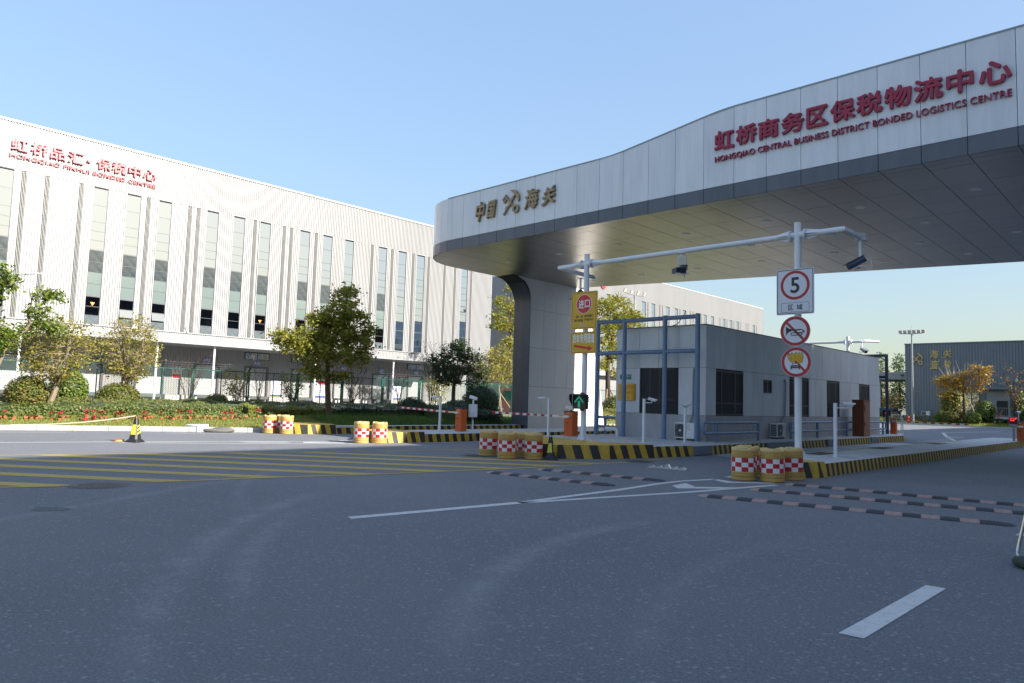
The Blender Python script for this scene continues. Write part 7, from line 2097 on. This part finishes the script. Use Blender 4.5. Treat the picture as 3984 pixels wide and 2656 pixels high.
# ---- trees
tree('camphor_tree', 'round camphor tree with a straight trunk behind the yellow island nose', (-30.6, 19.15, 0.28),
     [(-30.6, 19.15, 0.2, 0.19), (-30.6, 19.1, 0.7, 0.145), (-30.6, 18.98, 1.8, 0.13), (-30.6, 18.93, 2.55, 0.125), (-30.6, 18.92, 3.3, 0.11), (-30.65, 19.15, 4.2, 0.07), (-30.6, 19.6, 5.4, 0.04)],
     [(-30.6, 19.85, 6.45, .75, .62, .55, 1.0), (-30.4, 19.3, 5.6, .9, .8, .6, 1.5), (-30.6, 18.45, 5.0, .9, .8, .55, 1.3), (-30.5, 20.35, 5.35, .8, .6, .5, 1.0), (-30.6, 19.3, 4.5, 1.1, 1.0, .6, 1.6), (-30.4, 17.4, 4.3, .9, .75, .5, 1.2), (-30.7, 16.75, 3.95, .7, .6, .4, .8),
      (-30.2, 17.7, 3.55, .9, .8, .45, 1.2), (-31.2, 18.6, 3.8, .9, .8, .5, 1.2), (-30.5, 20.45, 4.35, .9, .7, .45, 1.1), (-30.6, 21.15, 4.85, .5, .42, .3, .5), (-30.3, 20.2, 3.5, .8, .7, .4, .9), (-30.6, 21.0, 3.75, .5, .42, .25, .4), (-29.9, 18.9, 3.5, .8, .8, .4, .9), (-30.2, 17.95, 2.65, .6, .62, .32, .7), (-30.5, 19.65, 2.5, .5, .42, .28, .4), (-30.4, 16.2, 4.25, .4, .4, .25, .3), (-31.4, 19.6, 5.0, .7, .7, .5, .8)],
     LEAF_CAMPHOR, 0.16, 620, 15000, tip_r=0.19, asp=0.5)
tree('broadleaf_tree', 'leafy tree cut by the left frame edge with a crooked bare branch', (-33.6, 4.4, 0.5),
     [(-33.6, 4.4, 0.4, 0.14), (-33.5, 4.6, 1.6, 0.12), (-33.3, 4.9, 2.6, 0.11), (-33.1, 5.3, 3.6, 0.08), (-33.0, 5.2, 5.0, 0.05)],
     [(-33, 5.75, 5.75, .6, .5, .45, 1), (-33, 6.2, 5.55, .5, .35, .35, .6), (-33, 5.3, 5.0, .9, .75, .6, 1.4), (-33, 5.2, 4.1, .9, .8, .6, 1.4), (-33, 5.7, 3.5, .7, .6, .5, 1.1), (-32.8, 6.15, 3.2, .6, .5, .4, .9), (-33, 4.3, 5.4, 1., .9, .7, 1.2), (-33, 4.0, 3.6, 1., .9, .6, 1.0), (-33, 4.9, 6.1, .5, .5, .3, .5)],
     LEAF_MID, 0.15, 300, 5400, bark=BARK_P, tip_r=0.15)
tb = tree('broadleaf_branch_tree', 'slim leaning young tree with sparse leaves before the left warehouse windows', (-33.4, 5.7, 0.5),
     [(-33.4, 5.7, 0.4, 0.06), (-33.2, 5.95, 1.6, 0.06), (-33.0, 6.35, 3.1, 0.055), (-33, 6.6, 3.4, 0.05), (-33, 7.05, 4.0, 0.045), (-33, 6.93, 4.3, 0.035), (-33, 7.02, 4.9, 0.025), (-33, 6.9, 5.4, 0.012)],
     [(-33, 7.35, 5.2, .4, .38, .24, .8), (-33, 7.85, 5.15, .35, .32, .2, .6), (-33, 7.25, 4.55, .5, .42, .35, .9), (-33, 7.6, 4.05, .6, .5, .35, .9), (-33, 8.05, 3.8, .5, .4, .28, .6), (-33, 6.95, 3.75, .4, .35, .3, .5)],
     LEAF_MID, 0.14, 150, 1700, bark=BARK_P, tip_r=0.11, twig_r=0.008)
def multi(label, b, top, crown, lm, n_tip, n_leaf, fork, lsz=0.12):
    """multi-stemmed tree: several stems fan out from a short trunk"""
    t = thing('multi_stem_tree', label, 'tree', b, 0, 'multi-stemmed trees of the verge'); off = tuple(b)
    m = MB(); tw = MB()
    f = Vector((b[0], b[1] + fork[0], b[2] + fork[1]))
    m.tube([Vector(b) - Vector((0, 0, .1)), Vector(b) + Vector((0, 0, .3)), f.lerp(Vector(b), .3), f], [0.15, 0.125, 0.115, 0.11], 9)
    cx, cy, cz, rx, ry, rz = crown; tips = []
    ends = []
    for k in range(11):
        a = 2 * PI * k / 11 + rnd.uniform(-.25, .25); q = rnd.uniform(.35, .85)
        ends.append(Vector((cx + rx * q * math.cos(a), cy + ry * q * math.sin(a), cz + rz * rnd.uniform(-.25, .75))))
    ends.append(Vector((cx, cy, cz + rz * .8)))
    P_all = []
    for e in ends:
        P = []
        for k in range(8):
            u = k / 7; p = f.lerp(e, u); p.z += 0.10 * math.sin(PI * u) * (e - f).length * -0.6
            p += Vector((rnd.gauss(0, .025), rnd.gauss(0, .025), 0)); P.append(p)
        m.tube(P, [0.05 * (1 - .8 * k / 7) + .004 for k in range(8)], 6); P_all += P[3:]
    T = ball_pts(n_tip, (cx, cy, cz), (rx, ry, rz), 0.25)
    for q in T:
        qv = Vector(q); st = min(P_all, key=lambda p: (p - qv).length + 0.3 * max(0, p.z - qv.z)); mid = st.lerp(qv, .5) + Vector((0, 0, -.04))
        tw.tube([st, mid, qv], [0.012, .009, .004], 3, cap=False); tips += [q, tuple(mid.lerp(qv, .6))]
    m.build('trunk', BARK_P, t, off, smooth=True); tw.build('twigs', BARK_P, t, off)
    tips = np.array(tips); C = tips[rng.integers(0, len(tips), n_leaf)] + rng.normal(size=(n_leaf, 3)) * 0.11
    put(bpy.data.objects.new('crown', quads_mesh('crown', leaves(C, lsz) - np.array(off), lm)), t)
    return t
multi('multi-stemmed tree with a pale trunk rising from the flower row', (-34.5, 8.24, 0.5), 4.6, (-34.5, 8.35, 3.15, 1.6, 1.62, 1.4), LEAF_OLIVE, 420, 4300, (0.22, 1.05))
multi('second multi-stemmed tree behind the clipped dome, right of the first', (-38.0, 12.3, 0.55), 5.2, (-38.0, 12.3, 3.55, 1.5, 1.48, 1.65), LEAF_OLIVE, 420, 4600, (0.05, 1.2))
RS = 'thin bare shrubs along the fence'
stem_shrub('reddish bare shrub in front of dock plate A03', (-38.3, 15.45, 0.55), 3.95, 1.15, 10, LEAF_RUST, 420, BARK_D, 0.065, group=RS)
stem_shrub('reddish bare shrub behind the leafy bush, before dock A04', (-38.3, 19.35, 0.55), 3.9, 0.75, 8, LEAF_RUST, 160, BARK_P, 0.06, group=RS)
stem_shrub('dark bare shrub with many crossing twigs right of the camphor trunk', (-38.1, 25.4, 0.5), 3.7, 1.0, 13, LEAF_RUST, 330, BARK_D, 0.06, group=RS, branch=8)
stem_shrub('thin bare shrub between dock plates A07 and A08', (-38.1, 29.0, 0.5), 3.95, 0.6, 7, LEAF_RUST, 20, BARK_D, 0.06, group=RS)
stem_shrub('tall dark sparse shrub left of the big shaded tree', (-35, 29.15, 0.4), 5.3, 1.15, 9, LEAF_DARK, 420, BARK_D, 0.085, group=RS, branch=9)
stem_shrub('leafy bush on the hedge near dock plate A04', (-38.3, 18.05, 0.5), 2.8, 0.72, 8, LEAF_OLIVE, 900, BARK_P, 0.11, branch=7, tip_r=0.14)
stem_shrub('shaded leafy bush left of the camphor trunk', (-38.2, 21.4, 0.5), 3.1, 0.85, 9, LEAF_MID, 900, BARK_D, 0.11, branch=7, tip_r=0.15)
stem_shrub('yellow-green bush behind the tall dark shrub', (-38.0, 32.2, 0.5), 3.0, 0.9, 8, LEAF_OLIVE, 1000, BARK_P, 0.12, branch=7, tip_r=0.18)
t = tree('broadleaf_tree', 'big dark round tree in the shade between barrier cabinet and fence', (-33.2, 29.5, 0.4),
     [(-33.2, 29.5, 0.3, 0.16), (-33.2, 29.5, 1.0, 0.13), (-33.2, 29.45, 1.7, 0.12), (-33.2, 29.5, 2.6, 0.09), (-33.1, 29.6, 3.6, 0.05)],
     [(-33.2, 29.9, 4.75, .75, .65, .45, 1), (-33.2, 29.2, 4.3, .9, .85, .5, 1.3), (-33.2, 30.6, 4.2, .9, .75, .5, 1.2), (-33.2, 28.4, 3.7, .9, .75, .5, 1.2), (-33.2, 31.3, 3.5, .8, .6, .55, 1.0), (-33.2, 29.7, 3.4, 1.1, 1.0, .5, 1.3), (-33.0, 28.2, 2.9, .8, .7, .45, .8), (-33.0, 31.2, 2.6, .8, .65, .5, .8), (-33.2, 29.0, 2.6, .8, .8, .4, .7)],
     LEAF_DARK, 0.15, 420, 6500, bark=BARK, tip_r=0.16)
tree('broadleaf_tree', 'pale sunlit tree behind the fence just left of the pylon', (-43.5, 44.3, 0.0),
     [(-43.5, 44.2, -0.02, 0.12), (-43.7, 44.2, 1.4, 0.1), (-43.9, 44.1, 3.0, 0.07), (-44, 44.0, 4.6, 0.04)],
     [(-44, 44.0, 5.6, 1.1, 1.0, .75, 1.2), (-44, 43.0, 4.7, 1., .9, .8, 1.1), (-44, 45.0, 4.7, 1., .9, .8, 1.1), (-44, 44.0, 3.8, 1.2, 1.1, .7, 1.1), (-44, 45.0, 3.2, .9, .8, .6, .8), (-44, 42.6, 3.4, .8, .7, .6, .7)],
     LEAF_OLIVE, 0.19, 320, 3600, bark=BARK_P, tip_r=0.22)
for k, (dx, dy) in enumerate(((1.1, 0.8), (0.6, -1.2))):
    m = MB(); m.tube([(-43.4 + dx, 44.2 + dy, 0), (-43.7, 44.2, 2.1)], 0.045, 6)
    tag(m.build('tree_stake', WOOD_ST), ('right' if k == 0 else 'left') + ' wooden stake propping the pale tree behind the fence', 'stake', 'wooden stakes propping the tree')
tree('broadleaf_tree', 'tall tree with layered boughs glimpsed left of the pylon', (-48.0, 49.9, 0.0),
     [(-48, 49.9, -0.02, 0.2), (-48, 49.8, 4, 0.15), (-48, 49.7, 8, 0.1), (-48, 49.5, 12.3, 0.03)],
     [(-48, 49.4, 12.2, .7, .7, .4, .6), (-48, 48.3, 10.9, .8, .75, .4, .8), (-48, 49.6, 10.2, 1, .9, .5, 1), (-48, 48.2, 9.4, .9, .8, .4, .9), (-48, 47.6, 8.6, .7, .6, .35, .6), (-48, 49.2, 8.6, .9, .9, .5, 1), (-48, 49.3, 7.2, .8, .8, .4, .8), (-48, 50.6, 9, 1.2, 1, .9, 1.2), (-48, 50.4, 6.6, 1, 1, .7, .9), (-48, 50.8, 11, 1, 1, .8, .9)],
     LEAF_CAMPHOR, 0.26, 320, 3000, tip_r=0.26)
tree('camphor_tree', 'tall sunlit camphor tree under the canopy between pylon and gate house', (-36.0, 49.4, 0.2),
     [(-36, 49.4, 0.1, 0.26), (-36, 49.3, 2.5, 0.22), (-36, 49.2, 4.6, 0.19), (-36, 49.6, 6.6, 0.12), (-36, 50.4, 9, 0.05)],
     [(-36, 50.0, 10.1, 1.2, 1.2, .6, 1.2), (-36, 48.2, 9.6, 1.1, 1.0, .6, 1), (-36, 52.0, 9.4, 1.2, 1.1, .6, 1.1), (-36, 53.6, 9.2, .8, .7, .5, .7), (-36, 50.2, 8.7, 1.4, 1.3, .7, 1.4), (-36, 48.4, 8.0, 1.2, 1.1, .7, 1.1), (-36, 52.3, 8.2, 1.2, 1.1, .6, 1), (-36, 50.6, 7.2, 1.2, 1.3, .6, 1.1), (-36, 48.6, 6.5, .9, .9, .6, .8), (-36, 51.2, 6.0, 1, 1, .5, .8), (-36, 49.8, 5.4, .8, .9, .5, .6), (-36, 50.3, 4.2, .5, .7, .4, .45), (-36, 48.4, 4.7, .5, .6, .5, .4), (-36, 54.2, 8.2, .6, .5, .3, .35), (-36, 52.9, 6.9, .7, .6, .35, .45)],
     LEAF_CAMPHOR, 0.24, 480, 7200, tip_r=0.24, bark=BARK_D)
m = MB(); m.tube([(-35.2, 50.3, 0.2), (-36, 49.3, 3.2)], 0.05, 6); m.tube([(-35.4, 48.2, 0.2), (-36, 49.2, 3.0)], 0.05, 6)
tag(m.build('tree_stake', WOOD_ST), 'crossed wooden stakes propping the tall camphor under the canopy', 'stake')
stem_shrub('leafless pale shrub between the tall camphor trunk and the gate house', (-34.5, 50.2, 0.3), 4.2, 1.0, 12, LEAF_RUST, 0, mat('bark_silver', (0.36, 0.32, 0.28), 0.9), 0.06, name='bare_shrub', r0=0.02, branch=8)

# ---- far side of the yard
yt = tree('autumn_tree', 'golden autumn tree with bare upper twigs in front of the inspection hall', (-20.95, 103, 0.35),
     [(-20.95, 103, 0.25, 0.24), (-20.95, 103, 1.6, 0.2), (-21.0, 103, 2.6, 0.15), (-21.1, 103, 4.2, 0.09), (-21.0, 103, 6.0, 0.05)],
     [(-23.6, 103, 5.5, .9, .9, .5, 1.0), (-22.6, 103, 5.9, 1, .9, .5, 1.1), (-22.7, 103, 4.7, 1.1, .9, .6, 1.2), (-21.7, 103, 5.4, 1.0, .9, .6, 1.1), (-20.7, 103, 6.2, 1.0, .9, .6, 1.0), (-19.6, 103, 6.9, .9, .9, .7, 1.1), (-18.8, 103, 6.0, .8, .8, .6, 1.0), (-18.4, 103, 7.0, .5, .5, .4, .5), (-19.6, 103, 4.9, .8, .8, .6, .9), (-20.9, 103, 4.6, .9, .8, .5, .7), (-23.2, 103, 3.9, .6, .6, .3, .4)],
     LEAF_GOLD, 0.26, 330, 2900, tip_r=0.26, bark=BARK_D, twig_r=0.02)
m = MB()
for _ in range(34):
    x = rnd.uniform(-23.2, -18.2); z = rnd.uniform(5.6, 6.8); a = Vector((x, 103 + rnd.gauss(0, .4), z)); e = a + Vector(((x + 20.9) * 0.22 + rnd.gauss(0, .25), rnd.gauss(0, .3), rnd.uniform(0.9, 2.0)))
    m.tube([Vector((-20.95 + (x + 20.95) * .45, 103, 3.8 + rnd.random())), a, e], [0.035, 0.02, 0.006], 4, cap=False)
m.build('bare_twigs', mat('twig_grey', (0.30, 0.25, 0.21), 0.9), yt)
for k, (x0, x1) in enumerate(((-23.0, -21.2), (-19.3, -20.6), (-22.1, -21.2))):
    m = MB(); m.tube([(x0, 102.4, 0.3), (x1, 103, 3.6 if k == 1 else 2.6)], 0.06, 6)
    tag(m.build('tree_stake', WOOD_ST), ['left', 'long right', 'short middle'][k] + ' stake propping the golden autumn tree', 'stake', 'stakes propping the autumn tree')
ball_shrub('olive bush behind the trunk of the golden tree', (-22.6, 105, 2.6), (1.5, 1.3, 2.1), LEAF_OLIVE, 2600, 0.22, None, 'shrub')
for lb, c, r, lm in (('left dark ball under the golden tree', (-23.5, 103.5, 1.1), (0.9, .8, .75), LEAF_MID), ('front ball left of the golden trunk', (-22.5, 102.6, 1.1), (1.0, .9, .8), LEAF_BALL), ('clipped ball right of the golden trunk', (-20.0, 102.4, 1.1), (0.9, .8, .72), LEAF_MID),
                     ('taller green bush before the hall door', (-19.05, 104.5, 1.9), (1.1, 1.0, 1.35), LEAF_MID), ('dark bush at the right frame edge before the hall', (-15.6, 105, 2.4), (0.9, .9, 2.0), LEAF_MID)):
    ball_shrub(lb, c, r, lm, 1700, 0.16, 'bushes before the inspection hall', 'shrub')
stem_shrub('purplish bare shrub before the grey railing', (-17.9, 105.5, 0.5), 2.6, 0.9, 14, LEAF_RUST, 60, mat('bark_purple', (0.11, 0.07, 0.075), 0.9), 0.08, r0=0.02)
stem_shrub('thin golden twigs entering at the right frame edge', (-15.7, 103, 0.4), 7.9, 1.3, 9, LEAF_GOLD, 180, BARK_D, 0.22, r0=0.05, branch=7)
hedge('silvery hedge along the foot of the inspection hall', [(-24.0, 100.0), (-24.0, 100.1)], [(-24.2, 100.0), (-24.2, 100.1)], lambda x, y: .3, 0.01, LEAF_GREY, 10, 0.05) if False else None
t = thing('hedge', 'low silvery hedge before the inspection hall', 'hedge', (-25, 104.5, 0.4))
C = np.stack([rng.uniform(-30.2, -21.0, 3800), rng.uniform(103.6, 105.2, 3800), 0.45 + 0.75 * rng.random(3800) ** .6], 1)
put(bpy.data.objects.new('foliage', quads_mesh('foliage', leaves(C, 0.16) - np.array(t.location), LEAF_GREY)), t)
t = thing('hedge', 'low dark hedge at the right end of the far lawn', 'hedge', (-16.5, 104.5, 0.4))
C = np.stack([rng.uniform(-19.0, -11.0, 3400), rng.uniform(103.6, 105.2, 3400), 0.45 + 0.6 * rng.random(3400) ** .6], 1)
put(bpy.data.objects.new('foliage', quads_mesh('foliage', leaves(C, 0.16) - np.array(t.location), LEAF_DARK)), t)
k = 0
for x, y, h, r, lm, lb in ((-44.5, 150, 12.2, 2.6, LEAF_CONIFER, 'tallest dark conifer in the gap left of the inspection hall'), (-40.6, 148, 11.6, 2.4, LEAF_CONIFER, 'conifer just left of the inspection hall roof'), (-47.5, 152, 10.2, 2.4, LEAF_CONIFER, 'conifer partly behind the gate house corner'), (-37.8, 150, 11.0, 2.2, LEAF_CONIFER, 'conifer half hidden by the inspection hall')):
    cl = []
    for j in range(16):
        u = j / 15; z = 2.6 + (h - 2.6) * u; rr = r * (1 - u * 0.72); a = j * 2.4
        cl.append((x + rr * .55 * math.cos(a), y + rr * .55 * math.sin(a), z, rr * .6 + .3, rr * .6 + .3, .75, 1 - .5 * u))
    tree('conifer', lb, (x, y, 0), [(x, y, 0, .22), (x, y, 4, .18), (x, y, h - 1, .04)], cl, lm, 0.42, 240, 3000, bark=BARK_D, tip_r=0.34, asp=0.35, droop=0.7, group='conifers behind the yard')
for x, y, h, lb in ((-46.0, 140, 5.2, 'yellow leaved tree below the conifers, left'), (-42.6, 139, 4.6, 'yellow leaved tree below the conifers, middle'), (-39.6, 140, 4.9, 'yellow leaved tree below the conifers, right')):
    tree('autumn_tree', lb, (x, y, 0), [(x, y, 0, .1), (x, y, 2, .07), (x, y, h - .6, .03)], [(x + rnd.gauss(0, .8), y, h * .55 + rnd.uniform(-1, 1.2), .9, .9, .6, 1) for _ in range(6)], LEAF_GOLD, 0.3, 90, 900, bark=BARK_D, tip_r=0.3, group='small golden trees behind the yard')
# wood and shrubs behind the viewer, which show in the gate house window and light the soffit
t = thing('tree_belt', 'belt of trees behind the viewer, mirrored in the gate house window', 'trees', (-14, -26, 0)); t['kind'] = 'stuff'
C = np.concatenate([ball_pts(1500, (x, -38 + 2 * math.sin(x), 1.8 + 0.5 * math.sin(2.1 * x)), (2.6, 2.2, 1.8), .3) for x in range(-46, 10, 4)])
put(bpy.data.objects.new('foliage', quads_mesh('foliage', leaves(C, 0.42) - np.array(t.location), LEAF_OLIVE)), t)
